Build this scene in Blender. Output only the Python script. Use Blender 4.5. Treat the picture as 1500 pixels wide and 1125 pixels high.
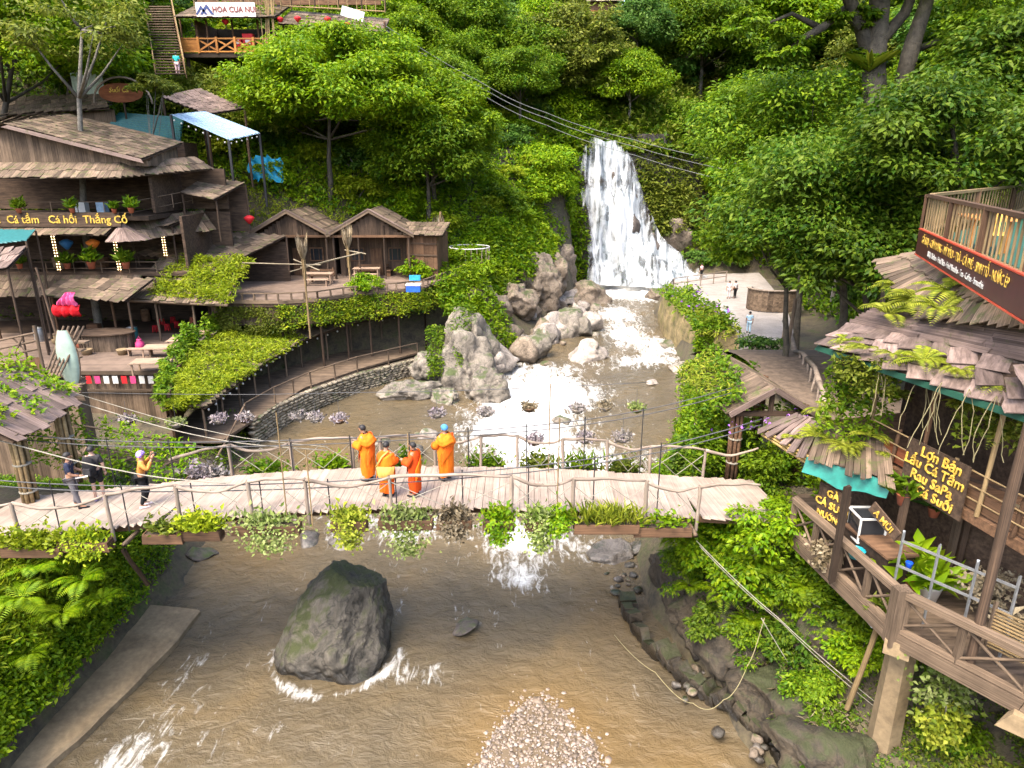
import bpy, bmesh, math, random
import numpy as np
from mathutils import Vector, Matrix, Euler

for o in list(bpy.data.objects): bpy.data.objects.remove(o)
S = bpy.context.scene
COL = S.collection
R = math.radians
random.seed(7); rng = np.random.default_rng(7)

# ------------------------------------------------------------------ camera
CAM_Z, PITCH, F_PX = 9.4, R(17.9), 1014.0
cam_d = bpy.data.cameras.new('camera'); cam = bpy.data.objects.new('camera', cam_d); COL.objects.link(cam)
cam.location = (0, 0, CAM_Z); cam.rotation_euler = (R(90)-PITCH, 0, 0)
cam_d.sensor_fit = 'HORIZONTAL'; cam_d.sensor_width = 36; cam_d.lens = 36*F_PX/1500
cam_d.clip_start = 0.1; cam_d.clip_end = 1500
S.camera = cam
# ------------------------------------------------------------------ sky, sun, exposure (bright thin overcast)
SUN_EL, SUN_AZ = R(58), R(218)          # azimuth clockwise from +Y
wd = bpy.data.worlds.new('World'); S.world = wd; wd.use_nodes = True
wn = wd.node_tree.nodes; wl = wd.node_tree.links
sky = wn.new('ShaderNodeTexSky'); sky.sky_type = 'NISHITA'; sky.sun_disc = False
sky.sun_elevation = SUN_EL; sky.sun_rotation = SUN_AZ; sky.dust_density = 4.0; sky.air_density = 1.0; sky.ozone_density = 0.6
wl.new(sky.outputs[0], wn['Background'].inputs[0]); wn['Background'].inputs[1].default_value = 0.15
sun_d = bpy.data.lights.new('sun', 'SUN'); sun = bpy.data.objects.new('sun', sun_d); COL.objects.link(sun)
sun_d.energy = 1.25; sun_d.angle = R(28); sun_d.color = (1.0, 0.90, 0.72)
sd = Vector((math.sin(SUN_AZ)*math.cos(SUN_EL), math.cos(SUN_AZ)*math.cos(SUN_EL), math.sin(SUN_EL)))
sun.rotation_euler = sd.to_track_quat('Z', 'Y').to_euler(); sun.location = sd*60
vs = S.view_settings; vs.view_transform = 'Standard'; vs.look = 'None'; vs.gamma = 1; vs.exposure = 2.35
S.display_settings.display_device = 'sRGB'
S.cycles.use_denoising = True
S.cycles.max_bounces = 6; S.cycles.diffuse_bounces = 3; S.cycles.glossy_bounces = 2; S.cycles.transmission_bounces = 4
S.cycles.transparent_max_bounces = 6; S.cycles.caustics_reflective = False; S.cycles.caustics_refractive = False

# ------------------------------------------------------------------ pixel -> point at a chosen height / distance
def ray(px, py):
    a = (px-750)/F_PX; b = (py-562.5)/F_PX
    return Vector((a, math.cos(PITCH)-b*math.sin(PITCH), -math.sin(PITCH)-b*math.cos(PITCH)))
def atz(px, py, z):
    d = ray(px, py); t = (z-CAM_Z)/d.z
    return Vector((d.x*t, d.y*t, z))
def aty(px, py, y):
    d = ray(px, py); t = y/d.y
    return Vector((d.x*t, y, CAM_Z+d.z*t))

# ------------------------------------------------------------------ numeric noise
def _hash(i, j, k):
    n = (i*374761393 + j*668265263 + k*2147483647*3 + 1013904223) & 0xffffffff
    n = ((n ^ (n >> 13))*1274126177) & 0xffffffff
    n = ((n ^ (n >> 16))*2246822519) & 0xffffffff
    return ((n ^ (n >> 15)) & 0xffff)/65535.0
def vnoise(x, y, z=0.0):
    x, y, z = np.broadcast_arrays(np.asarray(x, float), np.asarray(y, float), np.asarray(z, float))
    i = np.floor(x).astype(np.int64); j = np.floor(y).astype(np.int64); k = np.floor(z).astype(np.int64)
    u = x-i; v = y-j; w = z-k
    u = u*u*(3-2*u); v = v*v*(3-2*v); w = w*w*(3-2*w)
    r = 0
    for a in (0, 1):
        for b in (0, 1):
            for c in (0, 1):
                r = r + _hash(i+a, j+b, k+c)*(u if a else 1-u)*(v if b else 1-v)*(w if c else 1-w)
    return r*2-1
def fbm(x, y, z=0.0, o=4):
    r = 0; a = 0.5; f = 1.0
    for q in range(o):
        r = r + a*vnoise(np.asarray(x)*f+17.3*q, np.asarray(y)*f+9.1*q, np.asarray(z)*f+3.7*q); a *= 0.5; f *= 2.03
    return r
def sstep(a, b, x):
    t = np.clip((np.asarray(x, float)-a)/(b-a), 0, 1); return t*t*(3-2*t)

# ------------------------------------------------------------------ mesh helpers
def mesh_np(name, V, F=None, tris=None, quads=None, smooth=False):
    """mesh from numpy arrays; tris (n,3) and/or quads (n,4)"""
    me = bpy.data.meshes.new(name)
    V = np.asarray(V, np.float32)
    loops = []; starts = []; tot = 0
    sizes = []
    if tris is not None and len(tris):
        t = np.asarray(tris, np.int32); loops.append(t.ravel()); sizes.append(np.full(len(t), 3, np.int32))
    if quads is not None and len(quads):
        q = np.asarray(quads, np.int32); loops.append(q.ravel()); sizes.append(np.full(len(q), 4, np.int32))
    L = np.concatenate(loops); sz = np.concatenate(sizes); st = np.concatenate([[0], np.cumsum(sz)[:-1]]).astype(np.int32)
    me.vertices.add(len(V)); me.vertices.foreach_set('co', V.ravel())
    me.loops.add(len(L)); me.loops.foreach_set('vertex_index', L)
    me.polygons.add(len(sz)); me.polygons.foreach_set('loop_start', st)
    if smooth: me.polygons.foreach_set('use_smooth', np.ones(len(sz), bool))
    me.update(calc_edges=True); me.validate()
    return me

class MB:
    """collects verts / faces in world coordinates"""
    def __init__(s): s.v = []; s.f = []
    def add(s, vs_, fs_):
        o = len(s.v); s.v += [tuple(p) for p in vs_]; s.f += [tuple(i+o for i in f) for f in fs_]; return s
    def box(s, c, sz, rz=0.0):
        cx, cy, cz = c; x, y, z = sz[0]/2, sz[1]/2, sz[2]/2; ca, sa = math.cos(rz), math.sin(rz)
        p = [(cx+a*ca-b*sa, cy+a*sa+b*ca, cz+d) for d in (-z, z) for a, b in ((-x, -y), (x, -y), (x, y), (-x, y))]
        return s.add(p, [(3, 2, 1, 0), (4, 5, 6, 7), (0, 1, 5, 4), (1, 2, 6, 5), (2, 3, 7, 6), (3, 0, 4, 7)])
    def beam(s, p0, p1, w, h=None):
        h = h or w; M = frame(p0, p1); L = (Vector(p1)-Vector(p0)).length
        p = [M @ Vector((a, b, c)) for c in (-h/2, h/2) for a, b in ((-L/2, -w/2), (L/2, -w/2), (L/2, w/2), (-L/2, w/2))]
        return s.add(p, [(3, 2, 1, 0), (4, 5, 6, 7), (0, 1, 5, 4), (1, 2, 6, 5), (2, 3, 7, 6), (3, 0, 4, 7)])
    def tube(s, pts, r, seg=6, cap=True):
        pts = [Vector(p) for p in pts]; n = len(pts); rr = r if hasattr(r, '__len__') else [r]*n
        vs_ = []; prev = None
        for i, p in enumerate(pts):
            t = (pts[min(i+1, n-1)]-pts[max(i-1, 0)]).normalized()
            if prev is None:
                a = t.orthogonal().normalized()
            else:
                a = (prev-t*prev.dot(t)); a = a.normalized() if a.length > 1e-6 else t.orthogonal().normalized()
            prev = a; b = t.cross(a)
            for k in range(seg):
                g = 2*math.pi*k/seg; vs_.append(p+(a*math.cos(g)+b*math.sin(g))*rr[i])
        fs_ = [(i*seg+k, i*seg+(k+1) % seg, (i+1)*seg+(k+1) % seg, (i+1)*seg+k) for i in range(n-1) for k in range(seg)]
        if cap: fs_ += [tuple(range(seg-1, -1, -1)), tuple((n-1)*seg+k for k in range(seg))]
        return s.add(vs_, fs_)
    def lathe(s, c, prof, seg=14):
        vs_ = [(c[0]+r*math.cos(2*math.pi*k/seg), c[1]+r*math.sin(2*math.pi*k/seg), c[2]+z) for r, z in prof for k in range(seg)]
        n = len(prof)
        fs_ = [(i*seg+k, i*seg+(k+1) % seg, (i+1)*seg+(k+1) % seg, (i+1)*seg+k) for i in range(n-1) for k in range(seg)]
        fs_ += [tuple(range(seg-1, -1, -1)), tuple((n-1)*seg+k for k in range(seg))]
        return s.add(vs_, fs_)
    def sheet(s, P, th=0.0):
        """closed slab from a grid of points P[row][col], thickness th downwards"""
        nr, nc = len(P), len(P[0]); o = [p for row in P for p in row]
        f = [(r*nc+c, r*nc+c+1, (r+1)*nc+c+1, (r+1)*nc+c) for r in range(nr-1) for c in range(nc-1)]
        if th:
            k = nr*nc; o = o+[(p[0], p[1], p[2]-th) for p in o]
            f += [tuple(reversed([i+k for i in q])) for q in f[:]]
            rim = [c for c in range(nc)]+[r*nc+nc-1 for r in range(1, nr)]+[(nr-1)*nc+c for c in range(nc-2, -1, -1)]+[r*nc for r in range(nr-2, 0, -1)]
            f += [(rim[(i+1) % len(rim)], rim[i], rim[i]+k, rim[(i+1) % len(rim)]+k) for i in range(len(rim))]
        return s.add(o, f)

def frame(p0, p1, up=(0, 0, 1)):
    p0 = Vector(p0); p1 = Vector(p1); x = (p1-p0).normalized(); u = Vector(up)
    if abs(x.dot(u)) > 0.98: u = Vector((0, 1, 0)) if abs(x.y) < 0.9 else Vector((1, 0, 0))
    y = u.cross(x).normalized(); z = x.cross(y)
    M = Matrix((x, y, z)).transposed().to_4x4(); M.translation = (p0+p1)/2
    return M

def tag(o, label=None, cat=None, group=None, kind=None):
    if label: o['label'] = label
    if cat: o['category'] = cat
    if group: o['group'] = group
    if kind: o['kind'] = kind
    return o
def root_loc(o):
    while o is not None and o.parent is not None: o = o.parent
    return o.location.copy() if o is not None else Vector((0, 0, 0))
def thing(name, label, cat, loc=(0, 0, 0), group=None, rz=0.0):
    o = bpy.data.objects.new(name, None); COL.objects.link(o); o.location = loc; o.rotation_euler.z = rz; o.empty_display_size = 0.2
    return tag(o, label, cat, group)
def link(name, me, m=None, parent=None):
    if m is not None and not me.materials: me.materials.append(m)
    o = bpy.data.objects.new(name, me); COL.objects.link(o)
    if parent is not None: o.parent = parent
    return o
def build(name, mb, m, parent=None, smooth=False, local=False):
    """one mesh object; mb holds world coordinates (or local ones), stored relative to the thing's base"""
    off = Vector((0, 0, 0)) if local else root_loc(parent)
    me = bpy.data.meshes.new(name)
    me.from_pydata([(p[0]-off.x, p[1]-off.y, p[2]-off.z) for p in mb.v], [], mb.f); me.update()
    if smooth: me.polygons.foreach_set('use_smooth', [True]*len(me.polygons))
    return link(name, me, m, parent)
def solo(name, mb, m, label, cat, group=None, smooth=False):
    """a thing that is one mesh, origin at its base"""
    v = np.array(mb.v); c = Vector((float(v[:, 0].mean()), float(v[:, 1].mean()), float(v[:, 2].min())))
    me = bpy.data.meshes.new(name); me.from_pydata([tuple(p) for p in (v-np.array(c))], [], mb.f); me.update()
    if smooth: me.polygons.foreach_set('use_smooth', [True]*len(me.polygons))
    o = link(name, me, m); o.location = c
    return tag(o, label, cat, group)

# ---- shared unit pieces: worn boards (x = length), logs, cobbles
def _board(seed, n=3, jit=0.06, warp=0.12):
    r = random.Random(seed); v = []
    for i in range(n+1):
        x = -0.5+i/n; dz = r.uniform(-warp, warp)*0.5; dy = r.uniform(-warp, warp)*0.25
        for b, c in ((-.5, -.5), (.5, -.5), (.5, .5), (-.5, .5)):
            v.append((x+(r.uniform(-.03, .03) if i in (0, n) else 0), b*(1+r.uniform(-jit, jit))+dy, c*(1+r.uniform(-jit, jit))+dz))
    f = [(i*4+k, i*4+(k+1) % 4, i*4+4+(k+1) % 4, i*4+4+k) for i in range(n) for k in range(4)]
    f = [tuple(reversed(q)) for q in f]+[(0, 1, 2, 3), (n*4+3, n*4+2, n*4+1, n*4)]
    return v, f
def _log(seed, n=4, seg=7):
    r = random.Random(seed); v = []
    for i in range(n+1):
        x = -0.5+i/n; dy, dz = (r.uniform(-.12, .12), r.uniform(-.12, .12)) if 0 < i < n else (0, 0); k0 = r.uniform(.86, 1.08)
        for k in range(seg):
            g = 2*math.pi*k/seg; v.append((x, dy+.5*k0*math.cos(g), dz+.5*k0*math.sin(g)))
    f = [(i*seg+(k+1) % seg, i*seg+k, (i+1)*seg+k, (i+1)*seg+(k+1) % seg) for i in range(n) for k in range(seg)]
    f += [tuple(range(seg)), tuple(n*seg+k for k in range(seg-1, -1, -1))]
    return v, f
def _cobble(seed):
    bm = bmesh.new(); bmesh.ops.create_icosphere(bm, subdivisions=1, radius=.58); r = random.Random(seed)
    for q in bm.verts:
        q.co = Vector((math.copysign(abs(q.co.x)**.7, q.co.x), math.copysign(abs(q.co.y)**.7, q.co.y), math.copysign(abs(q.co.z)**.7, q.co.z)))*.8*r.uniform(.85, 1.12)
    v = [tuple(q.co) for q in bm.verts]; f = [tuple(q.index for q in p.verts) for p in bm.faces]; bm.free(); return v, f
TEMPL = {'board': [_board(i) for i in range(6)], 'straight': [_board(i+40, 2, .02, .02) for i in range(3)],
         'log': [_log(i) for i in range(5)], 'cobble': [_cobble(i) for i in range(7)]}
_mesh_cache = {}; _count = {}; _over = {}
PIECE_MAX = 290
def unit_mesh(kind, i, m):
    k = (kind, i, m.name)
    if k not in _mesh_cache:
        v, f = TEMPL[kind][i]; me = bpy.data.meshes.new(kind); me.from_pydata(v, [], f); me.update(); me.materials.append(m)
        if kind in ('log', 'cobble'): me.polygons.foreach_set('use_smooth', [True]*len(me.polygons))
        _mesh_cache[k] = me
    return _mesh_cache[k]
def top_of(o):
    while o.parent is not None: o = o.parent
    return o
def piece(name, parent, m, M, kind='board', top=None):
    """one unit piece under a thing / part, world matrix M; past the limit the rest is joined as stuff"""
    t = top_of(parent); key = (t.name, name); n = _count.get(key, 0); _count[key] = n+1
    i = random.randrange(len(TEMPL[kind]))
    L = Matrix.Translation(-t.location) @ M
    if n >= PIECE_MAX:
        _over.setdefault((t.name, parent.name, name, m.name), []).append((kind, i, L)); return None
    o = bpy.data.objects.new(name, unit_mesh(kind, i, m)); COL.objects.link(o); o.parent = parent; o.matrix_local = L
    return o
def flush_over():
    for (tn, pn, name, mn), lst in _over.items():
        v = []; f = []
        for kind, i, L in lst:
            tv, tf = TEMPL[kind][i]; o = len(v); v += [tuple(L @ Vector(p)) for p in tv]; f += [tuple(a+o for a in q) for q in tf]
        me = bpy.data.meshes.new(name); me.from_pydata(v, [], f); me.update()
        o = link(name+'_field', me, bpy.data.materials[mn], bpy.data.objects[pn]); o['kind'] = 'stuff'
def bar(name, parent, m, p0, p1, w, h=None, kind='board', up=(0, 0, 1)):
    h = h or w; p0 = Vector(p0); p1 = Vector(p1); M = frame(p0, p1, up) @ Matrix.Diagonal(((p1-p0).length, w, h, 1))
    return piece(name, parent, m, M, kind)
def copy_tree(o, parent=None):
    c = o.copy(); COL.objects.link(c)
    if parent is not None: c.parent = parent
    for ch in o.children: copy_tree(ch, c)
    return c

# ------------------------------------------------------------------ materials
def new_mat(name):
    m = bpy.data.materials.new(name); m.use_nodes = True
    nt = m.node_tree; b = nt.nodes['Principled BSDF']; return m, nt, b
def N(nt, t, **kw):
    n = nt.nodes.new(t)
    for k, v in kw.items(): setattr(n, k, v)
    return n
def rand_value(nt):
    """0..1 that differs per object and per loose piece"""
    oi = N(nt, 'ShaderNodeObjectInfo'); ge = N(nt, 'ShaderNodeNewGeometry')
    a = N(nt, 'ShaderNodeMath', operation='ADD'); f = N(nt, 'ShaderNodeMath', operation='FRACT')
    nt.links.new(oi.outputs['Random'], a.inputs[0]); nt.links.new(ge.outputs['Random Per Island'], a.inputs[1]); nt.links.new(a.outputs[0], f.inputs[0])
    return f.outputs[0]
def ramp(nt, fac, stops):
    r = N(nt, 'ShaderNodeValToRGB'); e = r.color_ramp.elements
    while len(e) < len(stops): e.new(0.5)
    for q, (p, c) in zip(e, stops): q.position = p; q.color = (*c, 1) if len(c) == 3 else c
    nt.links.new(fac, r.inputs[0]); return r.outputs[0]
def mul(nt, col, val):
    x = N(nt, 'ShaderNodeMix', data_type='RGBA', blend_type='MULTIPLY'); x.inputs[0].default_value = 1
    nt.links.new(col, x.inputs[6]); nt.links.new(val, x.inputs[7]); return x.outputs[2]
def mapr(nt, v, a, b, c, d):
    x = N(nt, 'ShaderNodeMapRange'); x.inputs[1].default_value = a; x.inputs[2].default_value = b; x.inputs[3].default_value = c; x.inputs[4].default_value = d
    nt.links.new(v, x.inputs[0]); return x.outputs[0]
def noise(nt, vec, sc, det=5, rough=.6, dist=0.0):
    n = N(nt, 'ShaderNodeTexNoise'); n.inputs['Scale'].default_value = sc; n.inputs['Detail'].default_value = det; n.inputs['Roughness'].default_value = rough; n.inputs['Distortion'].default_value = dist
    if vec is not None: nt.links.new(vec, n.inputs['Vector'])
    return n.outputs['Fac']
def bump(nt, b, h, s=.3, d=.02):
    x = N(nt, 'ShaderNodeBump'); x.inputs['Strength'].default_value = s; x.inputs['Distance'].default_value = d
    nt.links.new(h, x.inputs['Height']); nt.links.new(x.outputs[0], b.inputs['Normal'])
def mixc(nt, fac, a, b):
    x = N(nt, 'ShaderNodeMix', data_type='RGBA')
    nt.links.new(fac, x.inputs[0])
    for s_, i in ((a, 6), (b, 7)):
        if isinstance(s_, tuple): x.inputs[i].default_value = (*s_, 1)
        else: nt.links.new(s_, x.inputs[i])
    return x.outputs[2]
def wood(name, dark, light, rough=.85, moss=0.0, var=(.6, 1.25), stretch=(1.3, 9, 9)):
    m, nt, b = new_mat(name); tc = N(nt, 'ShaderNodeTexCoord'); rv = rand_value(nt)
    ad = N(nt, 'ShaderNodeVectorMath', operation='MULTIPLY_ADD'); ad.inputs[1].default_value = stretch
    sc = N(nt, 'ShaderNodeMath', operation='MULTIPLY'); sc.inputs[1].default_value = 53.0
    nt.links.new(rv, sc.inputs[0]); nt.links.new(tc.outputs['Object'], ad.inputs[0]); nt.links.new(sc.outputs[0], ad.inputs[2])
    n1 = noise(nt, ad.outputs[0], 1.0, 6, .65)
    c = ramp(nt, n1, [(.3, dark), (.5, tuple((x+y)/2 for x, y in zip(dark, light))), (.68, light)])
    v = mapr(nt, rv, 0, 1, *var); c = mul(nt, c, v)
    ge = N(nt, 'ShaderNodeNewGeometry'); n2 = noise(nt, ge.outputs['Position'], 1.7, 4, .6)
    c = mul(nt, c, mapr(nt, n2, .3, .7, .72, 1.12))
    if moss:
        n3 = noise(nt, ge.outputs['Position'], 2.6, 5, .7); f = mapr(nt, n3, .62-moss*.3, .72-moss*.2, 0, .85)
        c = mixc(nt, f, c, (.055, .07, .018))
    nt.links.new(c, b.inputs['Base Color']); b.inputs['Roughness'].default_value = rough; b.inputs['Specular IOR Level'].default_value = .25
    bump(nt, b, n1, .5, .01); return m
def plain(name, col, rough=.6, metal=0.0, vary=.25, scale=6.0, emit=None, spec=.4):
    m, nt, b = new_mat(name); ge = N(nt, 'ShaderNodeNewGeometry'); n = noise(nt, ge.outputs['Position'], scale, 5, .65)
    rgb = N(nt, 'ShaderNodeRGB'); rgb.outputs[0].default_value = (*col, 1)
    c = mul(nt, rgb.outputs[0], mapr(nt, n, .3, .7, 1-vary, 1+vary*.6))
    nt.links.new(c, b.inputs['Base Color']); b.inputs['Roughness'].default_value = rough; b.inputs['Metallic'].default_value = metal; b.inputs['Specular IOR Level'].default_value = spec
    if emit: b.inputs['Emission Color'].default_value = (*col, 1); b.inputs['Emission Strength'].default_value = emit
    return m
def cloth(name, col, fold=14.0, hl=None):
    m, nt, b = new_mat(name); tc = N(nt, 'ShaderNodeTexCoord'); mp = N(nt, 'ShaderNodeMapping'); mp.inputs['Scale'].default_value = (fold, fold, fold*.25)
    nt.links.new(tc.outputs['Object'], mp.inputs[0]); n = noise(nt, mp.outputs[0], 1.0, 3, .5)
    rgb = N(nt, 'ShaderNodeRGB'); rgb.outputs[0].default_value = (*col, 1)
    c = mul(nt, rgb.outputs[0], mapr(nt, n, .3, .7, .8, 1.15)); nt.links.new(c, b.inputs['Base Color'])
    b.inputs['Roughness'].default_value = .85; b.inputs['Specular IOR Level'].default_value = .2; bump(nt, b, n, .6, .03); return m
def leaf_mat(name, stops, trans=.42, ovar=(.75, 1.2), rough=.5):
    """leaf colour differs per leaf and per plant; thin leaves pass light"""
    m, nt, b = new_mat(name); ge = N(nt, 'ShaderNodeNewGeometry'); oi = N(nt, 'ShaderNodeObjectInfo')
    c = ramp(nt, ge.outputs['Random Per Island'], stops)
    c = mul(nt, c, mapr(nt, oi.outputs['Random'], 0, 1, *ovar))
    n = noise(nt, ge.outputs['Position'], .55, 3, .6); c = mixc(nt, mapr(nt, n, .42, .7, 0, .45), c, stops[-1][1])
    nt.links.new(c, b.inputs['Base Color']); b.inputs['Roughness'].default_value = rough; b.inputs['Specular IOR Level'].default_value = .18
    t = N(nt, 'ShaderNodeBsdfTranslucent'); mx = N(nt, 'ShaderNodeMixShader'); mx.inputs[0].default_value = trans
    nt.links.new(c, t.inputs[0]); nt.links.new(b.outputs[0], mx.inputs[1]); nt.links.new(t.outputs[0], mx.inputs[2])
    nt.links.new(mx.outputs[0], nt.nodes['Material Output'].inputs[0]); return m
def rock_mat(name, dark, light, moss=0.0, mosscol=(.05, .075, .012), scale=1.3, wet=None, crack=.45, dent=.12):
    m, nt, b = new_mat(name); ge = N(nt, 'ShaderNodeNewGeometry'); pos = ge.outputs['Position']
    n1 = noise(nt, pos, scale, 8, .68, .6); c = ramp(nt, n1, [(.32, dark), (.5, tuple(.45*x+.55*y for x, y in zip(dark, light))), (.66, light)])
    n2 = noise(nt, pos, scale*9, 5, .7); c = mul(nt, c, mapr(nt, n2, .3, .7, .7, 1.18))
    vo = N(nt, 'ShaderNodeTexVoronoi', feature='DISTANCE_TO_EDGE'); vo.inputs['Scale'].default_value = scale*1.1
    dv = N(nt, 'ShaderNodeVectorMath', operation='ADD'); nn = N(nt, 'ShaderNodeTexNoise'); nn.inputs['Scale'].default_value = scale*2; nt.links.new(pos, nn.inputs['Vector'])
    nt.links.new(pos, dv.inputs[0]); nt.links.new(nn.outputs['Color'], dv.inputs[1]); nt.links.new(dv.outputs[0], vo.inputs['Vector'])
    c = mul(nt, c, mapr(nt, vo.outputs['Distance'], 0, .045, crack, 1))
    rv = rand_value(nt); c = mul(nt, c, mapr(nt, rv, 0, 1, .78, 1.15))
    rgh = .8
    if moss:
        sp = N(nt, 'ShaderNodeSeparateXYZ'); nt.links.new(ge.outputs['Normal'], sp.inputs[0]); n3 = noise(nt, pos, 1.1, 6, .7, .5)
        a = N(nt, 'ShaderNodeMath', operation='MULTIPLY_ADD'); a.inputs[1].default_value = .28; nt.links.new(sp.outputs['Z'], a.inputs[0]); nt.links.new(n3, a.inputs[2])
        f = mapr(nt, a.outputs[0], .80-moss*.42, .92-moss*.38, 0, .92); c = mixc(nt, f, c, mixc(nt, n2, mosscol, tuple(x*.45 for x in mosscol)))
    if wet is not None:
        sz_ = N(nt, 'ShaderNodeSeparateXYZ'); nt.links.new(pos, sz_.inputs[0])
        az = N(nt, 'ShaderNodeMath', operation='MULTIPLY_ADD'); az.inputs[1].default_value = .5; nt.links.new(n1, az.inputs[0]); nt.links.new(sz_.outputs['Z'], az.inputs[2])
        w = mapr(nt, az.outputs[0], wet+.25, wet+.5, 1, 0); c = mixc(nt, w, c, mul(nt, c, mapr(nt, w, 0, 1, 1, .35)))
        nt.links.new(mapr(nt, w, 0, 1, .8, .3), b.inputs['Roughness'])
    else: b.inputs['Roughness'].default_value = rgh
    nt.links.new(c, b.inputs['Base Color']); bump(nt, b, n1, .7, dent); return m

M_WOOD = wood('weathered_wood', (0.0466, 0.0318, 0.0209), (0.2035, 0.1442, 0.0979))
M_SHINGLE = wood('roof_boards', (0.0496, 0.0355, 0.0241), (0.2068, 0.1480, 0.1049), moss=.3, var=(.42, 1.35))
M_SHINGLE_GREY = wood('grey_roof_boards', (0.0732, 0.0503, 0.0429), (0.2497, 0.1815, 0.1576), moss=.12, var=(.55, 1.3))
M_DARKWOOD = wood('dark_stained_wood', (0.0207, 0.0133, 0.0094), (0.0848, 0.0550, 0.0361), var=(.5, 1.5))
M_BROWN = wood('brown_wood', (0.0527, 0.0283, 0.0160), (0.1670, 0.0928, 0.0510))
M_PALE = wood('bleached_wood', (.1736, .1320, .1036), (.3100, .2520, .2016), var=(.82, 1.1))
M_DECK = wood('pale_deck_boards', (.20, .155, .125), (.345, .280, .232), var=(.86, 1.08), stretch=(1.3, 6, 6))
M_TERRACE = wood('grey_terrace_boards', (0.0993, 0.0703, 0.0539), (0.2151, 0.1553, 0.1175), var=(.8, 1.15))
M_TABLE = wood('sanded_table_wood', (.2244, .1428, .0952), (.3740, .2720, .1972), var=(.9, 1.1))
M_ORANGE = wood('orange_varnished_wood', (.2700, .0975, .0225), (.4650, .2025, .0450), rough=.5)
M_BAMBOO = wood('split_bamboo', (.1500, .0975, .0450), (.3150, .2250, .1125), var=(.7, 1.2))
M_REEDW = wood('thatch', (.14, .11, .07), (.36, .30, .21))
M_ROOT = plain('pale_root', (.2160, .1860, .0960), .8)
M_WIREL = plain('grey_power_line', (.16, .16, .15), .6)
M_ROPE = plain('pale_rope', (.2300, .2100, .1700), .9)
M_WIRE = plain('dark_steel_wire', (.05, .05, .055), .5)
M_DARK = plain('dark_interior', (.012, .010, .010), .9)  # near-black wall colour, the shade inside the cafe painted in
M_CONC = rock_mat('concrete', (.125, .088, .048), (.26, .19, .108), scale=.7, crack=.95, dent=.03)
M_WHITE = plain('white_paint', (.5070, .5005, .4810), .5, vary=.1)
M_METAL = plain('grey_metal', (.30, .31, .32), .4, .6)
M_BLACKM = plain('black_metal', (.02, .02, .022), .5)
M_GREENP = plain('green_paint', (.012, .065, .042), .6)
M_TEAL = plain('teal_metal_roof', (.0240, .1280, .1360), .45)
M_BLUE = plain('pale_blue_metal_roof', (.2940, .4176, .5550), .35)
M_RED = plain('red_cloth', (.4650, .0096, .0160), .7)
M_PINK = plain('pink_cloth', (.5040, .0420, .1540), .7)
M_YELLOW = plain('yellow_paint', (.75, .45, .03), .6)
M_GOLD = plain('gold_lettering', (.62, .40, .06), .7, vary=.7, scale=9)
M_TERRA = plain('terracotta', (.3360, .0960, .0480), .8)
# leaves
L_BRIGHT = leaf_mat('leaf_bright', [(0, (0.0522, 0.1391, 0.0024)), (.5, (0.1218, 0.2420, 0.0032)), (1, (0.2552, 0.3399, 0.0080))])
L_MID = leaf_mat('leaf_mid', [(0, (0.0278, 0.0845, 0.0032)), (.5, (0.0766, 0.1648, 0.0040)), (1, (0.1856, 0.2575, 0.0112))])
L_DARK = leaf_mat('leaf_dark', [(0, (0.0151, 0.0515, 0.0032)), (.5, (0.0464, 0.1112, 0.0048)), (1, (0.1392, 0.1957, 0.0144))])
L_OLIVE = leaf_mat('leaf_olive', [(0, (.042, .075, .005)), (.5, (.105, .145, .010)), (1, (.25, .27, .04))])
L_BLUE = leaf_mat('leaf_blue_green', [(0, (0.0186, 0.0721, 0.0080)), (.5, (0.0557, 0.1442, 0.0160)), (1, (0.1392, 0.2266, 0.0400))])
L_LIME = leaf_mat('leaf_lime', [(0, (.0984, .1672, .0054)), (.5, (.2050, .2728, .0090)), (1, (.3280, .3696, .0180))])
L_FERN = leaf_mat('leaf_fern', [(0, (.0960, .1462, .0108)), (.6, (.2160, .2580, .0180)), (1, (.3600, .3784, .0450))])
L_DRY = leaf_mat('leaf_dry', [(0, (.0700, .0525, .0280)), (.6, (.1540, .1190, .0700)), (1, (.2520, .2100, .1400))], trans=.15)
L_LILAC = leaf_mat('petal_lilac', [(0, (.0980, .0910, .0700)), (.5, (.2100, .1855, .1680)), (.85, (.3080, .2800, .2660)), (1, (.2520, .1960, .2520))], trans=.2)
L_PURPLE = leaf_mat('petal_purple', [(0, (.16, .04, .36)), (1, (.45, .2, .7))], trans=.2)
L_PALE = leaf_mat('leaf_variegated', [(0, (.0800, .1360, .0160)), (.5, (.1760, .2295, .0480)), (1, (.3520, .3910, .1600))])
R_GREY = rock_mat('grey_rock', (.0663, .0570, .0446), (.2652, .2280, .1872), moss=.28, wet=-4.6, scale=1.0, dent=.3)
R_PALE = rock_mat('pale_rock', (.1520, .1287, .1087), (.3760, .3276, .2888), moss=.08, wet=-4.6, dent=.2)
R_MOSS = rock_mat('mossy_rock', (.012, .011, .008), (.135, .118, .095), moss=.40, mosscol=(.040, .052, .006), wet=-4.95, scale=1.1, dent=.5)
R_BROWN = rock_mat('brown_rock', (.0720, .0520, .0351), (.2640, .2080, .1560), moss=.2, dent=.3)
R_WETDARK = rock_mat('wet_dark_rock', (.0198, .0162, .0144), (.1170, .0945, .0810), moss=.2)
M_DRYW = plain('woven_basket', (.2380, .2030, .1680), .9, vary=.4, scale=25)
R_BANK = rock_mat('damp_bank_rock', (.016, .012, .008), (.085, .064, .040), moss=.42, mosscol=(.032, .040, .008), wet=-4.9, scale=1.1, dent=.4)
R_STONE = rock_mat('wall_stone', (.1200, .0975, .0648), (.3375, .2850, .2088), moss=.2, scale=2.2)

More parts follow.
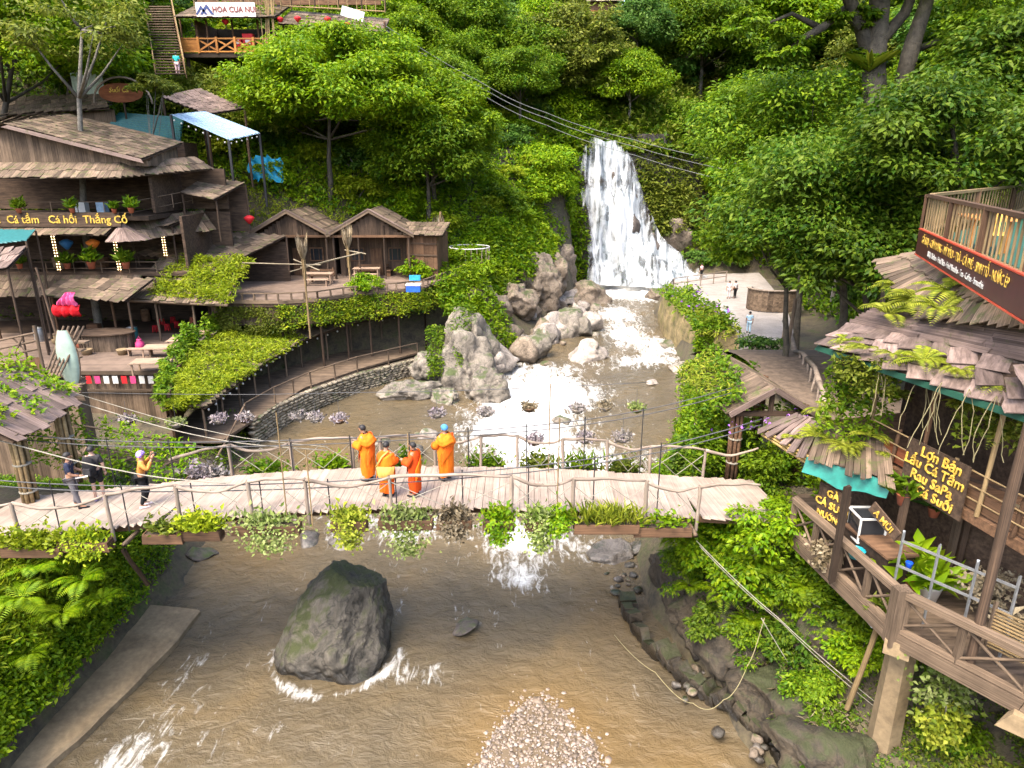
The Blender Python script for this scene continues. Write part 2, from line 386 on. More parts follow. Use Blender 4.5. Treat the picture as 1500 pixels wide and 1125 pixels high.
# ================================================================== THE VALLEY
RY = np.array([-4, 13, 17, 21, 25, 30, 34, 39, 45, 49, 55, 62, 68, 75, 82.])
RXL = np.array([-11.5, -11.5, -11.4, -11.2, -12, -12.8, -13, -10.2, -6.2, -1.2, 2, 4.6, 6.2, 7, 7])
RXR = np.array([7.2, 6.3, 5.3, 4.4, 4.8, 7.2, 8.6, 10, 11.3, 12, 12.6, 12.6, 14.5, 19.5, 20])
WY = np.array([-4, 18, 24, 28, 34, 45, 55, 65, 75, 85.]); WZ = np.array([-5.25, -5.2, -5.0, -4.7, -4.5, -4.25, -4.0, -3.8, -3.65, -3.6])
def wz(y): return np.interp(y, WY, WZ)
ST_L = [(-4, [(0, -5.5), (1.0, -5.2), (1.5, -3.4), (2.2, -1.0), (5, -.5), (14, 0), (40, 14), (120, 60)]),
        (20, [(0, -5.5), (.8, -5.2), (1.4, -3.2), (2.0, -.9), (4, -.45), (12, -.4), (25, 2), (60, 25), (120, 60)]),
        (26, [(0, -5.3), (.3, -4.6), (1.5, -4.0), (4, -3.8), (6, -3.6), (16, -3.4), (25, 1), (60, 25), (120, 60)]),
        (33, [(0, -5.2), (.7, -5.0), (1.1, -3.4), (3.6, -3.6), (7, -3.7), (20, -3.6), (30, 2), (60, 28), (120, 65)]),
        (40, [(0, -5.2), (.7, -5.0), (1.1, -3.4), (5.8, -3.4), (6.6, -2.2), (9, -2.2), (30, -2.2), (36, 5), (60, 30), (120, 66)]),
        (46, [(0, -5.2), (.7, -5.0), (1.1, -3.4), (6.4, -3.4), (7.2, .6), (13.4, .7), (15.5, -2.0), (31, -2.0), (37, 7), (60, 30), (120, 68)]),
        (52, [(0, -4.6), (1, -3.7), (3, -1.8), (5, .6), (9, .9), (20, .9), (27, 4), (40, 11), (60, 30), (120, 70)]),
        (58, [(0, -4.4), (1.5, -3.2), (4, -1.5), (7, 2), (12, 5), (20, 8.0), (30, 12), (50, 24), (80, 45), (120, 75)]),
        (66, [(0, -4.2), (1.5, -2.5), (3, 1), (6, 6), (12, 9.5), (20, 12), (35, 17.5), (60, 32), (120, 75)]),
        (76, [(0, -4), (.8, 3), (2, 9), (5, 11.5), (15, 14), (30, 20), (45, 26), (80, 50), (120, 80)]),
        (110, [(0, 24), (15, 27), (30, 33), (45, 40), (80, 60), (120, 90)]),
        (260, [(0, 100), (120, 140)])]
ST_R = [(-4, [(0, -5.5), (.6, -5.0), (2, -3.9), (4, -3.1), (7, -2.2), (10, -1.0), (20, 2), (60, 20), (120, 50)]),
        (13, [(0, -5.5), (.5, -5.1), (1.6, -3.9), (3.5, -3.4), (5.5, -2.4), (8, -.9), (14, 0), (60, 22), (120, 55)]),
        (18, [(0, -5.4), (.3, -4.8), (1.6, -3.6), (2.8, -1.4), (3.8, -.4), (8, -.25), (20, 1), (60, 25), (120, 60)]),
        (24, [(0, -5.2), (.5, -4.4), (2, -2.4), (3.6, -.4), (10, -.15), (20, 2), (40, 12), (120, 70)]),
        (32, [(0, -5), (.6, -4.0), (2.2, -2.0), (3.2, -.6), (10, -.4), (18, 2), (40, 16), (120, 75)]),
        (40, [(0, -5), (.3, -4.5), (.5, -2.7), (2, -2.3), (4.5, -2.2), (9, -1.4), (18, 2), (40, 18), (120, 78)]),
        (50, [(0, -4.8), (.2, -4.4), (.4, -3.0), (2, -2.9), (11, -3.0), (17, -1), (24, 4), (50, 26), (120, 80)]),
        (62, [(0, -4.6), (.2, -4.2), (.5, -3.1), (2, -3.0), (14, -3.0), (18, 0), (26, 8), (60, 34), (120, 85)]),
        (76, [(0, -4.2), (.6, -3.2), (3, -3.1), (12, -3.1), (16, 2), (24, 10), (60, 38), (120, 88)]),
        (92, [(0, 12), (3, 10), (10, 7), (18, 14), (30, 24), (60, 45), (120, 95)]),
        (120, [(0, 31), (10, 30), (30, 38), (60, 55), (120, 100)]),
        (260, [(0, 100), (120, 140)])]
def _side(st, d, y):
    ys = np.array([s[0] for s in st], float); vals = np.stack([np.interp(d, [p[0] for p in s[1]], [p[1] for p in s[1]]) for s in st])
    i = np.clip(np.searchsorted(ys, y, 'right')-1, 0, len(ys)-2); t = np.clip((y-ys[i])/(ys[i+1]-ys[i]), 0, 1)
    k = np.arange(d.size)
    f = vals.reshape(len(ys), -1); ii = i.ravel(); tt = t.ravel()
    return (f[ii, k]*(1-tt)+f[ii+1, k]*tt).reshape(d.shape)
def hgt(x, y, rough=True):
    x, y = np.broadcast_arrays(np.asarray(x, float), np.asarray(y, float))
    xl = np.interp(y, RY, RXL); xr = np.interp(y, RY, RXR)
    L = _side(ST_L, np.maximum(xl-x, 0), y); Rr = _side(ST_R, np.maximum(x-xr, 0), y)
    z = np.where(x < xl, L, np.where(x > xr, Rr, wz(y)-.7))
    # fall line: the channel ends at a cliff
    lip = 80.6+np.maximum(x-17, 0)*1.1; up = 10.8+(y-lip)*.62
    mid = (x >= xl) & (x <= xr+16) & (y > lip); z = np.where(mid, np.minimum(np.maximum(z, up), up+40), z)
    if rough:
        far = sstep(45, 100, y); z = z+fbm(x*.35, y*.35)*(.22+1.6*far)*np.where((x > xl-.5) & (x < xr+.3), .3, 1)
    return z
def hz(x, y): return float(hgt(np.array([x]), np.array([y]))[0])

def axis(lo, a, b, hi, fine, coarse):
    return np.concatenate([np.arange(lo, a, coarse), np.arange(a, b, fine), np.arange(b, hi+coarse, coarse)])
gx = axis(-150, -30, 32, 150, .42, 3.0); gy = axis(-4, 6, 92, 262, .42, 3.0)
X, Y = np.meshgrid(gx, gy); Z = hgt(X, Y); nr, nc = X.shape
idx = np.arange(nr*nc).reshape(nr, nc)
q = np.stack([idx[:-1, :-1], idx[:-1, 1:], idx[1:, 1:], idx[1:, :-1]], -1).reshape(-1, 4)
me = mesh_np('ground', np.stack([X, Y, Z], -1).reshape(-1, 3), quads=q, smooth=True)
m, nt, b = new_mat('valley_ground'); ge = N(nt, 'ShaderNodeNewGeometry'); pos = ge.outputs['Position']
n1 = noise(nt, pos, .9, 7, .7); n2 = noise(nt, pos, 7, 5, .7)
c = ramp(nt, n1, [(.35, (.030, .026, .018)), (.52, (.075, .06, .035)), (.68, (.045, .06, .014))]); c = mul(nt, c, mapr(nt, n2, .3, .7, .6, 1.25))
nt.links.new(c, b.inputs['Base Color']); b.inputs['Roughness'].default_value = .95; bump(nt, b, n2, .6, .08)
tag(link('ground', me, m), kind='structure')

# ------------------------------------------------------------------ river
ys = np.concatenate([np.arange(4, 30, .16), np.arange(30, 79, .3)]); us = np.linspace(0, 1, 110)
YY, UU = np.meshgrid(ys, us, indexing='ij')
XL = np.interp(YY, RY, RXL)-1.6; XR = np.interp(YY, RY, RXR)+1.0; XX = XL+(XR-XL)*UU
def blob(cx, cy, rx, ry): return np.exp(-(((XX-cx)/rx)**2+((YY-cy)/ry)**2))
foam = 1.7*blob(1.6, 40.5, 3.6, 3.4)+1.6*blob(.4, 34.5, 3.0, 3.0)+1.2*blob(3.2, 30.5, 3.4, 2.2)+.75*blob(.5, 45.5, 4.2, 1.6)+.45*blob(8, 47, 3, 2)
foam += 1.0*blob(9.3, 54.5, 2.2, 5)+.8*blob(11.5, 51, 1.6, 2.2)+1.0*blob(9.5, 62, 2.2, 3)+1.2*blob(11, 73, 6.5, 5.5)+.7*blob(16, 70, 4, 4)+.6*blob(10.5, 47.5, 2, 1.4)
foam += .85*blob(-4, 25.2, 2.8, 1.1)+1.0*blob(.6, 24.2, 1.7, 1.7)+.55*blob(3.3, 23.6, .7, 1.2)+.7*blob(.2, 21.8, .9, .9)
foam += .75*blob(-9.9, 12.9, .9, 2.2)+.34*blob(-9.8, 16.6, .5, 2.0)+.22*blob(-7.2, 14.4, 1.2, 1.4)+.6*blob(-3.2, 17.0, .9, .6)+.3*blob(-1.2, 19.6, 1.2, .8)+.15*blob(-2, 17.4, 2.2, .4)
rockd = np.sqrt(((XX+5.5)/1.95)**2+((YY-18.1)/2.0)**2); foam += .75*np.exp(-((rockd-1.0)/.09)**2)*(YY < 18.2)
shal = blob(.8, 14.4, 2.6, 2.6)*1.1+.8*blob(4.6, 12.6, 1.4, 2.0)+.6*blob(-10, 24, 2.2, 2.5)+.5*blob(-6, 11, 4, 1.8)+.5*blob(-9.5, 32, 2.5, 4)+.5*blob(3, 20, 1.4, 2)
foam = np.clip(foam*1.1, 0, 1.7)
ZZ = wz(YY)+fbm(XX*1.1, YY*.8)*.07+np.clip(foam, 0, 1)*fbm(XX*1.6, YY*1.5, 3.1)*.30*sstep(22, 30, YY)+.05*fbm(XX*3, YY*2.2, 7.7)*(1+foam)
idx = np.arange(XX.size).reshape(XX.shape)
q = np.stack([idx[:-1, :-1], idx[:-1, 1:], idx[1:, 1:], idx[1:, :-1]], -1).reshape(-1, 4)
me = mesh_np('river', np.stack([XX, YY, ZZ], -1).reshape(-1, 3), quads=q, smooth=True)
for nm, ar in (('foam', foam), ('shallow', np.clip(shal, 0, 1))):
    at_ = me.attributes.new(nm, 'FLOAT', 'POINT'); at_.data.foreach_set('value', ar.ravel().astype(np.float32))
m, nt, b = new_mat('river_water'); ge = N(nt, 'ShaderNodeNewGeometry'); pos = ge.outputs['Position']
mp = N(nt, 'ShaderNodeMapping'); mp.inputs['Scale'].default_value = (1.25, .42, 1); mp.inputs['Rotation'].default_value = (0, 0, .25); nt.links.new(pos, mp.inputs[0])
fa = N(nt, 'ShaderNodeAttribute', attribute_name='foam'); sa = N(nt, 'ShaderNodeAttribute', attribute_name='shallow')
nb = noise(nt, pos, .35, 4, .55, .4); c = ramp(nt, nb, [(.3, (.070, .056, .036)), (.52, (.090, .070, .042)), (.72, (.112, .082, .044))])
c = mixc(nt, mapr(nt, sa.outputs['Fac'], .1, 1, 0, .8), c, (.155, .096, .034))
nf = noise(nt, mp.outputs[0], 2.6, 6, .66, 1.6); nf2 = noise(nt, mp.outputs[0], 1.1, 5, .6, .9)
ad = N(nt, 'ShaderNodeMath', operation='ADD'); nt.links.new(fa.outputs['Fac'], ad.inputs[0]); nt.links.new(mapr(nt, nf, .3, .7, -.55, .45), ad.inputs[1])
ad2 = N(nt, 'ShaderNodeMath', operation='ADD'); nt.links.new(ad.outputs[0], ad2.inputs[0]); nt.links.new(mapr(nt, nf2, .3, .7, -.4, .3), ad2.inputs[1])
ff = mapr(nt, ad2.outputs[0], .34, 1.2, 0, 1); c = mixc(nt, ff, c, (.50, .505, .50))
nt.links.new(c, b.inputs['Base Color']); nt.links.new(mapr(nt, ff, 0, 1, .06, .75), b.inputs['Roughness']); b.inputs['IOR'].default_value = 1.33
mp2 = N(nt, 'ShaderNodeMapping'); mp2.inputs['Scale'].default_value = (1.0, 1.5, 1); mp2.inputs['Rotation'].default_value = (0, 0, -.5); nt.links.new(pos, mp2.inputs[0])
nw = noise(nt, mp2.outputs[0], 1.7, 7, .62, .35); bump(nt, b, nw, .6, .3)
tag(link('river', me, m), kind='structure')

# ------------------------------------------------------------------ waterfall over a dark cliff
fl_l = [(862, 205), (848, 232), (850, 280), (857, 330), (860, 375), (858, 414)]
fl_r = [(905, 205), (926, 232), (944, 290), (966, 345), (1012, 384), (1046, 414)]
fy = [79.0, 78.6, 77.9, 77.0, 76.0, 74.6]
nrow, ncol = 70, 60; P = np.zeros((nrow, ncol, 3))
for i in range(nrow):
    t = i/(nrow-1)*5; k = min(int(t), 4); u = t-k
    yy = fy[k]*(1-u)+fy[k+1]*u
    a = aty(fl_l[k][0]*(1-u)+fl_l[k+1][0]*u, fl_l[k][1]*(1-u)+fl_l[k+1][1]*u, yy); c_ = aty(fl_r[k][0]*(1-u)+fl_r[k+1][0]*u, fl_r[k][1]*(1-u)+fl_r[k+1][1]*u, yy)
    for j in range(ncol):
        s_ = j/(ncol-1); p = a.lerp(c_, s_); P[i, j] = p
s_ = np.linspace(0, 1, ncol)[None, :]; t_ = np.linspace(0, 1, nrow)[:, None]
P[:, :, 1] -= .9*np.sin(np.pi*s_)*(.3+t_)+fbm(P[:, :, 0]*1.4, P[:, :, 2]*.22)*1.0+fbm(P[:, :, 0]*4, P[:, :, 2]*.5, 4)*.35
for tt, ht in ((.30, .7), (.55, .9), (.78, 1.0)): P[:, :, 1] -= ht*sstep(tt-.04, tt+.05, t_+.10*np.sin(s_*9+tt*20))*(.6+.5*np.sin(s_*7+tt*13))
P[:, :, 2] += fbm(P[:, :, 0]*.8, t_*2, 9.)*.5*(1-t_)
idx = np.arange(nrow*ncol).reshape(nrow, ncol); q = np.stack([idx[:-1, :-1], idx[1:, :-1], idx[1:, 1:], idx[:-1, 1:]], -1).reshape(-1, 4)
me = mesh_np('waterfall', P.reshape(-1, 3), quads=q, smooth=True)
edge = np.minimum(s_, 1-s_)*2+0*t_; at_ = me.attributes.new('edge', 'FLOAT', 'POINT'); at_.data.foreach_set('value', (edge+.15*t_).ravel().astype(np.float32))
m, nt, b = new_mat('falling_water'); ge = N(nt, 'ShaderNodeNewGeometry'); mp = N(nt, 'ShaderNodeMapping'); mp.inputs['Scale'].default_value = (1.3, .5, .16); nt.links.new(ge.outputs['Position'], mp.inputs[0])
n1 = noise(nt, mp.outputs[0], 1.0, 6, .6, 1.1); n0 = noise(nt, ge.outputs['Position'], .42, 4, .6, .6); ea = N(nt, 'ShaderNodeAttribute', attribute_name='edge')
ad = N(nt, 'ShaderNodeMath', operation='ADD'); nt.links.new(n1, ad.inputs[0]); nt.links.new(mapr(nt, ea.outputs['Fac'], 0, .5, -.22, .12), ad.inputs[1])
ad0 = N(nt, 'ShaderNodeMath', operation='ADD'); nt.links.new(ad.outputs[0], ad0.inputs[0]); nt.links.new(mapr(nt, n0, .35, .65, -.16, .14), ad0.inputs[1]); nt.links.new(mapr(nt, ad0.outputs[0], .30, .66, 0, 1), b.inputs['Alpha'])
nt.links.new(ramp(nt, n1, [(.34, (.13, .17, .20)), (.62, (.46, .48, .50))]), b.inputs['Base Color']); b.inputs['Roughness'].default_value = .6; bump(nt, b, n1, .5, .3)
tag(link('waterfall', me, m), kind='structure')
mb = MB(); rows = []
for i in range(26):
    t = i/25; row = []
    for j in range(40):
        px = 800+j*7.4; py = 196+t*228; yy = 80.6-1.4*t+.7*float(fbm(px*.03, py*.03))*1.6+(max(0, px-960)/60*2.2)+max(0, 845-px)/45*1.5
        row.append(aty(px, py, yy))
    rows.append(row)
mb.sheet(rows); o = build('cliff', mb, R_WETDARK, None, True); tag(o, kind='structure')

# ================================================================== ROCKS
def rock_mesh(seed, sub=3, cuts=9, nz=.10, flat=(1, 1, 1)):
    bm = bmesh.new(); bmesh.ops.create_icosphere(bm, subdivisions=sub, radius=1.0); r = random.Random(seed)
    for _ in range(cuts):
        n = Vector((r.gauss(0, 1), r.gauss(0, 1), r.gauss(0, .8))).normalized(); d = r.uniform(.55, .85)
        for v in bm.verts:
            k = v.co.dot(n)-d
            if k > 0: v.co -= n*k*.93
    co = np.array([v.co[:] for v in bm.verts]); nn = co/np.linalg.norm(co, axis=1)[:, None]
    dsp = fbm(co[:, 0]*1.8+seed, co[:, 1]*1.8, co[:, 2]*1.8, 5)*nz*2+fbm(co[:, 0]*6+seed, co[:, 1]*6, co[:, 2]*6, 3)*nz*.5
    co = co+nn*dsp[:, None]
    me = bpy.data.meshes.new('rock'); tris = [[v.index for v in f.verts] for f in bm.faces]; bm.free()
    return co*np.array(flat), np.array(tris)
_rk = {}
def rock(label, loc, size, m, seed=0, sub=3, rz=0.0, tilt=(0, 0), name='boulder', group=None, cuts=9, nz=.10):
    k = (seed, sub, m.name, cuts, nz)
    if k not in _rk:
        co, tr = rock_mesh(seed, sub, cuts, nz); me = mesh_np('rock', co, tris=tr, smooth=True); me.materials.append(m)
        _rk[k] = me
    o = bpy.data.objects.new(name, _rk[k]); COL.objects.link(o); o.location = loc; o.scale = size; o.rotation_euler = (tilt[0], tilt[1], rz)
    return tag(o, label, 'rock', group)
# the big mossy boulder in front
def big_boulder():
    co, tr = rock_mesh(3, 6, 0, .05)
    sh = co.copy(); z = sh[:, 2]
    x = sh[:, 0]*1.75*(1-.22*np.clip(z, 0, 1)); y = sh[:, 1]*1.9*(1-.15*np.clip(z, 0, 1)); zz = z*2.2
    x = x+.42*zz*.9*np.clip((zz+.6)/2.5, 0, 1); y = y+.22*zz
    v = np.stack([x, y, zz], -1)
    for n, d in (((-.35, -.80, .50), 1.30), ((.95, -.15, .25), 1.62), ((-.2, -.98, -.1), 1.5), ((.35, .3, .85), 1.85), ((-.93, .1, .35), 1.38), ((.62, -.70, .35), 1.52), ((-.75, -.5, .42), 1.45), ((.1, -.5, .86), 2.0)):
        n = np.array(n); n = n/np.linalg.norm(n); k = v@n-d; v = v-np.where(k > 0, k*.9, 0)[:, None]*n
    rid = 1-np.abs(fbm(v[:, 0]*1.3+3, v[:, 1]*1.3, v[:, 2]*.9, 4))*3
    v = v+(fbm(v[:, 0]*3.2, v[:, 1]*3.2, v[:, 2]*3.2, 4)*.14+fbm(v[:, 0]*9, v[:, 1]*9, v[:, 2]*9, 3)*.05+fbm(v[:, 0]*1.1, v[:, 1]*1.1, v[:, 2]*1.1, 2)*.22-.10*np.clip(rid-.72, 0, 1))[:, None]*co
    me = mesh_np('boulder', v, tris=tr, smooth=True); o = link('boulder', me, R_MOSS); o.location = (-5.55, 18.2, -4.55)
    tag(o, 'huge dark boulder with green moss standing in the brown river before the bridge', 'rock')
big_boulder()
# outcrop under the terrace corner
def outcrop(name, label, pts, m, seed=1, cat='rock', sub=5, nz=.14):
    for i, (loc, size, rz) in enumerate(pts):
        co, tr = rock_mesh(seed+i*3, sub, 12, nz); me = mesh_np(name, co, tris=tr, smooth=False); o = link(name, me, m)
        o.location = loc; o.scale = size; o.rotation_euler.z = rz; tag(o, label[i] if isinstance(label, list) else label, cat)
outcrop('rock_outcrop', ['tall grey cracked rock face below the corner of the upper wooden terrace', 'pale low rock ledge at the water below the dry stone wall', 'grey wedge of rock at the white water beside the tall rock face', 'pale jagged rock between the stone wall and the tall rock face', 'rear shoulder of the grey rock face under the hanging leaves', 'small pale rock at the foot of the tall rock face'],
        [((-3.0, 42.6, -3.6), (2.2, 2.2, 2.6), .3), ((-5.9, 40.4, -4.2), (2.3, 1.2, .9), .5), ((-1.6, 40.6, -4.1), (1.5, 1.6, 1.5), .2), ((-5.0, 42.6, -3.3), (1.5, 1.3, 1.6), .9), ((-2.6, 45.0, -2.6), (2.4, 2.2, 2.8), 1.3), ((-3.9, 39.7, -4.3), (1.2, .9, .8), 2.0)], R_GREY, 11, nz=.22)
outcrop('bank_cliff', ['brown broken cliff under the left bank greenery, '+k_ for k_ in ('above the middle of the boulder pile', 'upstream above the pile', 'nearest the waterfall pool', 'beside the terrace corner leaves', 'at the left foot of the waterfall')],
        [((-.4, 57.6, -2.0), (2.4, 2.6, 2.6), .3), ((2.2, 62, -1.4), (2.2, 2.6, 3.0), 1.1), ((3.7, 66.5, -1.4), (1.8, 2.4, 2.6), .6), ((-2.6, 53.4, -2.0), (2.2, 2.4, 2.6), 2.0), ((5.2, 71.5, -1.6), (1.6, 2.6, 2.8), 2.6)], R_BROWN, 31, nz=.24)
pr_ = random.Random(77)
for i in range(34):
    px = pr_.uniform(722, 888); py = 512-(px-722)*.46+pr_.uniform(-34, 26); s = pr_.uniform(1.0, 2.5); p = atz(px, py+s*6, -4.0)
    o = bpy.data.objects.new('boulder', None) if False else rock('angular pale boulder in the pile below the left bank', (p.x, p.y, p.z+s*.22), (s*.6, s*.5, s*.48), [R_PALE, R_PALE, R_BROWN, R_GREY][i % 4], 40+i % 7, 3, pr_.uniform(0, 6), (pr_.uniform(-.5, .5), pr_.uniform(-.5, .5)), group='boulder pile below the left bank', cuts=16, nz=.16)
for i, (px, py, yy, s) in enumerate(((902, 262, 77.0, 1.5), (878, 318, 76.0, 1.2), (925, 330, 75.0, 1.7), (958, 362, 74.6, 1.9), (898, 372, 74.2, 1.3), (985, 398, 73.6, 1.7), (930, 290, 76.4, 1.1), (870, 395, 74.0, 1.1))):
    p = aty(px, py, yy+1.25); rock('dark wet rock breaking through the falling water, '+['upper middle', 'left middle', 'centre', 'right middle', 'lower left', 'lower right', 'below the upper one', 'left foot'][i], (p.x, p.y, p.z), (s*.55, s*.6, s*.8), R_WETDARK, 60+i % 4, 3, i, cuts=12, nz=.15)
for i, (x, y, z, sx, sy, sz) in enumerate(((5.9, 20.2, -4.2, 1.2, 1.6, 1.7), (6.5, 18.4, -3.9, 1.4, 1.6, 1.7), (7.1, 16.6, -4.1, 1.5, 1.5, 1.4), (7.6, 14.8, -4.2, 1.6, 1.5, 1.2), (7.6, 13.0, -4.5, 1.6, 1.5, 1.0), (8.0, 18.0, -2.4, 1.3, 1.5, 1.5), (8.2, 11.2, -4.6, 1.5, 1.6, 1.0), (8.8, 15.8, -3.0, 1.5, 1.5, 1.3))):
    co, tr = rock_mesh(80+i*3, 5, 14, .24); co = co*(1+.10*np.abs(fbm(co[:, 0]*4, co[:, 1]*4, co[:, 2]*9+i, 4)))[:, None]; o = link('bank_rock', mesh_np('bank_rock', co, tris=tr, smooth=True), R_BANK); o.location = (x, y, z); o.scale = (sx, sy, sz); o.rotation_euler.z = i; tag(o, 'dark mossy rock of the right bank, '+['nearest the bridge', 'second from the bridge', 'in the middle of the ledge', 'behind the looping hose', 'beside the lowest ledge', 'high under the stall', 'lowest at the frame edge', 'left of the concrete pillar'][i], 'rock')
rock_list = [  # px, py, size m, height ratio, material, label
    (860, 508, 2.1, .55, R_PALE, 'white washed boulder at the head of the rapids'), (830, 470, 2.6, .75, R_GREY, 'large creased grey boulder above the white washed one'),
    (765, 455, 2.3, .8, R_BROWN, 'brown jagged boulder under the left bank ferns'), (800, 445, 2.0, .8, R_BROWN, 'tall brown boulder in the middle of the left rock pile'),
    (735, 485, 1.5, .6, R_PALE, 'smooth pale boulder left end of the rock pile'), (765, 495, 1.3, .6, R_PALE, 'smaller pale boulder at the waterline of the rock pile'), (800, 497, 1.2, .8, R_GREY, 'narrow wedge boulder beside the white washed one'),
    (865, 418, 3.0, .55, R_BROWN, 'long tan slab leaning at the left foot of the waterfall'), (835, 430, 1.7, .6, R_PALE, 'pale rubble boulder under the tan slab'), (850, 450, 1.5, .6, R_PALE, 'pale boulder upstream of the creased one'),
    (948, 392, 2.7, .95, R_WETDARK, 'dark wet boulder splitting the waterfall foot'), (960, 420, 2.2, .6, R_BROWN, 'tan boulder downstream of the dark wet one'), (992, 412, 1.8, .6, R_WETDARK, 'dark rounded rock right of the waterfall foot'),
    (1020, 340, 6.0, .95, R_BROWN, 'large brown ribbed rock face right of the waterfall'), (990, 352, 4.2, 1.0, R_BROWN, 'tan ribbed rock beside the right edge of the waterfall'), (1043, 322, 4.0, .9, R_GREY, 'grey rock behind the large ribbed rock face'),
    (1005, 527, 2.3, .3, R_PALE, 'flat white slab at the right river bank'), (985, 496, 1.8, .35, R_GREY, 'low grey ledge beside the mossy planter wall'), (1012, 575, 1.6, .3, R_PALE, 'flat pale rock right bank above the gate roof'),
    (823, 612, 1.0, .55, R_GREY, 'round brown rock in the white water behind the bridge'), (798, 528, .9, .4, R_BROWN, 'reddish flat stone in the upper river'), (712, 600, 1.0, .6, R_GREY, 'dark stone at the foot of the grey wedge'), (955, 556, .7, .4, R_PALE, 'small pale stone in calm water right of the rapids'),
    (895, 803, 1.7, .35, R_PALE, 'flat pinkish rock below the right end of the bridge'), (935, 800, 1.0, .5, R_PALE, 'pale rock tucked beside the flat pinkish one'), (625, 632, 1.1, .5, R_PALE, 'pale stone right behind the monks'), (600, 655, 1.3, .5, R_GREY, 'grey stone under the back rail between the monks'),
    (560, 642, .9, .5, R_GREY, 'grey stone in the brown pool behind the monks'), (455, 785, 1.1, .4, R_PALE, 'reddish pale rock under the left half of the bridge'), (500, 790, 1.0, .4, R_PALE, 'pale wet rock under the bridge left of the boulder top'), (230, 815, 1.5, .4, R_BROWN, 'pink brown rock under the bridge by the left bank'),
    (295, 808, 1.0, .6, R_WETDARK, 'dark rock under the bridge with a timber propped on it'), (380, 620, 1.4, .8, R_GREY, 'grey rock at the left corner of the brown pool'), (345, 650, 1.3, .7, R_GREY, 'weathered rock below the hanging baskets at left'), (725, 512, .8, .5, R_BROWN, 'small brown rock near the left shrubs'),
    (680, 912, .85, .25, R_WETDARK, 'dark rock just breaking the water right of the boulder'), (920, 465, 1.0, .4, R_GREY, 'low stone in the upper white water'), (985, 455, 1.4, .5, R_PALE, 'pale stone under the planter wall')]
for i, (px, py, s, hr, m, lb) in enumerate(rock_list):
    zg = -4.3 if py < 560 else (-4.6 if py < 690 else -5.1)
    if py < 440: zg = -3.8
    p = atz(px, py+s*8, zg) if not 300 < py < 370 else aty(px, py, 84 if px > 1000 else 80)
    if i < 10: s *= 1.45
    rock(lb, (p.x, p.y, p.z+s*hr*.18), (s*.62, s*.55, s*hr*.62), m, i % 9, 4 if s > 1.6 else 3, i*1.3, (random.uniform(-.25, .25), random.uniform(-.25, .25)), cuts=14 if hr > .5 else 9, nz=.17 if hr > .5 else .12)
# rubble between the bigger boulders
k = 0
for (px, py, sx, sy, n, zg) in ((790, 478, 75, 26, 60, -4.0), (990, 545, 30, 40, 12, -4.45), (620, 600, 60, 25, 14, -4.6), (1110, 1075, 30, 45, 20, -4.9), (1020, 1000, 22, 30, 12, -5.0), (920, 850, 16, 20, 12, -5.05)):
    for _ in range(n):
        p = atz(px+random.gauss(0, sx*.6), py+random.gauss(0, sy*.6), zg); s = random.uniform(.15, .42)*(1.6 if zg > -4.1 else 1 if zg > -4.8 else .6)
        rock('loose river cobble lying in the bank rubble', (p.x, p.y, p.z), (s, s*.8, s*.6), random.choice([R_PALE, R_GREY, R_BROWN]), 20+k % 5, 2, random.uniform(0, 6), group='loose stones along the banks', name='cobble'); k += 1

# gravel bar in the foreground
def gravel():
    gxs = np.linspace(-1, 1, 40); gys = np.linspace(-1, 1, 40); A, B = np.meshgrid(gxs, gys)
    hh = .17*np.clip(1-(A**2+B**2), 0, 1)**.8+fbm(A*3, B*3)*.03
    V = np.stack([(.75+A*(2.1-.5*B)+B*.15), 13.4+B*3.2, -5.30+hh], -1).reshape(-1, 3); idx = np.arange(1600).reshape(40, 40)
    q = np.stack([idx[:-1, :-1], idx[:-1, 1:], idx[1:, 1:], idx[1:, :-1]], -1).reshape(-1, 4)
    me = mesh_np('gravel_bar', V, quads=q, smooth=True); tag(link('gravel_bar', me, plain('wet_gravel_sand', (.12, .088, .055), .8)), kind='structure')
    v0, f0 = TEMPL['cobble'][0]; v0 = np.array(v0); f0 = np.array(f0); n = 6800
    r = np.where(rng.random(n) < .72, np.sqrt(rng.random(n))*.8, .72+np.abs(rng.normal(0, .22, n))); th = rng.random(n)*2*np.pi; r = r*(1+.22*vnoise(np.cos(th)*1.7+4, np.sin(th)*1.7)); A = r*np.cos(th); B = r*np.sin(th)
    zz = -5.30+.17*np.clip(1-r*r, 0, 1)**.8+rng.normal(.008, .02, n)+.05*np.clip(r-.9, 0, 1); cen = np.stack([(.75+A*(2.1-.5*B)+B*.15), 13.4+B*3.2, zz], -1)
    s = np.exp(rng.normal(-3.2, .5, n)); ang = rng.random(n)*6.28; ca, sa_ = np.cos(ang), np.sin(ang); st = np.stack([s*rng.uniform(.9, 1.6, n), s, s*.6], -1)
    Vv = v0[None]*st[:, None]; Vr = np.stack([Vv[..., 0]*ca[:, None]-Vv[..., 1]*sa_[:, None], Vv[..., 0]*sa_[:, None]+Vv[..., 1]*ca[:, None], Vv[..., 2]], -1)+cen[:, None]
    T = (f0[None]+(np.arange(n)*len(v0))[:, None, None]).reshape(-1, 3)
    me = mesh_np('gravel', Vr.reshape(-1, 3), tris=T, smooth=True); m, nt, b = new_mat('pebbles'); ge = N(nt, 'ShaderNodeNewGeometry')
    c = ramp(nt, ge.outputs['Random Per Island'], [(0, (.085, .065, .048)), (.3, (.17, .13, .098)), (.6, (.24, .185, .15)), (.85, (.31, .26, .22)), (1, (.14, .12, .115))])
    nt.links.new(c, b.inputs['Base Color']); b.inputs['Roughness'].default_value = .6
    tag(link('gravel', me, m), 'heap of pale pink river pebbles at the bottom centre', 'gravel', kind='stuff')
gravel()

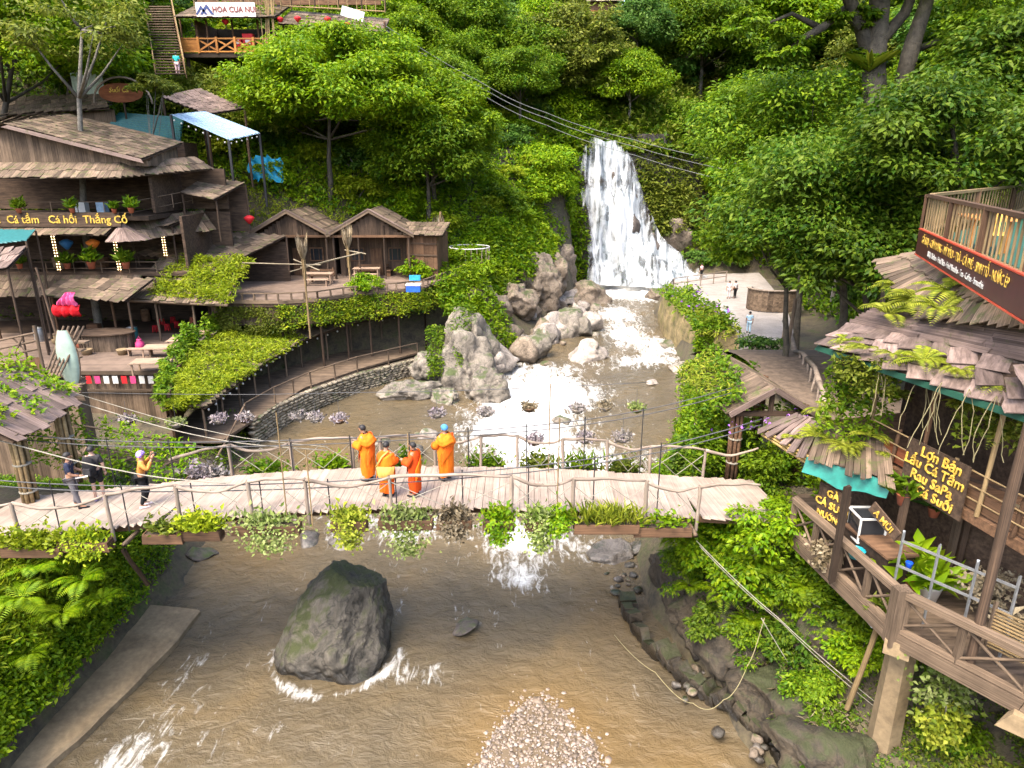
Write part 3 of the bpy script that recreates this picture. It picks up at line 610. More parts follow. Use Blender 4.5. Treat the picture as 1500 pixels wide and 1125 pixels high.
# concrete apron on the left bank
op = [(292, 893), (268, 925), (235, 962), (185, 1012), (130, 1066), (75, 1115), (20, 1165), (-60, 1230)]; ip = [(236, 888), (205, 915), (165, 950), (112, 995), (55, 1045), (0, 1092), (-60, 1140), (-150, 1200)]
mb = MB(); rows = []
for i in range(len(op)-1):
    for k in range(3):
        u = k/3; a = atz(op[i][0]*(1-u)+op[i+1][0]*u, op[i][1]*(1-u)+op[i+1][1]*u, -4.98); b_ = atz(ip[i][0]*(1-u)+ip[i+1][0]*u, ip[i][1]*(1-u)+ip[i+1][1]*u, -4.85); w_ = random.uniform(-.03, .03)
        rows.append([b_+Vector((-1.6, 0, .25)), b_+Vector((-.5, 0, .08)), b_+Vector((0, 0, w_)), a.lerp(b_, .5)+Vector((0, 0, .02)), a+Vector((w_-.08, 0, 0)), a+Vector((w_, 0, -.06))])
mb.sheet(rows, .5); o = build('concrete_apron', mb, M_CONC, None); tag(o, 'thin curving tan concrete apron along the left bank at the water edge', 'embankment')

# broken ledge of old concrete along the right waterline
t = thing('broken_ledge', 'broken grey concrete ledge along the right waterline', 'embankment', atz(1000, 985, -5.2))
lp = [(905, 872), (915, 900), (940, 935), (975, 970), (1010, 1000), (1045, 1022), (1085, 1050), (1125, 1090), (1150, 1130)]
for i, (a, b_) in enumerate(zip(lp, lp[1:])):
    p0 = atz(*a, -4.85); p1 = atz(*b_, -4.85); d = (p1-p0); nrm = Vector((d.y, -d.x, 0)).normalized(); nrm = -nrm if nrm.x < 0 else nrm
    for k in range(3):
        u0 = k/3; u1 = (k+.95)/3; w = random.uniform(.25, .65); c0 = p0.lerp(p1, u0)+nrm*w*.5+Vector((0, 0, random.uniform(-.25, .12))); c1 = p0.lerp(p1, u1)+nrm*w*.5+Vector((0, 0, random.uniform(-.25, .12)))
        bar('slab', t, R_BANK, c0, c1, w, random.uniform(.3, .5), 'board')

# ================================================================== LEAVES
def leaf_arr(c, d, n, l, w, fold=.18, droop=.12):
    """folded leaves: base c, direction d, normal n, length l, width w -> verts (N*4,3), tris"""
    d = d/np.linalg.norm(d, axis=1)[:, None]; s = np.cross(d, n); s = s/(np.linalg.norm(s, axis=1)[:, None]+1e-9); n2 = np.cross(s, d)
    l = np.broadcast_to(l, (len(c),))[:, None]; w = np.broadcast_to(w, (len(c),))[:, None]
    mid = c+d*l*.45
    V = np.stack([c, mid+s*w*.5+n2*w*fold, c+d*l-n2*l*droop, mid-s*w*.5+n2*w*fold], 1)
    k = np.arange(len(c))*4
    T = np.concatenate([np.stack([k, k+1, k+2], -1), np.stack([k, k+2, k+3], -1)])
    return V.reshape(-1, 3), T
class Leaves:
    def __init__(s): s.V = []; s.T = []; s.n = 0
    def add(s, VT):
        V, T = VT; s.V.append(V); s.T.append(T+s.n); s.n += len(V); return s
    def mesh(s, name, off=(0, 0, 0)): return mesh_np(name, np.concatenate(s.V)-np.array(off), tris=np.concatenate(s.T))
def rdir(n, r=rng):
    v = r.normal(size=(n, 3)); return v/np.linalg.norm(v, axis=1)[:, None]
def crown_leaves(seed, rad, nclump, nleaf, ls, clump=.36, flat=.6, low=-.45, hang=0.0, asp=.5):
    """leaf clumps through an uneven crown centred on the origin"""
    r = np.random.default_rng(seed); out = Leaves(); rad = np.array(rad); cs = []
    while len(cs) < nclump:
        d = rdir(1, r)[0]
        if d[2] < low: continue
        k = (.45+.55*r.random()**.5)*(1+.30*float(vnoise(d[0]*1.7+seed, d[1]*1.7, d[2]*1.7))); cs.append(d*k)
    cs = np.array(cs)
    for cpos in cs:
        n = int(nleaf*r.uniform(.6, 1.35)); cr = clump*r.uniform(.65, 1.25)
        p = rdir(n, r)*(r.random(n)**.45)[:, None]*cr*np.array([1, 1, flat])
        if hang: p[:, 2] -= hang*np.abs(p[:, 0]+p[:, 1])*.8
        pos = (cpos+p)*rad
        out_d = p/cr; nrm = out_d*np.array([.5, .5, .3])+np.array([0, 0, .75])+.55*rdir(n, r); dr = out_d*np.array([1, 1, .2])+.7*rdir(n, r)*np.array([1, 1, .5])-np.array([0, 0, .25+hang])
        l = ls*r.uniform(.5, 1.35, n)*r.uniform(.8, 1.2); out.add(leaf_arr(pos, dr, nrm, l, l*asp))
    return out, cs*rad
def make_tree(name, seed, rad, cz, nclump, nleaf, ls, lm, bark, trunk_r=.18, lean=(0, 0), limbs=7, **kw):
    """tree root at the origin: tapered trunk with limbs, crown of leaf clumps"""
    t = bpy.data.objects.new(name, None); COL.objects.link(t)
    lv, cs = crown_leaves(seed, rad, nclump, nleaf, ls, **kw); top = Vector((lean[0], lean[1], cz))
    link('crown', lv.mesh('crown', (-top.x, -top.y, -top.z)), lm, t)
    mb = MB(); r = random.Random(seed); path = [Vector((lean[0]*k*k+r.uniform(-.1, .1)*(0 < k < 1)*rad[0]*.3, lean[1]*k*k, cz*1.0*k)) for k in (0, .2, .4, .6, .8, 1.0)]
    mb.tube([path[0]-Vector((0, 0, .6))]+path, [trunk_r*1.35, trunk_r*1.15, trunk_r, trunk_r*.85, trunk_r*.7, trunk_r*.55, trunk_r*.3], 8)
    for k in range(limbs):
        c_ = Vector(cs[r.randrange(len(cs))])+top; b0 = path[r.choice((3, 3, 4, 4, 5))]; mid = b0.lerp(c_, .5)+Vector((0, 0, -.08*rad[2]))
        mb.tube([b0, mid, c_], [trunk_r*.45, trunk_r*.3, trunk_r*.1], 5)
    build('trunk', mb, bark, t, True, local=True)
    return t
M_BARK = rock_mat('mossy_bark', (.022, .018, .013), (.085, .07, .05), moss=.45, mosscol=(.06, .07, .012), scale=2.5)
M_BARKL = rock_mat('grey_bark', (.06, .055, .045), (.20, .18, .15), moss=.1, scale=2.5)
def place(proto, x, y, z, s=1.0, rz=None, label=None, cat='tree', group=None, first=[set()], sz=None):
    if id(proto) in first[0]: o = copy_tree(proto)
    else: o = proto; first[0].add(id(proto))
    o.location = (x, y, z); o.rotation_euler.z = random.uniform(0, 6.28) if rz is None else rz; o.scale = (s, s, s*(sz or 1))
    for k_ in ('label', 'category', 'group'):
        if k_ in o: del o[k_]
    return tag(o, label, cat, group)
PT = {
 'bright': [make_tree('broadleaf_tree', 101, (3.6, 3.6, 3.0), 5.6, 78, 340, .28, L_BRIGHT, M_BARKL), make_tree('broadleaf_tree', 102, (3.0, 3.4, 3.6), 5.8, 74, 340, .27, L_BRIGHT, M_BARKL)],
 'mid': [make_tree('forest_tree', 103, (3.6, 3.4, 3.4), 5.6, 76, 340, .28, L_MID, M_BARK), make_tree('forest_tree', 104, (3.2, 3.8, 3.0), 5.0, 74, 340, .31, L_MID, M_BARK)],
 'dark': [make_tree('evergreen_tree', 105, (3.4, 3.4, 3.7), 6.0, 76, 340, .28, L_DARK, M_BARK), make_tree('evergreen_tree', 106, (3.8, 3.4, 3.2), 5.4, 74, 340, .31, L_DARK, M_BARK)],
 'olive': [make_tree('olive_green_tree', 107, (3.4, 3.4, 3.0), 5.8, 60, 300, .29, L_OLIVE, M_BARKL, clump=.28), make_tree('olive_green_tree', 108, (2.8, 3.0, 3.6), 6.4, 56, 300, .28, L_OLIVE, M_BARKL, clump=.28)],
 'blue': [make_tree('blue_green_tree', 109, (3.4, 3.2, 3.2), 5.6, 70, 340, .28, L_BLUE, M_BARK)],
 'plume': [make_tree('feathery_bamboo_clump', 110, (2.6, 2.6, 4.2), 5.4, 44, 190, .55, L_BLUE, M_BARK, hang=.9, asp=.16, clump=.34), make_tree('feathery_bamboo_clump', 111, (2.6, 2.6, 4.0), 5.0, 42, 190, .52, L_MID, M_BARK, hang=.9, asp=.16, clump=.34)]}
def make_shrub(name, seed, rad, n, k, ls, lm, **kw):
    t = bpy.data.objects.new(name, None); COL.objects.link(t); lv, cs = crown_leaves(seed, rad, n, k, ls, low=-.2, **kw)
    link('foliage', lv.mesh('foliage', (0, 0, -rad[2]*.45)), lm, t)
    mb = MB(); r = random.Random(seed)
    for _ in range(5):
        c_ = Vector(cs[r.randrange(len(cs))])*.8+Vector((0, 0, rad[2]*.45)); mb.tube([(0, 0, -.3), c_*.5+Vector((0, 0, -.05)), c_], [.05, .035, .012], 5)
    build('stem', mb, M_BARKL, t, True, local=True); return t
PS = {
 'bright': [make_shrub('leafy_shrub', 201, (1.3, 1.3, 1.0), 30, 110, .21, L_BRIGHT), make_shrub('leafy_shrub', 202, (1.1, 1.5, 1.2), 30, 110, .19, L_BRIGHT)],
 'mid': [make_shrub('leafy_shrub', 203, (1.4, 1.2, 1.0), 30, 110, .21, L_MID), make_shrub('leafy_shrub', 204, (1.2, 1.2, 1.2), 30, 110, .19, L_MID)],
 'dark': [make_shrub('dark_shrub', 205, (1.3, 1.3, 1.1), 26, 70, .28, L_DARK)],
 'lime': [make_shrub('leafy_shrub', 206, (1.2, 1.2, .9), 26, 70, .22, L_LIME)],
 'olive': [make_shrub('leafy_shrub', 207, (1.3, 1.3, 1.0), 22, 60, .26, L_OLIVE)],
 'blue': [make_shrub('leafy_shrub', 208, (1.3, 1.3, 1.0), 24, 64, .26, L_BLUE)]}
def in_view(p, mg=160):
    """seen from here or from a step aside"""
    x, y, z = p[0], p[1], p[2]-CAM_Z; zc = y*math.cos(PITCH)-z*math.sin(PITCH); yc = y*math.sin(PITCH)+z*math.cos(PITCH)
    if zc < 1: return False
    return -mg < 750+F_PX*x/zc < 1500+mg and -mg < 562-F_PX*yc/zc < 1125+mg
def topix(p):
    x, y, z = p[0], p[1], p[2]-CAM_Z; zc = y*math.cos(PITCH)-z*math.sin(PITCH); yc = y*math.sin(PITCH)+z*math.cos(PITCH)
    return 750+F_PX*x/zc, 562.5-F_PX*yc/zc

# ---- the hillsides: every tree is a tree
def grow(n, region, kinds, label, group, proto, smin, smax, mind, cat, seed, ok=None, sz=None, sink=.3):
    r = random.Random(seed); pts = []; tries = 0
    x0, x1, y0, y1 = region
    while len(pts) < n and tries < n*60:
        if tries % 400 == 0:
            bx_ = [r.uniform(x0, x1) for _ in range(400)]; by_ = [r.uniform(y0, y1) for _ in range(400)]; bz_ = hgt(np.array(bx_), np.array(by_))
        x = bx_[tries % 400]; y = by_[tries % 400]; z = float(bz_[tries % 400]); tries += 1
        if ok and not ok(x, y, z): continue
        if not (in_view((x, y, z)) or in_view((x, y, z+6*smax))): continue
        md = mind*(1 if y < 90 else 1.5)
        if any((x-a)**2+(y-b_)**2 < md*md for a, b_ in pts): continue
        pts.append((x, y)); k = r.choice(kinds); pr = r.choice(proto[k])
        place(pr, x, y, z-sink, r.uniform(smin, smax)*(1 if y < 95 else 1.35), r.uniform(0, 6.28), label[k], cat, group, sz=sz)
    return pts
def off_river(x, y, z):
    xl = np.interp(y, RY, RXL); xr = np.interp(y, RY, RXR)
    if y < 76 and xl-1 < x < xr+1: return False
    if 2 < x < 20 and 74 < y < 81: return False
    if x > xr and 38 < y < 76 and x < xr+14: return False
    return True
def left_slope_ok(x, y, z):
    if not off_river(x, y, z) or x > 6: return False
    if -40 < x < -3 and y < 57: return False             # the terrace and the restaurant
    px, py = topix((x, y, z+2.5))
    if 170 < px < 440 and -80 < py < 260: return False      # keep the upper building and stairs open
    if y < 77 and 660 < px < 870 and py > 170: return False
    if y < 68 and 380 < topix((x, y, z+4))[0] < 610: return False   # leave the big spreading tree standing clear
    return True
TL = {'bright': 'bright green broadleaf tree on the hillside left of the waterfall', 'mid': 'mid green leafy tree on the hillside left of the waterfall', 'dark': 'dark evergreen tree on the hillside left of the waterfall', 'olive': 'olive tinted loose tree on the hillside left of the waterfall', 'blue': 'blue green tree on the hillside left of the waterfall', 'plume': 'feathery drooping bamboo on the hillside left of the waterfall'}
grow(64, (-75, 6, 57, 100), ['bright', 'bright', 'bright', 'mid', 'olive', 'plume', 'mid'], TL, 'trees on the hillside left of the waterfall', PT, .75, 1.25, 4.2, 'tree', 1, left_slope_ok)
TB = {k_: v.replace('on the hillside left of', 'on the high slope behind') for k_, v in TL.items()}
grow(110, (-60, 85, 82, 185), ['mid', 'mid', 'bright', 'bright', 'olive', 'olive', 'blue'], TB, 'trees on the high slope behind the waterfall', PT, 1.0, 1.6, 6.0, 'tree', 2, lambda x, y, z: off_river(x, y, z) and x < 55)
TR = {k_: v.replace('on the hillside left of the waterfall', 'on the right hillside above the plaza') for k_, v in TL.items()}
grow(60, (24, 90, 34, 100), ['mid', 'dark', 'dark', 'olive', 'bright', 'mid'], TR, 'trees on the right hillside above the plaza', PT, .9, 1.4, 4.6, 'tree', 3, lambda x, y, z: off_river(x, y, z) and not (x < 30 and y < 42) and not (y < 46 and 1090 < topix((x, y, z+5))[0] < 1480))
SL = {'bright': 'bright leafy shrub on the steep bank left of the waterfall', 'mid': 'mid green shrub on the steep bank left of the waterfall', 'dark': 'dark shrub on the steep bank left of the waterfall', 'lime': 'yellow green shrub on the steep bank left of the waterfall', 'olive': 'olive shrub on the steep bank left of the waterfall', 'blue': 'blue green shrub on the steep bank left of the waterfall'}
grow(170, (-60, 8, 55, 88), ['bright', 'bright', 'mid', 'lime', 'dark', 'blue'], SL, 'shrubs on the steep bank left of the waterfall', PS, .9, 1.7, 1.7, 'shrub', 4, lambda x, y, z: off_river(x, y, z) and not (-40 < x < -4 and y < 57) and z > -2.5 and not (y < 74 and np.interp(y, RY, RXL)-x < 4.2), sink=.15)
SR = {k_: v.replace('on the steep bank left of the waterfall', 'on the wooded slope right of the waterfall') for k_, v in SL.items()}
grow(130, (14, 75, 30, 110), ['mid', 'dark', 'olive', 'bright', 'blue'], SR, 'shrubs on the wooded slope right of the waterfall', PS, 1.0, 2.0, 2.0, 'shrub', 5, lambda x, y, z: off_river(x, y, z) and not (x < 26 and y < 42) and z > -2.2, sink=.15)

# ---- undergrowth that nobody could count
def cover(name, label, region, n, ls, lm, ok=None, tuft=5, lift=.35, seed=1, asp=.5, up=.6, pw=1.6, fine=None):
    r = np.random.default_rng(seed); x0, x1, y0, y1 = region; out = Leaves(); got = 0; tries = 0; nt_ = n//tuft
    while got < nt_ and tries < 60:
        tries += 1; k = 6000; x = r.uniform(x0, x1, k); y = r.uniform(y0, y1, k); e = .25
        z = hgt(x, y); gxx = (hgt(x+e, y)-hgt(x-e, y))/(2*e); gyy = (hgt(x, y+e)-hgt(x, y-e))/(2*e)
        sl = np.sqrt(1+gxx**2+gyy**2); keep = r.random(k) < np.minimum(sl, 5)/5*np.minimum((max(y0, 8)/np.maximum(y, 1))**pw*1.2, 1)
        d = np.maximum(y*math.cos(PITCH)-(z-CAM_Z)*math.sin(PITCH), .5); px = 750+F_PX*x/d; py = 562-F_PX*(y*math.sin(PITCH)+(z-CAM_Z)*math.cos(PITCH))/d
        keep &= (px > -160) & (px < 1660) & (py > -160) & (py < 1290)
        if ok is not None: keep &= ok(x, y, z)
        x, y, z, gxx, gyy = (q_[keep] for q_ in (x, y, z, gxx, gyy))
        if not len(x): continue
        nn = np.stack([-gxx, -gyy, np.ones_like(x)], -1); nn /= np.linalg.norm(nn, axis=1)[:, None]
        P0 = np.repeat(np.stack([x, y, z], -1), tuft, 0); NN = np.repeat(nn, tuft, 0); m_ = len(P0)
        th = np.repeat(.35+.65*np.clip(vnoise(x*.8, y*.8, z*.8)+.6, 0, 1.4), tuft)
        pos = P0+NN*(r.random(m_)*lift*th)[:, None]+rdir(m_, r)*ls*.8
        dr = NN*.4+rdir(m_, r)*.9+np.array([0, 0, .1]); nr_ = NN*.5+np.array([0, 0, up])+.55*rdir(m_, r)
        l = ls*r.uniform(.55, 1.35, m_)*np.repeat(np.clip(y/ (fine or 1e9), .3, 1) if fine else np.ones_like(y), tuft)
        out.add(leaf_arr(pos, dr, nr_, l, l*asp, droop=.2)); got += len(x)
    o = link(name, out.mesh(name), lm); return tag(o, label, 'undergrowth', kind='stuff')
def c_offriver(x, y, z):
    xl = np.interp(y, RY, RXL); xr = np.interp(y, RY, RXR); return ~((y < 77) & (x > xl-.9) & (x < xr+.6))
def c_left(x, y, z): return c_offriver(x, y, z) & ~((y < 74) & (np.interp(y, RY, RXL)-x < 4.0)) & ~((x > -42) & (x < -4) & (y < 56.5)) & (x < 8)
def c_right(x, y, z):
    xr = np.interp(y, RY, RXR); return c_offriver(x, y, z) & ~((x > xr) & (y > 38) & (y < 78) & (x < xr+12.5))
cover('undergrowth', 'dense bright undergrowth covering the hillside left of the waterfall', (-70, 9, 54, 100), 100000, .34, L_BRIGHT, c_left, lift=1.0, seed=11)
cover('undergrowth', 'mid green undergrowth between the trees left of the waterfall', (-70, 9, 54, 110), 50000, .42, L_MID, c_left, lift=.7, seed=12)
cover('undergrowth', 'olive undergrowth covering the slope behind the waterfall', (-40, 70, 79, 170), 70000, .55, L_OLIVE, c_right, lift=1.2, seed=13)
cover('undergrowth', 'mid green undergrowth covering the right hillside', (12, 80, 30, 150), 80000, .46, L_MID, lambda x, y, z: c_right(x, y, z) & ~((x < 24) & (y < 42)), lift=1.0, seed=14)
near_l = lambda x, y, z: (x < -12.2) & (z > -4.2) & ~((x < -13.0) & (y > 16.2) & (z > -1.2))
cover('bank_plants', 'bright leafy plants hanging over the lower left bank', (-26, -12.0, 7, 21), 52000, .14, L_BRIGHT, lambda x, y, z: near_l(x, y, z) & (vnoise(x*.8, y*.8, z*.8) > -.35), lift=.8, seed=15)
cover('bank_plants', 'deep green leaves growing through the lower left bank plants', (-26, -12.0, 7, 23), 30000, .13, L_MID, near_l, lift=.35, seed=16)
cover('bank_plants', 'green leaves over the upper part of the right bank below the house', (5.2, 14, 9, 19.8), 26000, .17, L_BRIGHT, lambda x, y, z: (z > -2.7) & (vnoise(x*.9, y*.9) > -.35), lift=.6, seed=17)
cover('bank_plants', 'dark weeds on the damp earth of the right bank', (5.0, 14, 8.5, 19), 9000, .12, L_OLIVE, lambda x, y, z: (z > -4.7) & (z < -1.5) & (vnoise(x*1.3, y*1.3, 5) > .05), lift=.15, seed=18)
cover('bank_plants', 'tangled greenery on the right bank between bridge and planter wall', (6.5, 16, 20.5, 40), 22000, .22, L_MID, lambda x, y, z: c_offriver(x, y, z) & (x < np.interp(y, RY, RXR)+4.0) & (x < 14), lift=.7, seed=19)
cover('bank_plants', 'bright green leaves on the right bank behind the bridge gate', (6.5, 14, 20.5, 36), 9000, .20, L_BRIGHT, lambda x, y, z: c_offriver(x, y, z) & (x < np.interp(y, RY, RXR)+3.4), lift=.9, seed=20)

cover('undergrowth', 'dark glossy growth on the ledge right above the waterfall', (0, 26, 79.5, 96), 26000, .6, L_MID, None, lift=1.6, seed=21, pw=.5)
cover('undergrowth', 'pale leafed growth trailing over the waterfall ledge', (0, 26, 80, 100), 14000, .55, L_OLIVE, None, lift=2.2, seed=22, pw=.5)
cover('bank_plants', 'lime green fern tips along the top of the lower left bank', (-20, -12.0, 7, 17), 7000, .26, L_LIME, lambda x, y, z: (z > -2.6) & (vnoise(x*1.1, y*1.1, 2) > -.1) & ~((x < -13) & (y > 16.2)), lift=.6, seed=23, asp=.2)
cover('bank_plants', 'low moss and weeds over the damp earth of the right bank', (5.0, 14, 7, 19), 12000, .09, L_DARK, lambda x, y, z: (z > -4.8) & (z < -1.2), lift=.1, seed=24)

cover('grass_slope', 'yellow green grass slope behind the huts and canopy', (-26, -6, 54.6, 62), 16000, .30, L_LIME, None, lift=.4, seed=25, asp=.22)
cover('undergrowth', 'leafy ground cover behind the restaurant roofs', (-48, -18, 46.8, 60), 24000, .34, L_MID, lambda x, y, z: ~((x > -24) & (y > 54)), lift=.6, seed=26)
cover('bank_plants', 'weeds along the foot of the restaurant and stairs', (-24, -13.5, 21, 34), 9000, .16, L_MID, lambda x, y, z: vnoise(x*.7, y*.7) > 0, lift=.35, seed=27)

# ---- trees that can be told apart
def single(name, label, loc, **kw):
    t = make_tree(name, **kw); t.location = loc; tag(t, label, 'tree'); return t
def tree_px(name, label, base_px, y, cpx, cpy, rx, rz_, lm, seed, nclump, nleaf, ls, bark=None, ry=None, bz=None, **kw):
    """tree with its crown centred where the line of sight (cpx, cpy) meets distance y"""
    bx = aty(base_px, 400, y).x; c_ = aty(cpx, cpy, y); z0 = bz if bz is not None else hz(bx, y)
    return single(name, label, (bx, y, z0), seed=seed, rad=(rx, ry or rx, rz_), cz=c_.z-z0, lean=(c_.x-bx, 0), nclump=nclump, nleaf=nleaf, ls=ls, lm=lm, bark=bark or M_BARK, **kw)
tree_px('broadleaf_tree', 'big spreading bright green tree with slim dark trunk above the wooden huts', 492, 57, 488, 140, 6.6, 4.6, L_BRIGHT, 301, 170, 380, .33, trunk_r=.22, limbs=14, clump=.26)
tree_px('broadleaf_tree', 'bright green tree leaning over the bank right of the big spreading tree', 640, 60, 625, 185, 4.8, 4.6, L_BRIGHT, 302, 105, 340, .32, trunk_r=.2, clump=.28)
tree_px('broadleaf_tree', 'round bushy tree overhanging the left edge of the waterfall', 790, 73, 785, 262, 3.6, 3.2, L_BRIGHT, 303, 80, 340, .30, trunk_r=.2)
tree_px('forest_tree', 'wide tree with cream dusted leaves right above the waterfall', 850, 86, 830, 95, 7.0, 6.0, L_OLIVE, 305, 95, 250, .48, trunk_r=.3, clump=.26)
tree_px('thin_tree', 'slender tree with mossy trunk growing through the restaurant roof', 130, 44, 120, 45, 3.4, 2.4, L_OLIVE, 306, 34, 110, .30, bark=M_BARKL, trunk_r=.24, clump=.3, bz=-1.5, limbs=10)
tree_px('evergreen_tree', 'broad dark leafed tree right of the plaza beside the shingle roof', 1250, 31, 1225, 300, 4.6, 3.2, L_DARK, 307, 125, 340, .24, trunk_r=.22)
tree_px('forest_tree', 'leafy tree overhanging the right edge of the plaza', 1165, 34, 1140, 330, 2.8, 3.4, L_MID, 308, 70, 260, .25, trunk_r=.16, bz=-1.2)
tree_px('forest_tree', 'low dark tree shading the brown path right of the plaza', 1290, 28, 1265, 385, 3.2, 1.7, L_DARK, 309, 70, 260, .23, trunk_r=.2)
tree_px('forest_tree', 'tree with pale flecked leaves behind the broad dark one', 1180, 42, 1170, 200, 5.5, 3.6, L_MID, 310, 105, 320, .28, trunk_r=.2)
tree_px('evergreen_tree', 'dark tree behind the top deck railing at right', 1420, 27, 1400, 215, 3.6, 2.8, L_DARK, 311, 80, 300, .24, trunk_r=.2)
tree_px('forest_tree', 'tall leafy tree at the right edge above the top deck', 1490, 34, 1490, 130, 4.2, 3.6, L_DARK, 312, 90, 280, .29, trunk_r=.25)
tree_px('forest_tree', 'dense dark tree at the upper left corner', 30, 50, 40, 50, 5.6, 4.6, L_BRIGHT, 313, 100, 300, .33, trunk_r=.25)
tree_px('forest_tree', 'mid green tree left of the upper building stairs', 150, 56, 135, 50, 3.4, 4.4, L_MID, 314, 80, 240, .34, trunk_r=.25)
tree_px('forest_tree', 'young olive tree in front of the upper building stairs', 232, 48, 228, 128, 1.2, .7, L_OLIVE, 315, 24, 110, .24, bark=M_BARKL, trunk_r=.07, clump=.36)
# the old mossy tree with dark twisted limbs at upper right
def old_tree():
    y = 37; b0 = aty(1288, 330, y); t = thing('old_tree', 'old tree with dark mossy twisted trunks at the upper right', 'tree', (b0.x, y, hz(b0.x, y)))
    mb = MB(); D = lambda px, py, dy=0: aty(px, py, y+dy)
    for pts, rr in (([(1300, 420), (1296, 300), (1283, 180), (1280, 100), (1287, 20), (1292, -60)], (.75, .7, .62, .55, .5, .42)), ([(1283, 110), (1262, 40), (1240, -10), (1200, -50)], (.42, .36, .3, .22)),
                    ([(1262, 40), (1235, 15), (1205, 40), (1170, 60), (1145, 85)], (.26, .24, .2, .15, .07)), ([(1310, 240), (1318, 140), (1335, 70), (1358, 0), (1368, -60)], (.5, .45, .4, .32, .25)),
                    ([(1318, 140), (1345, 105), (1390, 98), (1440, 60)], (.28, .22, .16, .08)), ([(1335, 75), (1370, 62), (1430, 65)], (.18, .13, .06)), ([(1290, 60), (1325, 20), (1350, -40)], (.3, .26, .2)), ([(1200, 40), (1160, 20), (1110, 40)], (.16, .1, .04))):
        mb.tube([D(p[0], p[1], .4*math.sin(i*2.1)) for i, p in enumerate(pts)], rr, 8)
    build('trunk', mb, M_BARK, t, True)
    lv = Leaves()
    for i, (px, py, s) in enumerate(((1180, -30, 2.4), (1260, -50, 2.8), (1340, -40, 3.0), (1430, 40, 2.6), (1390, 95, 1.6), (1145, 75, 1.2), (1110, 35, 1.2), (1245, 30, 1.0), (1430, -30, 3.0), (1275, 88, .8))):
        l2, _ = crown_leaves(400+i, (s, s, s*.6), 22 if s > 1.3 else 9, 120, .32, clump=.4); c_ = D(px, py)
        lv.add((np.concatenate(l2.V)+np.array(c_), np.concatenate(l2.T)))
    link('crown', lv.mesh('crown', t.location), L_MID, t)
    # bird's nest fern on the trunk
    f = Leaves(); c_ = D(1273, 105, -.6); r = np.random.default_rng(5); n = 26; a = r.random(n)*6.28; dr = np.stack([np.cos(a)*.7, np.sin(a)*.7, np.ones(n)*.8], -1)
    f.add(leaf_arr(np.tile(np.array(c_), (n, 1)), dr, np.stack([-np.cos(a), -np.sin(a), np.ones(n)*.6], -1), 1.5, .28, droop=.3)); link('nest_fern', f.mesh('nest_fern', t.location), L_FERN, t)
old_tree()

# ================================================================== FOOTBRIDGE
BX0, BX1 = -14.6, 7.5
def bc(x):       # centre line y
    return 17.05+(x-BX0)/(BX1-BX0)*1.15
def bz(x):       # deck height: gentle hump
    t = (x-BX0)/(BX1-BX0); return .70*math.sin(math.pi*min(max(t, 0), 1))**1.2
BW = 1.27
bridge = thing('footbridge', 'pale plank footbridge with branch rails arching across the river', 'bridge', (-3.3, 17.6, 0))
x = BX0
while x < BX1:
    w = random.uniform(.17, .24); xm = x+w/2; sk = .18 if xm < -9 else (-.14 if xm > 5 else .02)
    bar('plank', bridge, M_DECK, (xm-sk, bc(xm)-BW-random.uniform(0, .06), bz(xm)-.03+random.uniform(-.008, .008)), (xm+sk, bc(xm)+BW+random.uniform(0, .06), bz(xm)-.03+random.uniform(-.008, .008)), w*.95, .05, 'straight')
    x += w
def bline(off, dz, n=24, x0=BX0, x1=BX1): return [(x0+(x1-x0)*i/n, bc(x0+(x1-x0)*i/n)+off, bz(x0+(x1-x0)*i/n)+dz) for i in range(n+1)]
for off in (-1.05, 0, 1.05):
    mb = MB(); pts = bline(off, -.17)
    for a, b_ in zip(pts, pts[1:]): mb.beam(a, b_, .13, .18)
    build('girder', mb, M_BROWN, bridge)
for i in range(12):
    x = BX0+1+i*1.85; bar('crossbeam', bridge, M_WOOD, (x, bc(x)-1.75, bz(x)-.33), (x, bc(x)+1.75, bz(x)-.33), .12, .12, 'log')
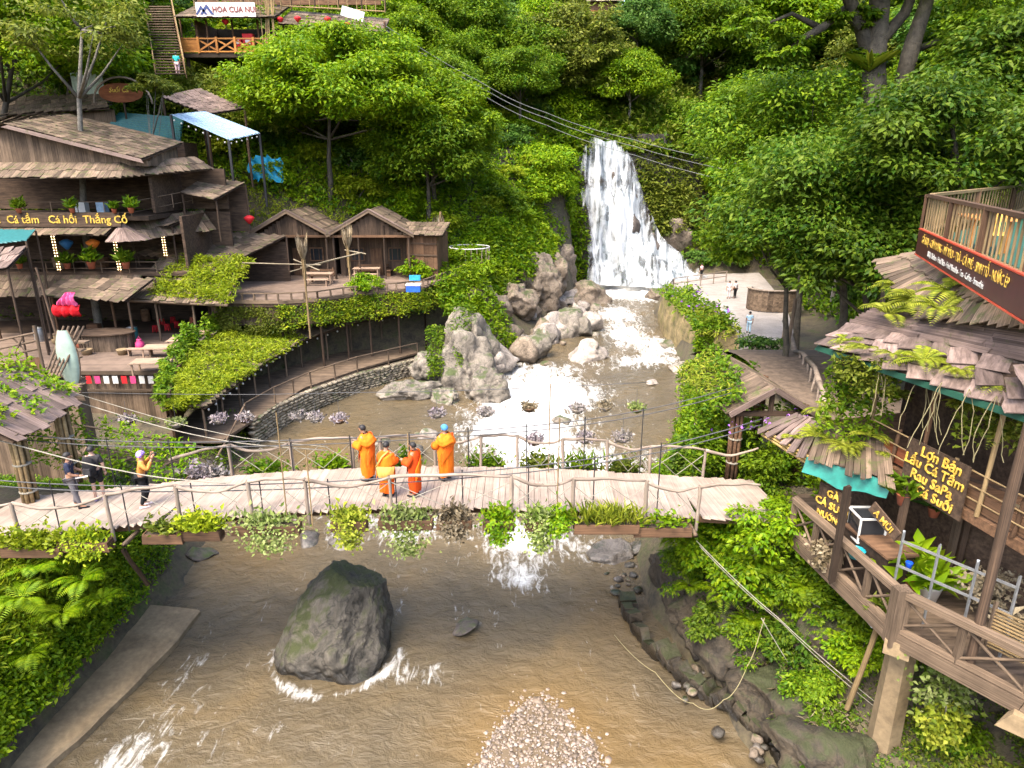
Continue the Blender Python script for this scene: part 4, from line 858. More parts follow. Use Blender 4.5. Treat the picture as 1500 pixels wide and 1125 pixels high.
# posts and wavy branch rails: the pixel columns of the front and back posts
front_post = [-10.4-2.3, -10.35, -8.6, -6.75, -5.3, -3.15, -.0, 1.6, 3.55, 5.0]; back_post = [-8.3, -6.5, -4.75, -3.9, -2.3, -.95, .15, 1.55, 2.9, 4.2, 5.9]
def side(posts, off, sgn, hh):
    tops = []
    for i, x in enumerate(posts):
        y = bc(x)+off; h = hh*random.uniform(.94, 1.06)
        bar('post', bridge, M_PALE, (x, y, bz(x)-.38), (x+random.uniform(-.03, .03), y, bz(x)+h), random.uniform(.085, .12), None, 'log'); tops.append(Vector((x, y, bz(x)+h-.02)))
    pts = []
    a = Vector((posts[0]-1.8, bc(posts[0])+off, bz(posts[0])+hh*.5)); z_ = Vector((posts[-1]+1.6, bc(posts[-1])+off, bz(posts[-1])+hh*1.0))
    chain = [a]+tops+[z_]
    for i, (p, q_) in enumerate(zip(chain, chain[1:])):
        mb = MB(); sag = (.24 if i % 2 else -.05)*min(1, (q_-p).length/1.8); ps = [p.lerp(q_, k/10)+Vector((0, .03*math.sin(k*1.3+i), -sag*math.sin(math.pi*k/10))) for k in range(11)]
        mb.tube(ps, [.052-.02*(k/10) for k in range(11)], 7); build('handrail', mb, M_PALE, bridge, True)
    # mid rail of thin branch and crossed ropes
    for i, (p, q_) in enumerate(zip(tops, tops[1:])):
        mb = MB(); b0 = Vector((p.x, p.y, p.z-hh*.95)); b1 = Vector((q_.x, q_.y, q_.z-hh*.95)); mid0 = p.lerp(b0, .15); mid1 = q_.lerp(b1, .15)
        mb.tube([mid0, b0.lerp(b1, .5), mid1], .012, 5); mb.tube([b0+Vector((0, 0, .1)), mid0.lerp(mid1, .5), b1+Vector((0, 0, .1))], .012, 5); build('rope', mb, M_ROPE, bridge)
    return tops
side(front_post, -1.38, -1, 1.0); side(back_post, 1.36, 1, .95)
# suspension cables with dark hangers
def cable(name, pts, r=.014, m=None, parent=None, sag=0):
    mb = MB(); ps = []
    for a, b_ in zip(pts, pts[1:]):
        a = Vector(a); b_ = Vector(b_); ps += [a.lerp(b_, k/10)+Vector((0, 0, -sag*4*(k/10)*(1-k/10))) for k in range(10)]
    ps.append(Vector(pts[-1])); mb.tube(ps, r, 5); return build(name, mb, m or M_WIRE, parent, True)
for off in (-1.30, 1.30):
    A = Vector((BX0+.3, bc(BX0)+off, 2.5)); B = Vector((BX1-1.0, bc(BX1)+off, 3.0))
    for dz in (0, -.16):
        n = 24; ps = []
        for k in range(n+1):
            t = k/n; xx = A.x+(B.x-A.x)*t; low = bz(xx)+(.95 if off > 0 else .80); hi = A.z*(1-t)+B.z*t; u = abs(2*t-.88)/1.12; u = min(u, 1)
            ps.append(Vector((xx, bc(xx)+off, low+(hi-low)*u**1.7+dz)))
        mb = MB(); mb.tube(ps, .016, 5); build('cable', mb, M_WIRE, bridge, True)
    for k in range(3, 22, 2):
        t = k/24; xx = A.x+(B.x-A.x)*t; u = min(abs(2*t-.88)/1.12, 1); low = bz(xx)+(.95 if off > 0 else .80); hi = A.z*(1-t)+B.z*t
        bar('hanger', bridge, M_BLACKM, (xx, bc(xx)+off, bz(xx)-.2), (xx, bc(xx)+off, low+(hi-low)*u**1.7+.08), .035, None, 'log')
for px, y0, h in ((413, 16.0, 3.2), (450, 16.0, 2.2), (803, 18.9, 3.0), (817, 16.4, 2.9)):
    q_ = aty(px, 690, y0); bar('bamboo_pole', bridge, M_BAMBOO, (q_.x, y0, .3), (q_.x+.02, y0, .3+h), .035, None, 'log')
# props below
bar('prop', bridge, M_DARKWOOD, atz(181, 806, -.4), atz(216, 856, -2.4), .13, None, 'log')

# ------------------------------------------------------------------ planters along the deck edges
def tuft(n, c, r_, ls, seed, asp=.3, up=1.0, h=.4):
    g = np.random.default_rng(seed); pos = np.array(c)+np.stack([g.normal(0, r_[0], n), g.normal(0, r_[1], n), np.abs(g.normal(0, h*.4, n))], -1)
    dr = rdir(n, g)*np.array([1, 1, .5])+np.array([0, 0, up]); l = ls*g.uniform(.6, 1.3, n); return leaf_arr(pos, dr, rdir(n, g)+np.array([0, -.3, .6]), l, l*asp, droop=.25)
def trail(n, c, width, drop, ls, seed):
    g = np.random.default_rng(seed); k = g.random(n); pos = np.array(c)+np.stack([g.normal(0, width, n)*(1-.45*k), g.normal(0, .14, n), -k*drop+.05], -1)
    dr = rdir(n, g)*np.array([1, .8, .6])+np.array([0, -.3, -.3]); l = ls*g.uniform(.6, 1.3, n); return leaf_arr(pos, dr, rdir(n, g)*.6+np.array([0, -.8, .6]), l, l*.6)
def planter(x, off, L, lm, label, kind, seed, drop=.8, n=420):
    y = bc(x)+off; z = bz(x)-.42; t = thing('planter_box', label, 'planter', (x, y, z), 'planter boxes along the bridge'); s = 1 if off < 0 else -1
    for dy in (-.15, .15): bar('board', t, M_BROWN, (x-L/2, y+dy, z+.17), (x+L/2, y+dy, z+.17), .03, .26, 'straight')
    for dx in (-L/2+.02, L/2-.02): bar('board', t, M_BROWN, (x+dx, y-.13, z+.17), (x+dx, y+.13, z+.17), .03, .26, 'straight')
    bar('board', t, M_BROWN, (x-L/2, y, z+.03), (x+L/2, y, z+.03), .28, .03, 'straight')
    mb = MB(); mb.box((x, y, z+.2), (L-.08, .26, .14)); build('soil', mb, M_EARTH, t)
    lv = Leaves()
    if kind == 'trail': lv.add(trail(n, (x, y-.12*s, z+.35), L*.28, drop, .10, seed)); lv.add(tuft(n//3, (x, y, z+.28), (L*.25, .1), .16, seed+1, .5))
    elif kind == 'grass': lv.add(tuft(n//2, (x, y, z+.25), (L*.28, .09), .42, seed, .10, 1.3))
    else: lv.add(tuft(n, (x, y, z+.28), (L*.26, .11), .17, seed, .5, .5, .5))
    link('foliage', lv.mesh('foliage', t.location), lm, t); return t
M_EARTH = plain('potting_soil', (.05, .035, .022), .95, vary=.5, scale=30)
PL = [(-12.2, 1.5, L_LIME, 'leaf', 'planter with lime green bush at the left front corner of the bridge', .6), (-10.9, 1.3, L_LIME, 'trail', 'planter of round yellow green leaves left of the dark propped rock', .5), (-8.9, 1.0, L_OLIVE, 'leaf', 'half empty planter on the front edge left of the pale trailing plants', .4),
      (-8.0, 1.1, L_LIME, 'leaf', 'planter with a tall bushy lime plant on the front edge', .5), (-6.3, 1.7, L_PALE, 'trail', 'planter with a wide pale trailing plant above the boulder', .8), (-4.2, .9, L_FERN, 'trail', 'planter with yellow flowering trailer above the boulder top', .8), (-2.75, 1.4, L_PALE, 'trail', 'planter with the longest pale cascade under the monks', 1.1),
      (-1.5, .9, L_DRY, 'trail', 'planter with dry brown trailer next to the longest cascade', .6), (-.35, .8, L_BRIGHT, 'trail', 'planter with bright green hanging grass in the middle of the front edge', .7), (.75, .8, L_PALE, 'trail', 'planter with thin greyish cascade over the river', .9), (1.2, .6, L_BRIGHT, 'trail', 'planter with upright green fern right of the grey cascade', .4),
      (2.5, 1.7, L_FERN, 'grass', 'planter with spiky yellow green grass near the right end', .3), (4.0, 1.5, L_BRIGHT, 'leaf', 'plain board planter with one small shoot at the right end', .2)]
for i, (x, L, lm, kd, lb, dr_) in enumerate(PL): planter(x, -1.66, L, lm, lb, kd, 500+i*3, dr_, 150 if 'small shoot' in lb or 'empty' in lb else 720)
PB = [(-9.2, 1.2, L_LILAC, 'leaf', 'back edge planter of lilac flowers behind the photographer'), (-7.4, 1.2, L_MID, 'leaf', 'back edge planter of pale flowers left of the first back post'), (-5.4, 1.0, L_BRIGHT, 'leaf', 'back edge planter with green clump left of the monks'), (-3.2, .8, L_MID, 'leaf', 'back edge planter behind the two middle monks'),
      (-.8, 1.1, L_MID, 'leaf', 'back edge planter with dark sprigs right of the capped monk'), (.8, 1.0, L_OLIVE, 'leaf', 'back edge planter with brown plants before the white water'), (2.1, 1.1, L_BRIGHT, 'grass', 'back edge planter with green grass right of the thin pole'), (3.4, 1.0, L_OLIVE, 'leaf', 'back edge planter with mixed sprigs near the right gate')]
for i, (x, L, lm, kd, lb) in enumerate(PB): planter(x, 1.62, L, lm, lb, kd, 600+i*3, .3, 320)

# ------------------------------------------------------------------ hanging flower baskets on a cable behind the bridge
bl = [(187, 616), (258, 620), (321, 614), (359, 613), (437, 610), (462, 612), (497, 614), (640, 606), (712, 604), (775, 597), (846, 599), (886, 596), (932, 598), (857, 642), (912, 641), (783, 645)]
txt = ['far left over the dark stairs', 'second from left over the plank wall', 'third from left below the mossy eave', 'fourth from left by the rope post', 'over the left edge of the brown pool', 'paired over the brown pool', 'single one in the middle of the brown pool', 'in front of the white water rock', 'under the grey rock wedge', 'small one alone over the white rapids', 'bushy one over the rapids right of the pole', 'dark pod over the grey water', 'yellow green one over the right water', 'low one above the back rail', 'low one right of the second back post', 'low one behind the thin pole']
for i, (px, py) in enumerate(bl):
    y = 23.5 if py < 630 else 20.6; c_ = aty(px, py, y); t = thing('hanging_basket', 'hanging wire basket of pale flowers, '+txt[i], 'flower basket', (c_.x, y, c_.z-.18), 'hanging flower baskets behind the bridge')
    mb = MB(); mb.lathe((c_.x, y, c_.z-.18), [(.06, 0), (.17, .05), (.24, .16), (.25, .2), (.2, .19)], 12); build('bowl', mb, M_DRYW if i % 3 else M_BROWN, t, True)
    lv = Leaves(); g = np.random.default_rng(700+i); n = 230; pos = np.array((c_.x, y, c_.z+.04))+rdir(n, g)*(g.random(n)**.4)[:, None]*np.array([.34, .34, .17]); l = .11*g.uniform(.6, 1.3, n)
    lv.add(leaf_arr(pos, rdir(n, g)+np.array([0, 0, .3]), rdir(n, g)+np.array([0, -.3, .8]), l, l*.7)); link('flowers', lv.mesh('flowers', t.location), (L_PALE if i in (1, 12) else L_DRY if i in (9, 11) else L_LILAC), t)
    mb = MB(); mb.tube([(c_.x, y, c_.z-.05), (c_.x, y, c_.z+.75)], .008, 4); build('hook_wire', mb, M_WIRE, t)

# ================================================================== BUILDING HELPERS
def roof(t, A, B, C, D, rows, cols, m, parent=None, name='shingle', lap=1.3, th=.035, jit=.05, under=True, gap=.96):
    """shingled slope: eave A-B, ridge D-C; boards overlap row on row, each a piece"""
    A, B, C, D = map(Vector, (A, B, C, D)); par = parent or t
    P = lambda u, v: (A.lerp(B, u)).lerp(D.lerp(C, u), v)
    nrm = (B-A).cross(D-A).normalized()
    if nrm.z < 0: nrm = -nrm
    if under:
        mb = MB(); rows_ = [[P(u/3, v/3)-nrm*.05 for u in range(4)] for v in range(4)]; mb.sheet(rows_, .05); par = build('roof', mb, M_DARKWOOD, par)
    for r in range(rows):
        off = random.uniform(-.5, .5)/cols
        u = 0.0; k = 0
        while u < 1-1e-6:
            w = random.uniform(.75, 1.25)/cols; u1 = min(u+w, 1.0)
            if 1-u1 < .3/cols: u1 = 1.0
            um = (u+u1)/2; v0 = max((r-.15)/rows+random.uniform(-.1, .1)/rows, -.25/rows); v1 = min((r+lap)/rows, 1.02)
            p0 = P(um, v0)+nrm*(.055+random.uniform(0, .02)); p1 = P(um, v1)+nrm*(.01+random.uniform(0, .015)); wd = (P(u1, .5)-P(u, .5)).length*gap
            sk = (B-A).normalized()*random.uniform(-jit, jit)*wd
            bar(name, par, m, p0-sk, p1+sk, wd, th, 'board', up=nrm); u = u1
    return par
def wallp(t, p0, p1, z0, z1, w, m, parent=None, name='plank', th=.03):
    """upright boards between two plan points; z1 may be a function of 0..1"""
    p0 = Vector(p0); p1 = Vector(p1); L = (p1-p0).length; n = max(1, int(L/w)); nx = Vector((-(p1-p0).y, (p1-p0).x, 0)).normalized()
    for i in range(n):
        u = (i+.5)/n; q_ = p0.lerp(p1, u); zt = z1(u) if callable(z1) else z1; zb = z0(u) if callable(z0) else z0
        if zt-zb < .1: continue
        bar(name, parent or t, m, (q_.x, q_.y, zb+random.uniform(-.03, .0)), (q_.x, q_.y, zt), L/n*.97, th, 'straight', up=nx)
def slab(t, name, pts, z, th, m):
    mb = MB(); n = len(pts); mb.add([(p[0], p[1], z) for p in pts]+[(p[0], p[1], z-th) for p in pts], [tuple(range(n)), tuple(range(2*n-1, n-1, -1))]+[(i, i+n, (i+1) % n+n, (i+1) % n) for i in range(n)])
    return build(name, mb, m, t)
def rail(t, pts, h, m, step=1.4, rails=(1.0,), w=.07, post='post', railn='rail', kind='log'):
    for a, b_ in zip(pts, pts[1:]):
        a = Vector(a); b_ = Vector(b_); n = max(1, round((b_-a).length/step))
        for i in range(n+1):
            q_ = a.lerp(b_, i/n); bar(post, t, m, q_-Vector((0, 0, .1)), q_+Vector((0, 0, h)), w, None, kind)
        for k in rails: bar(railn, t, m, a+Vector((0, 0, h*k)), b_+Vector((0, 0, h*k)), w*.8, None, kind)
FONT = None
def lettering(t, s, c, size, xdir, ydir, m, depth=.012, name='lettering', shear=0.0, sx=1.0, bold=.012):
    cu = bpy.data.curves.new('text', 'FONT'); cu.body = s; cu.size = size; cu.extrude = depth; cu.align_x = 'CENTER'; cu.align_y = 'CENTER'; cu.shear = shear; cu.resolution_u = 2; cu.offset = size*bold
    to = bpy.data.objects.new('text', cu); COL.objects.link(to); dg = bpy.context.evaluated_depsgraph_get(); dg.update()
    me = bpy.data.meshes.new_from_object(to.evaluated_get(dg)); bpy.data.objects.remove(to); me.materials.clear()
    X_ = Vector(xdir).normalized(); Z_ = X_.cross(Vector(ydir)).normalized(); Y_ = Z_.cross(X_); Mx = Matrix((X_*sx, Y_, Z_)).transposed().to_4x4(); Mx.translation = Vector(c)-root_loc(t)
    me.transform(Mx); me.update(); return link(name, me, m, t)
def bulbs(t, p0, p1, n, r=.035, name='string_light', lit=True):
    mb = MB()
    for i in range(n):
        q_ = Vector(p0).lerp(Vector(p1), (i+.5)/n); mb.lathe((q_.x, q_.y, q_.z-r), [(r*.4, 0), (r, r*.7), (r*.8, r*1.6), (r*.2, r*2)], 6)
    return build(name, mb, M_BULB if lit else M_GLOBE, t, True)
M_GLOBE = plain('unlit_globe', (.5, .48, .44), .3, vary=.1)
M_BULB = plain('warm_bulb', (1.0, .72, .36), .4, vary=.05, emit=1.6)
def pot_plant(x, y, z, s, lm, label, group=None, seed=0, pot=None, n=150, cat='potted plant', name='potted_plant', asp=.3, up=.8):
    t = thing(name, label, cat, (x, y, z), group); mb = MB(); mb.lathe((x, y, z), [(.12*s, 0), (.18*s, .28*s), (.2*s, .3*s), (.17*s, .29*s)], 10); build('pot', mb, pot or M_TERRA, t, True)
    lv = Leaves(); lv.add(tuft(n, (x, y, z+.28*s), (.13*s, .13*s), .38*s, seed, asp, up, .5*s)); link('foliage', lv.mesh('foliage', t.location), lm, t); return t
def greens(name, label, pts, m, n, ls, lift, seed, cat='plants', asp=.5, parent=None, down=0.0):
    """leafy mat over a quad or list of quads (A,B,C,D)"""
    g = np.random.default_rng(seed); lv = Leaves()
    for A, B, C, D in pts:
        A, B, C, D = (np.array(q_, float) for q_ in (A, B, C, D)); u = g.uniform(-.05, 1.05, n)[:, None]; v = g.uniform(-.06, 1.05, n)[:, None]
        pos = (A*(1-u)+B*u)*(1-v)+(D*(1-u)+C*u)*v; kp = vnoise(pos[:, 0]*1.7+seed*3, pos[:, 1]*1.7, pos[:, 2]*1.7) > g.uniform(-.75, -.1, n); pos = pos[kp]; u = u[kp]; v = v[kp]
        pos[:, 2] -= .5*np.clip(np.maximum(-v[:, 0], 0)+np.maximum(-u[:, 0], 0)+np.maximum(u[:, 0]-1, 0), 0, 1)*g.uniform(0, 8, len(pos)); th = .3+.7*np.clip(vnoise(pos[:, 0]*1.3+seed, pos[:, 1]*1.3)+.5, 0, 1.3)
        k_ = len(pos); pos[:, 2] += g.random(k_)*lift*th; l = ls*g.uniform(.5, 1.4, k_)
        lv.add(leaf_arr(pos, rdir(k_, g)*np.array([1, 1, .6])+np.array([0, 0, .25]), rdir(k_, g)*.6+np.array([0, -.2, .8]), l, l*asp, droop=.3))
    o = link(name, lv.mesh(name, root_loc(parent) if parent else (0, 0, 0)), m, parent)
    if parent is None: tag(o, label, cat, kind='stuff')
    else: o['kind'] = 'stuff'
    return o

# ================================================================== LEFT GATE OF THE BRIDGE
t = thing('gate_shelter', 'small plank roofed gate at the left end of the bridge with leafy roof', 'gate', (-14.6, 18.6, 0))
for x, y in ((-13.9, 18.0), (-13.9, 20.0), (-16.6, 18.0), (-16.6, 20.0)):
    mb = MB()
    for k in range(9):
        g = k*.7; rr = .17 if k else 0; mb.tube([(x+rr*math.cos(g), y+rr*math.sin(g), -.4), (x+rr*math.cos(g), y+rr*math.sin(g), 2.3)], .055, 6)
    build('bamboo_post', mb, M_BAMBOO, t, True)
    mb = MB()
    for z in (.35, 1.2): mb.lathe((x, y, z), [(.235, 0), (.245, .02), (.235, .05)], 12)
    build('binding', mb, M_ROPE, t)
bar('ridge_beam', t, M_WOOD, (-15.3, 17.0, 3.25), (-15.3, 20.8, 3.25), .12); 
for y in (17.3, 20.5): bar('tie_beam', t, M_WOOD, (-17.3, y, 2.32), (-13.4, y, 2.32), .13)
roof(t, (-13.3, 17.1, 2.28), (-13.7, 20.7, 2.28), (-15.3, 20.7, 3.4), (-15.3, 17.1, 3.4), 2, 11, M_SHINGLE_GREY)
roof(t, (-17.3, 20.7, 2.28), (-17.3, 17.1, 2.28), (-15.3, 17.1, 3.4), (-15.3, 20.7, 3.4), 2, 11, M_SHINGLE_GREY)
greens('roof_plants', None, [((-13.5, 18.6, 2.5), (-13.9, 20.9, 2.5), (-15.6, 20.9, 3.4), (-15.3, 18.9, 3.4)), ((-13.7, 17.3, 2.4), (-13.9, 18.2, 2.4), (-15.0, 18.2, 3.1), (-14.9, 17.3, 3.1))], L_BRIGHT, 900, .17, .5, 31, parent=t)
greens('bank_plants', 'green vine leaves over the fence behind the three visitors', [((-15.5, 20.4, .2), (-10.6, 20.6, -.6), (-10.6, 21.0, .4), (-15.5, 20.9, 2.2))], L_BRIGHT, 1800, .16, .4, 32)
# wall behind the gate and the stairs down to the lower walkway
t = thing('stairway', 'dim wooden stairway with plank sides behind the visitors', 'stairs', (-13.5, 26, -4))
for i in range(10):
    q_ = i/9; bar('step', t, M_WOOD, (-17.2+q_*2.6, 24.2+q_*3.4, -.9-q_*2.2), (-15.8+q_*2.6, 23.6+q_*3.4, -.9-q_*2.2), .34, .05, 'straight')
for s_ in (0, 1): bar('stringer', t, M_WOOD, (-17.3+1.45*s_, 24.3-.6*s_, -.85), (-14.6+1.45*s_, 27.8-.6*s_, -3.2), .07, .28, 'straight')
for s_ in (0, 1): bar('handrail', t, M_WOOD, (-17.3+1.45*s_, 24.3-.6*s_, .15), (-14.6+1.45*s_, 27.8-.6*s_, -2.2), .07, None, 'log')

# ================================================================== RESTAURANT (left)
rest = thing('wooden_restaurant', 'three storey dark timber restaurant with shingle eaves on the left bank', 'building', (-27, 42, -1))
T = rest
XR = -18.3
slab(T, 'floor', [(-40, 34.3), (XR, 34.3), (XR-.8, 46.5), (-40, 46.5)], -1.04, .12, M_DARKWOOD)
y = 34.35
while y < 42.4:
    bar('deck_board', T, M_TERRACE, (-34, y+.12, -1.0), (XR-.07*(y-34)-.02, y+.12, -1.0), .235, .05, 'straight'); y += .25
wallp(T, (-27, 34.4, 0), (XR, 34.4, 0), lambda u: -4.6, -1.2, .28, M_WOOD)
wallp(T, (XR, 34.4, 0), (XR-.5, 44, 0), -3.4, -1.2, .4, M_WOOD)
bar('fascia', T, M_WOOD, (-27, 34.22, -1.05), (XR+.1, 34.22, -1.05), .06, .2, 'straight'); bar('fascia', T, M_WOOD, (-27, 34.22, -2.0), (XR+.1, 34.22, -2.0), .08, .12, 'straight')
for i in range(8): bar('post', T, M_WOOD, (-26+i*1.08, 34.25, -2.0), (-26+i*1.08, 34.25, -1.1), .08, None, 'log')
for i in range(13): bar('bunting_flag', T, [M_WHITE, M_WHITE, M_PINK, M_RED][(i*3) % 4], (-24.2+i*.46, 34.14, -1.6), (-24.2+i*.46, 34.14, -1.2), .28, .015, 'straight', up=(0, 1, 0))
rail(T, [(XR+.15, 34.3, -1.1), (XR-.7, 45, -1.1)], .62, M_WOOD, 2.1, (1.0, .85), .08)
for z0, z1 in ((-1, 2.8), (3.1, 6.2), (6.4, 8.9)):
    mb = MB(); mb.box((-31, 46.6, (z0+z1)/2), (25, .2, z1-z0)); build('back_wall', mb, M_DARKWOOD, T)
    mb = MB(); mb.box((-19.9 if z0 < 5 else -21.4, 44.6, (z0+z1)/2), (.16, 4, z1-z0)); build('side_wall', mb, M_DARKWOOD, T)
slab(T, 'floor', [(-40, 41.9), (-19.6, 41.9), (-19.6, 46.8), (-40, 46.8)], 3.0, .25, M_DARKWOOD); slab(T, 'floor', [(-40, 41.6), (-21.3, 41.6), (-21.3, 46.8), (-40, 46.8)], 6.3, .25, M_DARKWOOD)
# storey 1 eave
roof(T, (-33, 40.5, 1.75), (-22.4, 40.5, 1.75), (-22.4, 42.2, 2.95), (-33, 42.2, 2.95), 3, 26, M_SHINGLE)
for x in (-31, -27.4, -23.9): bar('post', T, M_BROWN, (x, 40.8, -1), (x, 40.8, 1.9), .16, None, 'log')
# mossy roof bay right of the eave, and its front log
roof(T, (-22.4, 40.4, 1.7), (-16.7, 40.0, 1.5), (-16.5, 43.6, 3.4), (-22.2, 43.8, 3.5), 3, 12, M_SHINGLE)
bar('eave_log', T, M_WOOD, (-22.5, 40.3, 1.55), (-16.6, 39.9, 1.35), .2, None, 'log')
for x, y in ((-18.9, 40.4), (-21.2, 40.6)): bar('post', T, M_WOOD, (x, y, -1.0), (x, y, 1.6), .14, None, 'log')
greens('roof_grass', None, [((-21.2, 40.6, 1.75), (-16.6, 40.0, 1.6), (-16.4, 43.4, 3.4), (-20.6, 43.6, 3.45))], L_LIME, 7000, .26, .6, 33, parent=T, asp=.25)
# storey 2: railing, posts with bulbs, sign, eave
rail(T, [(-33, 41.8, 3.05), (-21.4, 41.8, 3.05), (-19.8, 45, 3.05)], .55, M_WOOD, 1.6, (1.0, .3), .06)
for px in (83, 172, 243):
    q_ = aty(px, 370, 41.7 if px < 240 else 44.5); bar('post', T, M_BROWN, (q_.x, q_.y, 3.0), (q_.x, q_.y, 5.7), .14, None, 'log'); bulbs(T, (q_.x-.06, q_.y-.11, 3.1), (q_.x-.06, q_.y-.11, 5.2), 13); bulbs(T, (q_.x+.09, q_.y-.11, 3.1), (q_.x+.09, q_.y-.11, 5.2), 13)
roof(T, (-33, 40.6, 5.35), (-23.4, 40.6, 5.35), (-23.4, 41.7, 5.75), (-33, 41.7, 5.75), 1, 22, M_SHINGLE)
cx, cy = -22.9, 41.6                                # fan shaped corner eave
for k in range(11):
    a0 = -math.pi/2-.25+k*.19; bar('shingle', T, M_SHINGLE_GREY, (cx+1.5*math.cos(a0), cy+1.3*math.sin(a0), 4.95), (cx, cy, 5.85), .30, .03, 'board')
roof(T, (-22.3, 41.2, 5.0), (-19.0, 45.3, 5.2), (-20.0, 46.0, 6.3), (-23.2, 42.2, 6.0), 2, 14, M_SHINGLE)
# storey 3 balcony and skirt eave
rail(T, [(-33, 41.5, 6.4), (-22.2, 41.5, 6.4), (-20.2, 45.2, 6.9)], .7, M_WOOD, 1.5, (1.0, .15), .05)
roof(T, (-33, 40.5, 8.5), (-22.3, 40.5, 8.5), (-22.6, 42.1, 9.25), (-33, 42.1, 9.25), 2, 30, M_SHINGLE)
roof(T, (-22.3, 40.5, 8.5), (-19.0, 46.0, 8.9), (-20.3, 46.6, 9.6), (-22.7, 42.1, 9.25), 2, 18, M_SHINGLE)
rfA = aty(8, 182, 41.6); rfB = aty(208, 233, 41.6); rfC = aty(268, 209, 47); rfD = aty(100, 168, 47.5)
wallp(T, (-33, 42.2, 0), (rfB.x, 42.2, 0), 9.1, lambda u: rfA.z+(rfB.z-rfA.z)*((-33+u*(rfB.x+33))-rfA.x)/(rfB.x-rfA.x)-.12 if (-33+u*(rfB.x+33)) > rfA.x else rfA.z-.12, .33, M_WOOD)
wallp(T, (rfB.x, 42.2, 0), (rfC.x-.3, 46.6, 0), 9.1, lambda u: rfB.z+(rfC.z-rfB.z)*u-.15, .33, M_WOOD)
pr = roof(T, rfA, rfB, rfC, rfD, 10, 16, M_SHINGLE, name='shingle', lap=1.25)
bar('rake_board', T, M_SHINGLE_GREY, rfA+Vector((0, -.12, -.1)), rfB+Vector((0, -.12, -.1)), .05, .2, 'straight')
roof(T, aty(-60, 200, 43), aty(8, 183, 41.7), aty(100, 168, 47.6), aty(-40, 172, 48), 4, 8, M_SHINGLE)
# low wings stepping right and down to the terrace
for k, (pa, pb, pc, pd, ya, yb, rw, cl) in enumerate((((265, 282), (315, 292), (358, 268), (300, 260), 44.5, 47.5, 4, 6), ((190, 340), (250, 330), (288, 312), (230, 308), 43, 46, 3, 7), ((200, 372), (325, 392), (418, 346), (290, 338), 44.2, 48.5, 6, 9), ((60, 432), (185, 440), (225, 408), (90, 410), 38.8, 40.6, 2, 9))):
    A, B, C, D = aty(*pa, ya), aty(*pb, ya), aty(*pc, yb), aty(*pd, yb); roof(T, A, B, C, D, rw, cl, M_SHINGLE)
    for q_ in (A, B, C): bar('post', T, M_DARKWOOD, (q_.x, q_.y+.15, q_.z-2.6), (q_.x, q_.y+.15, q_.z-.1), .13, None, 'log')
    if k in (0, 2): mb = MB(); mb.box(((A.x+C.x)/2, yb+.2, A.z-1.2), (C.x-A.x, .12, 2.9)); build('back_wall', mb, M_DARKWOOD, T)
# restaurant sign (hangs below the balcony)
t = thing('sign_board', 'long dark restaurant sign with yellow painted letters under the third floor balcony', 'sign', aty(85, 322, 41.2))
mb = MB(); a = aty(-40, 322, 41.25); b_ = aty(176, 322, 41.25); mb.beam(a, b_, .06, .78); build('panel', mb, M_DARKWOOD, t)
lettering(t, 'Suối  Cá tầm   Cá hồi  Thắng Cố', aty(80, 322, 41.2), .62, (1, 0, 0), (0, 0, 1), M_GOLD, sx=1.0)
# things in the restaurant
for i, (px, py, s) in enumerate(((30, 395, 1), (100, 397, 1.1), (135, 395, 1.4), (186, 398, 1.3), (24, 292, .9), (103, 294, .9), (190, 296, 1.0), (165, 296, .8))):
    y = 41.4 if py > 350 else 41.15; q_ = aty(px, py, y)
    pot_plant(q_.x, y, (3.25 if py > 350 else 6.5), s, L_MID, 'potted plant on the '+('second' if py > 350 else 'third')+' floor ledge of the restaurant, '+['far left', 'left of the first lit post', 'between the lit posts', 'by the second lit post', 'above the sign start', 'above the middle of the sign', 'by the corner eave', 'above the sign end'][i], 'potted plants on the restaurant ledges', 800+i)
def table(x, y, z, L, W, H, m, label, rz=0.0, group='wooden tables', benches=False):
    t = thing('wooden_table', label, 'table', (x, y, z), group, rz); ca, sa_ = 0, 0
    for k in range(3): o = bpy.data.objects.new('board', unit_mesh('straight', k, m)); COL.objects.link(o); o.parent = t; o.matrix_local = Matrix.Translation((0, (k-1)*W/3, H)) @ Matrix.Diagonal((L, W/3*.97, .05, 1))
    for sx in (-1, 1):
        for sy in (-1, 1): o = bpy.data.objects.new('leg', unit_mesh('straight', 0, m)); COL.objects.link(o); o.parent = t; o.matrix_local = Matrix.Translation((sx*(L/2-.12), sy*(W/2-.1), H/2)) @ Matrix.Rotation(R(90), 4, 'Y') @ Matrix.Diagonal((H, .08, .08, 1))
    return t
def bench(x, y, z, L, m, label, rz=0.0, back=False, group='wooden benches'):
    t = thing('wooden_bench', label, 'bench', (x, y, z), group, rz)
    def pc(n, M): o = bpy.data.objects.new(n, unit_mesh('straight', 1, m)); COL.objects.link(o); o.parent = t; o.matrix_local = M
    pc('seat', Matrix.Translation((0, 0, .44)) @ Matrix.Diagonal((L, .36, .05, 1)))
    for sx in (-1, 1): pc('leg', Matrix.Translation((sx*(L/2-.15), 0, .22)) @ Matrix.Rotation(R(90), 4, 'Y') @ Matrix.Diagonal((.44, .3, .06, 1)))
    if back:
        for k in range(2): pc('back_slat', Matrix.Translation((0, .17, .62+.2*k)) @ Matrix.Diagonal((L, .03, .12, 1)))
        for sx in (-1, 1): pc('back_post', Matrix.Translation((sx*(L/2-.1), .17, .7)) @ Matrix.Rotation(R(90), 4, 'Y') @ Matrix.Diagonal((.6, .05, .05, 1)))
    return t
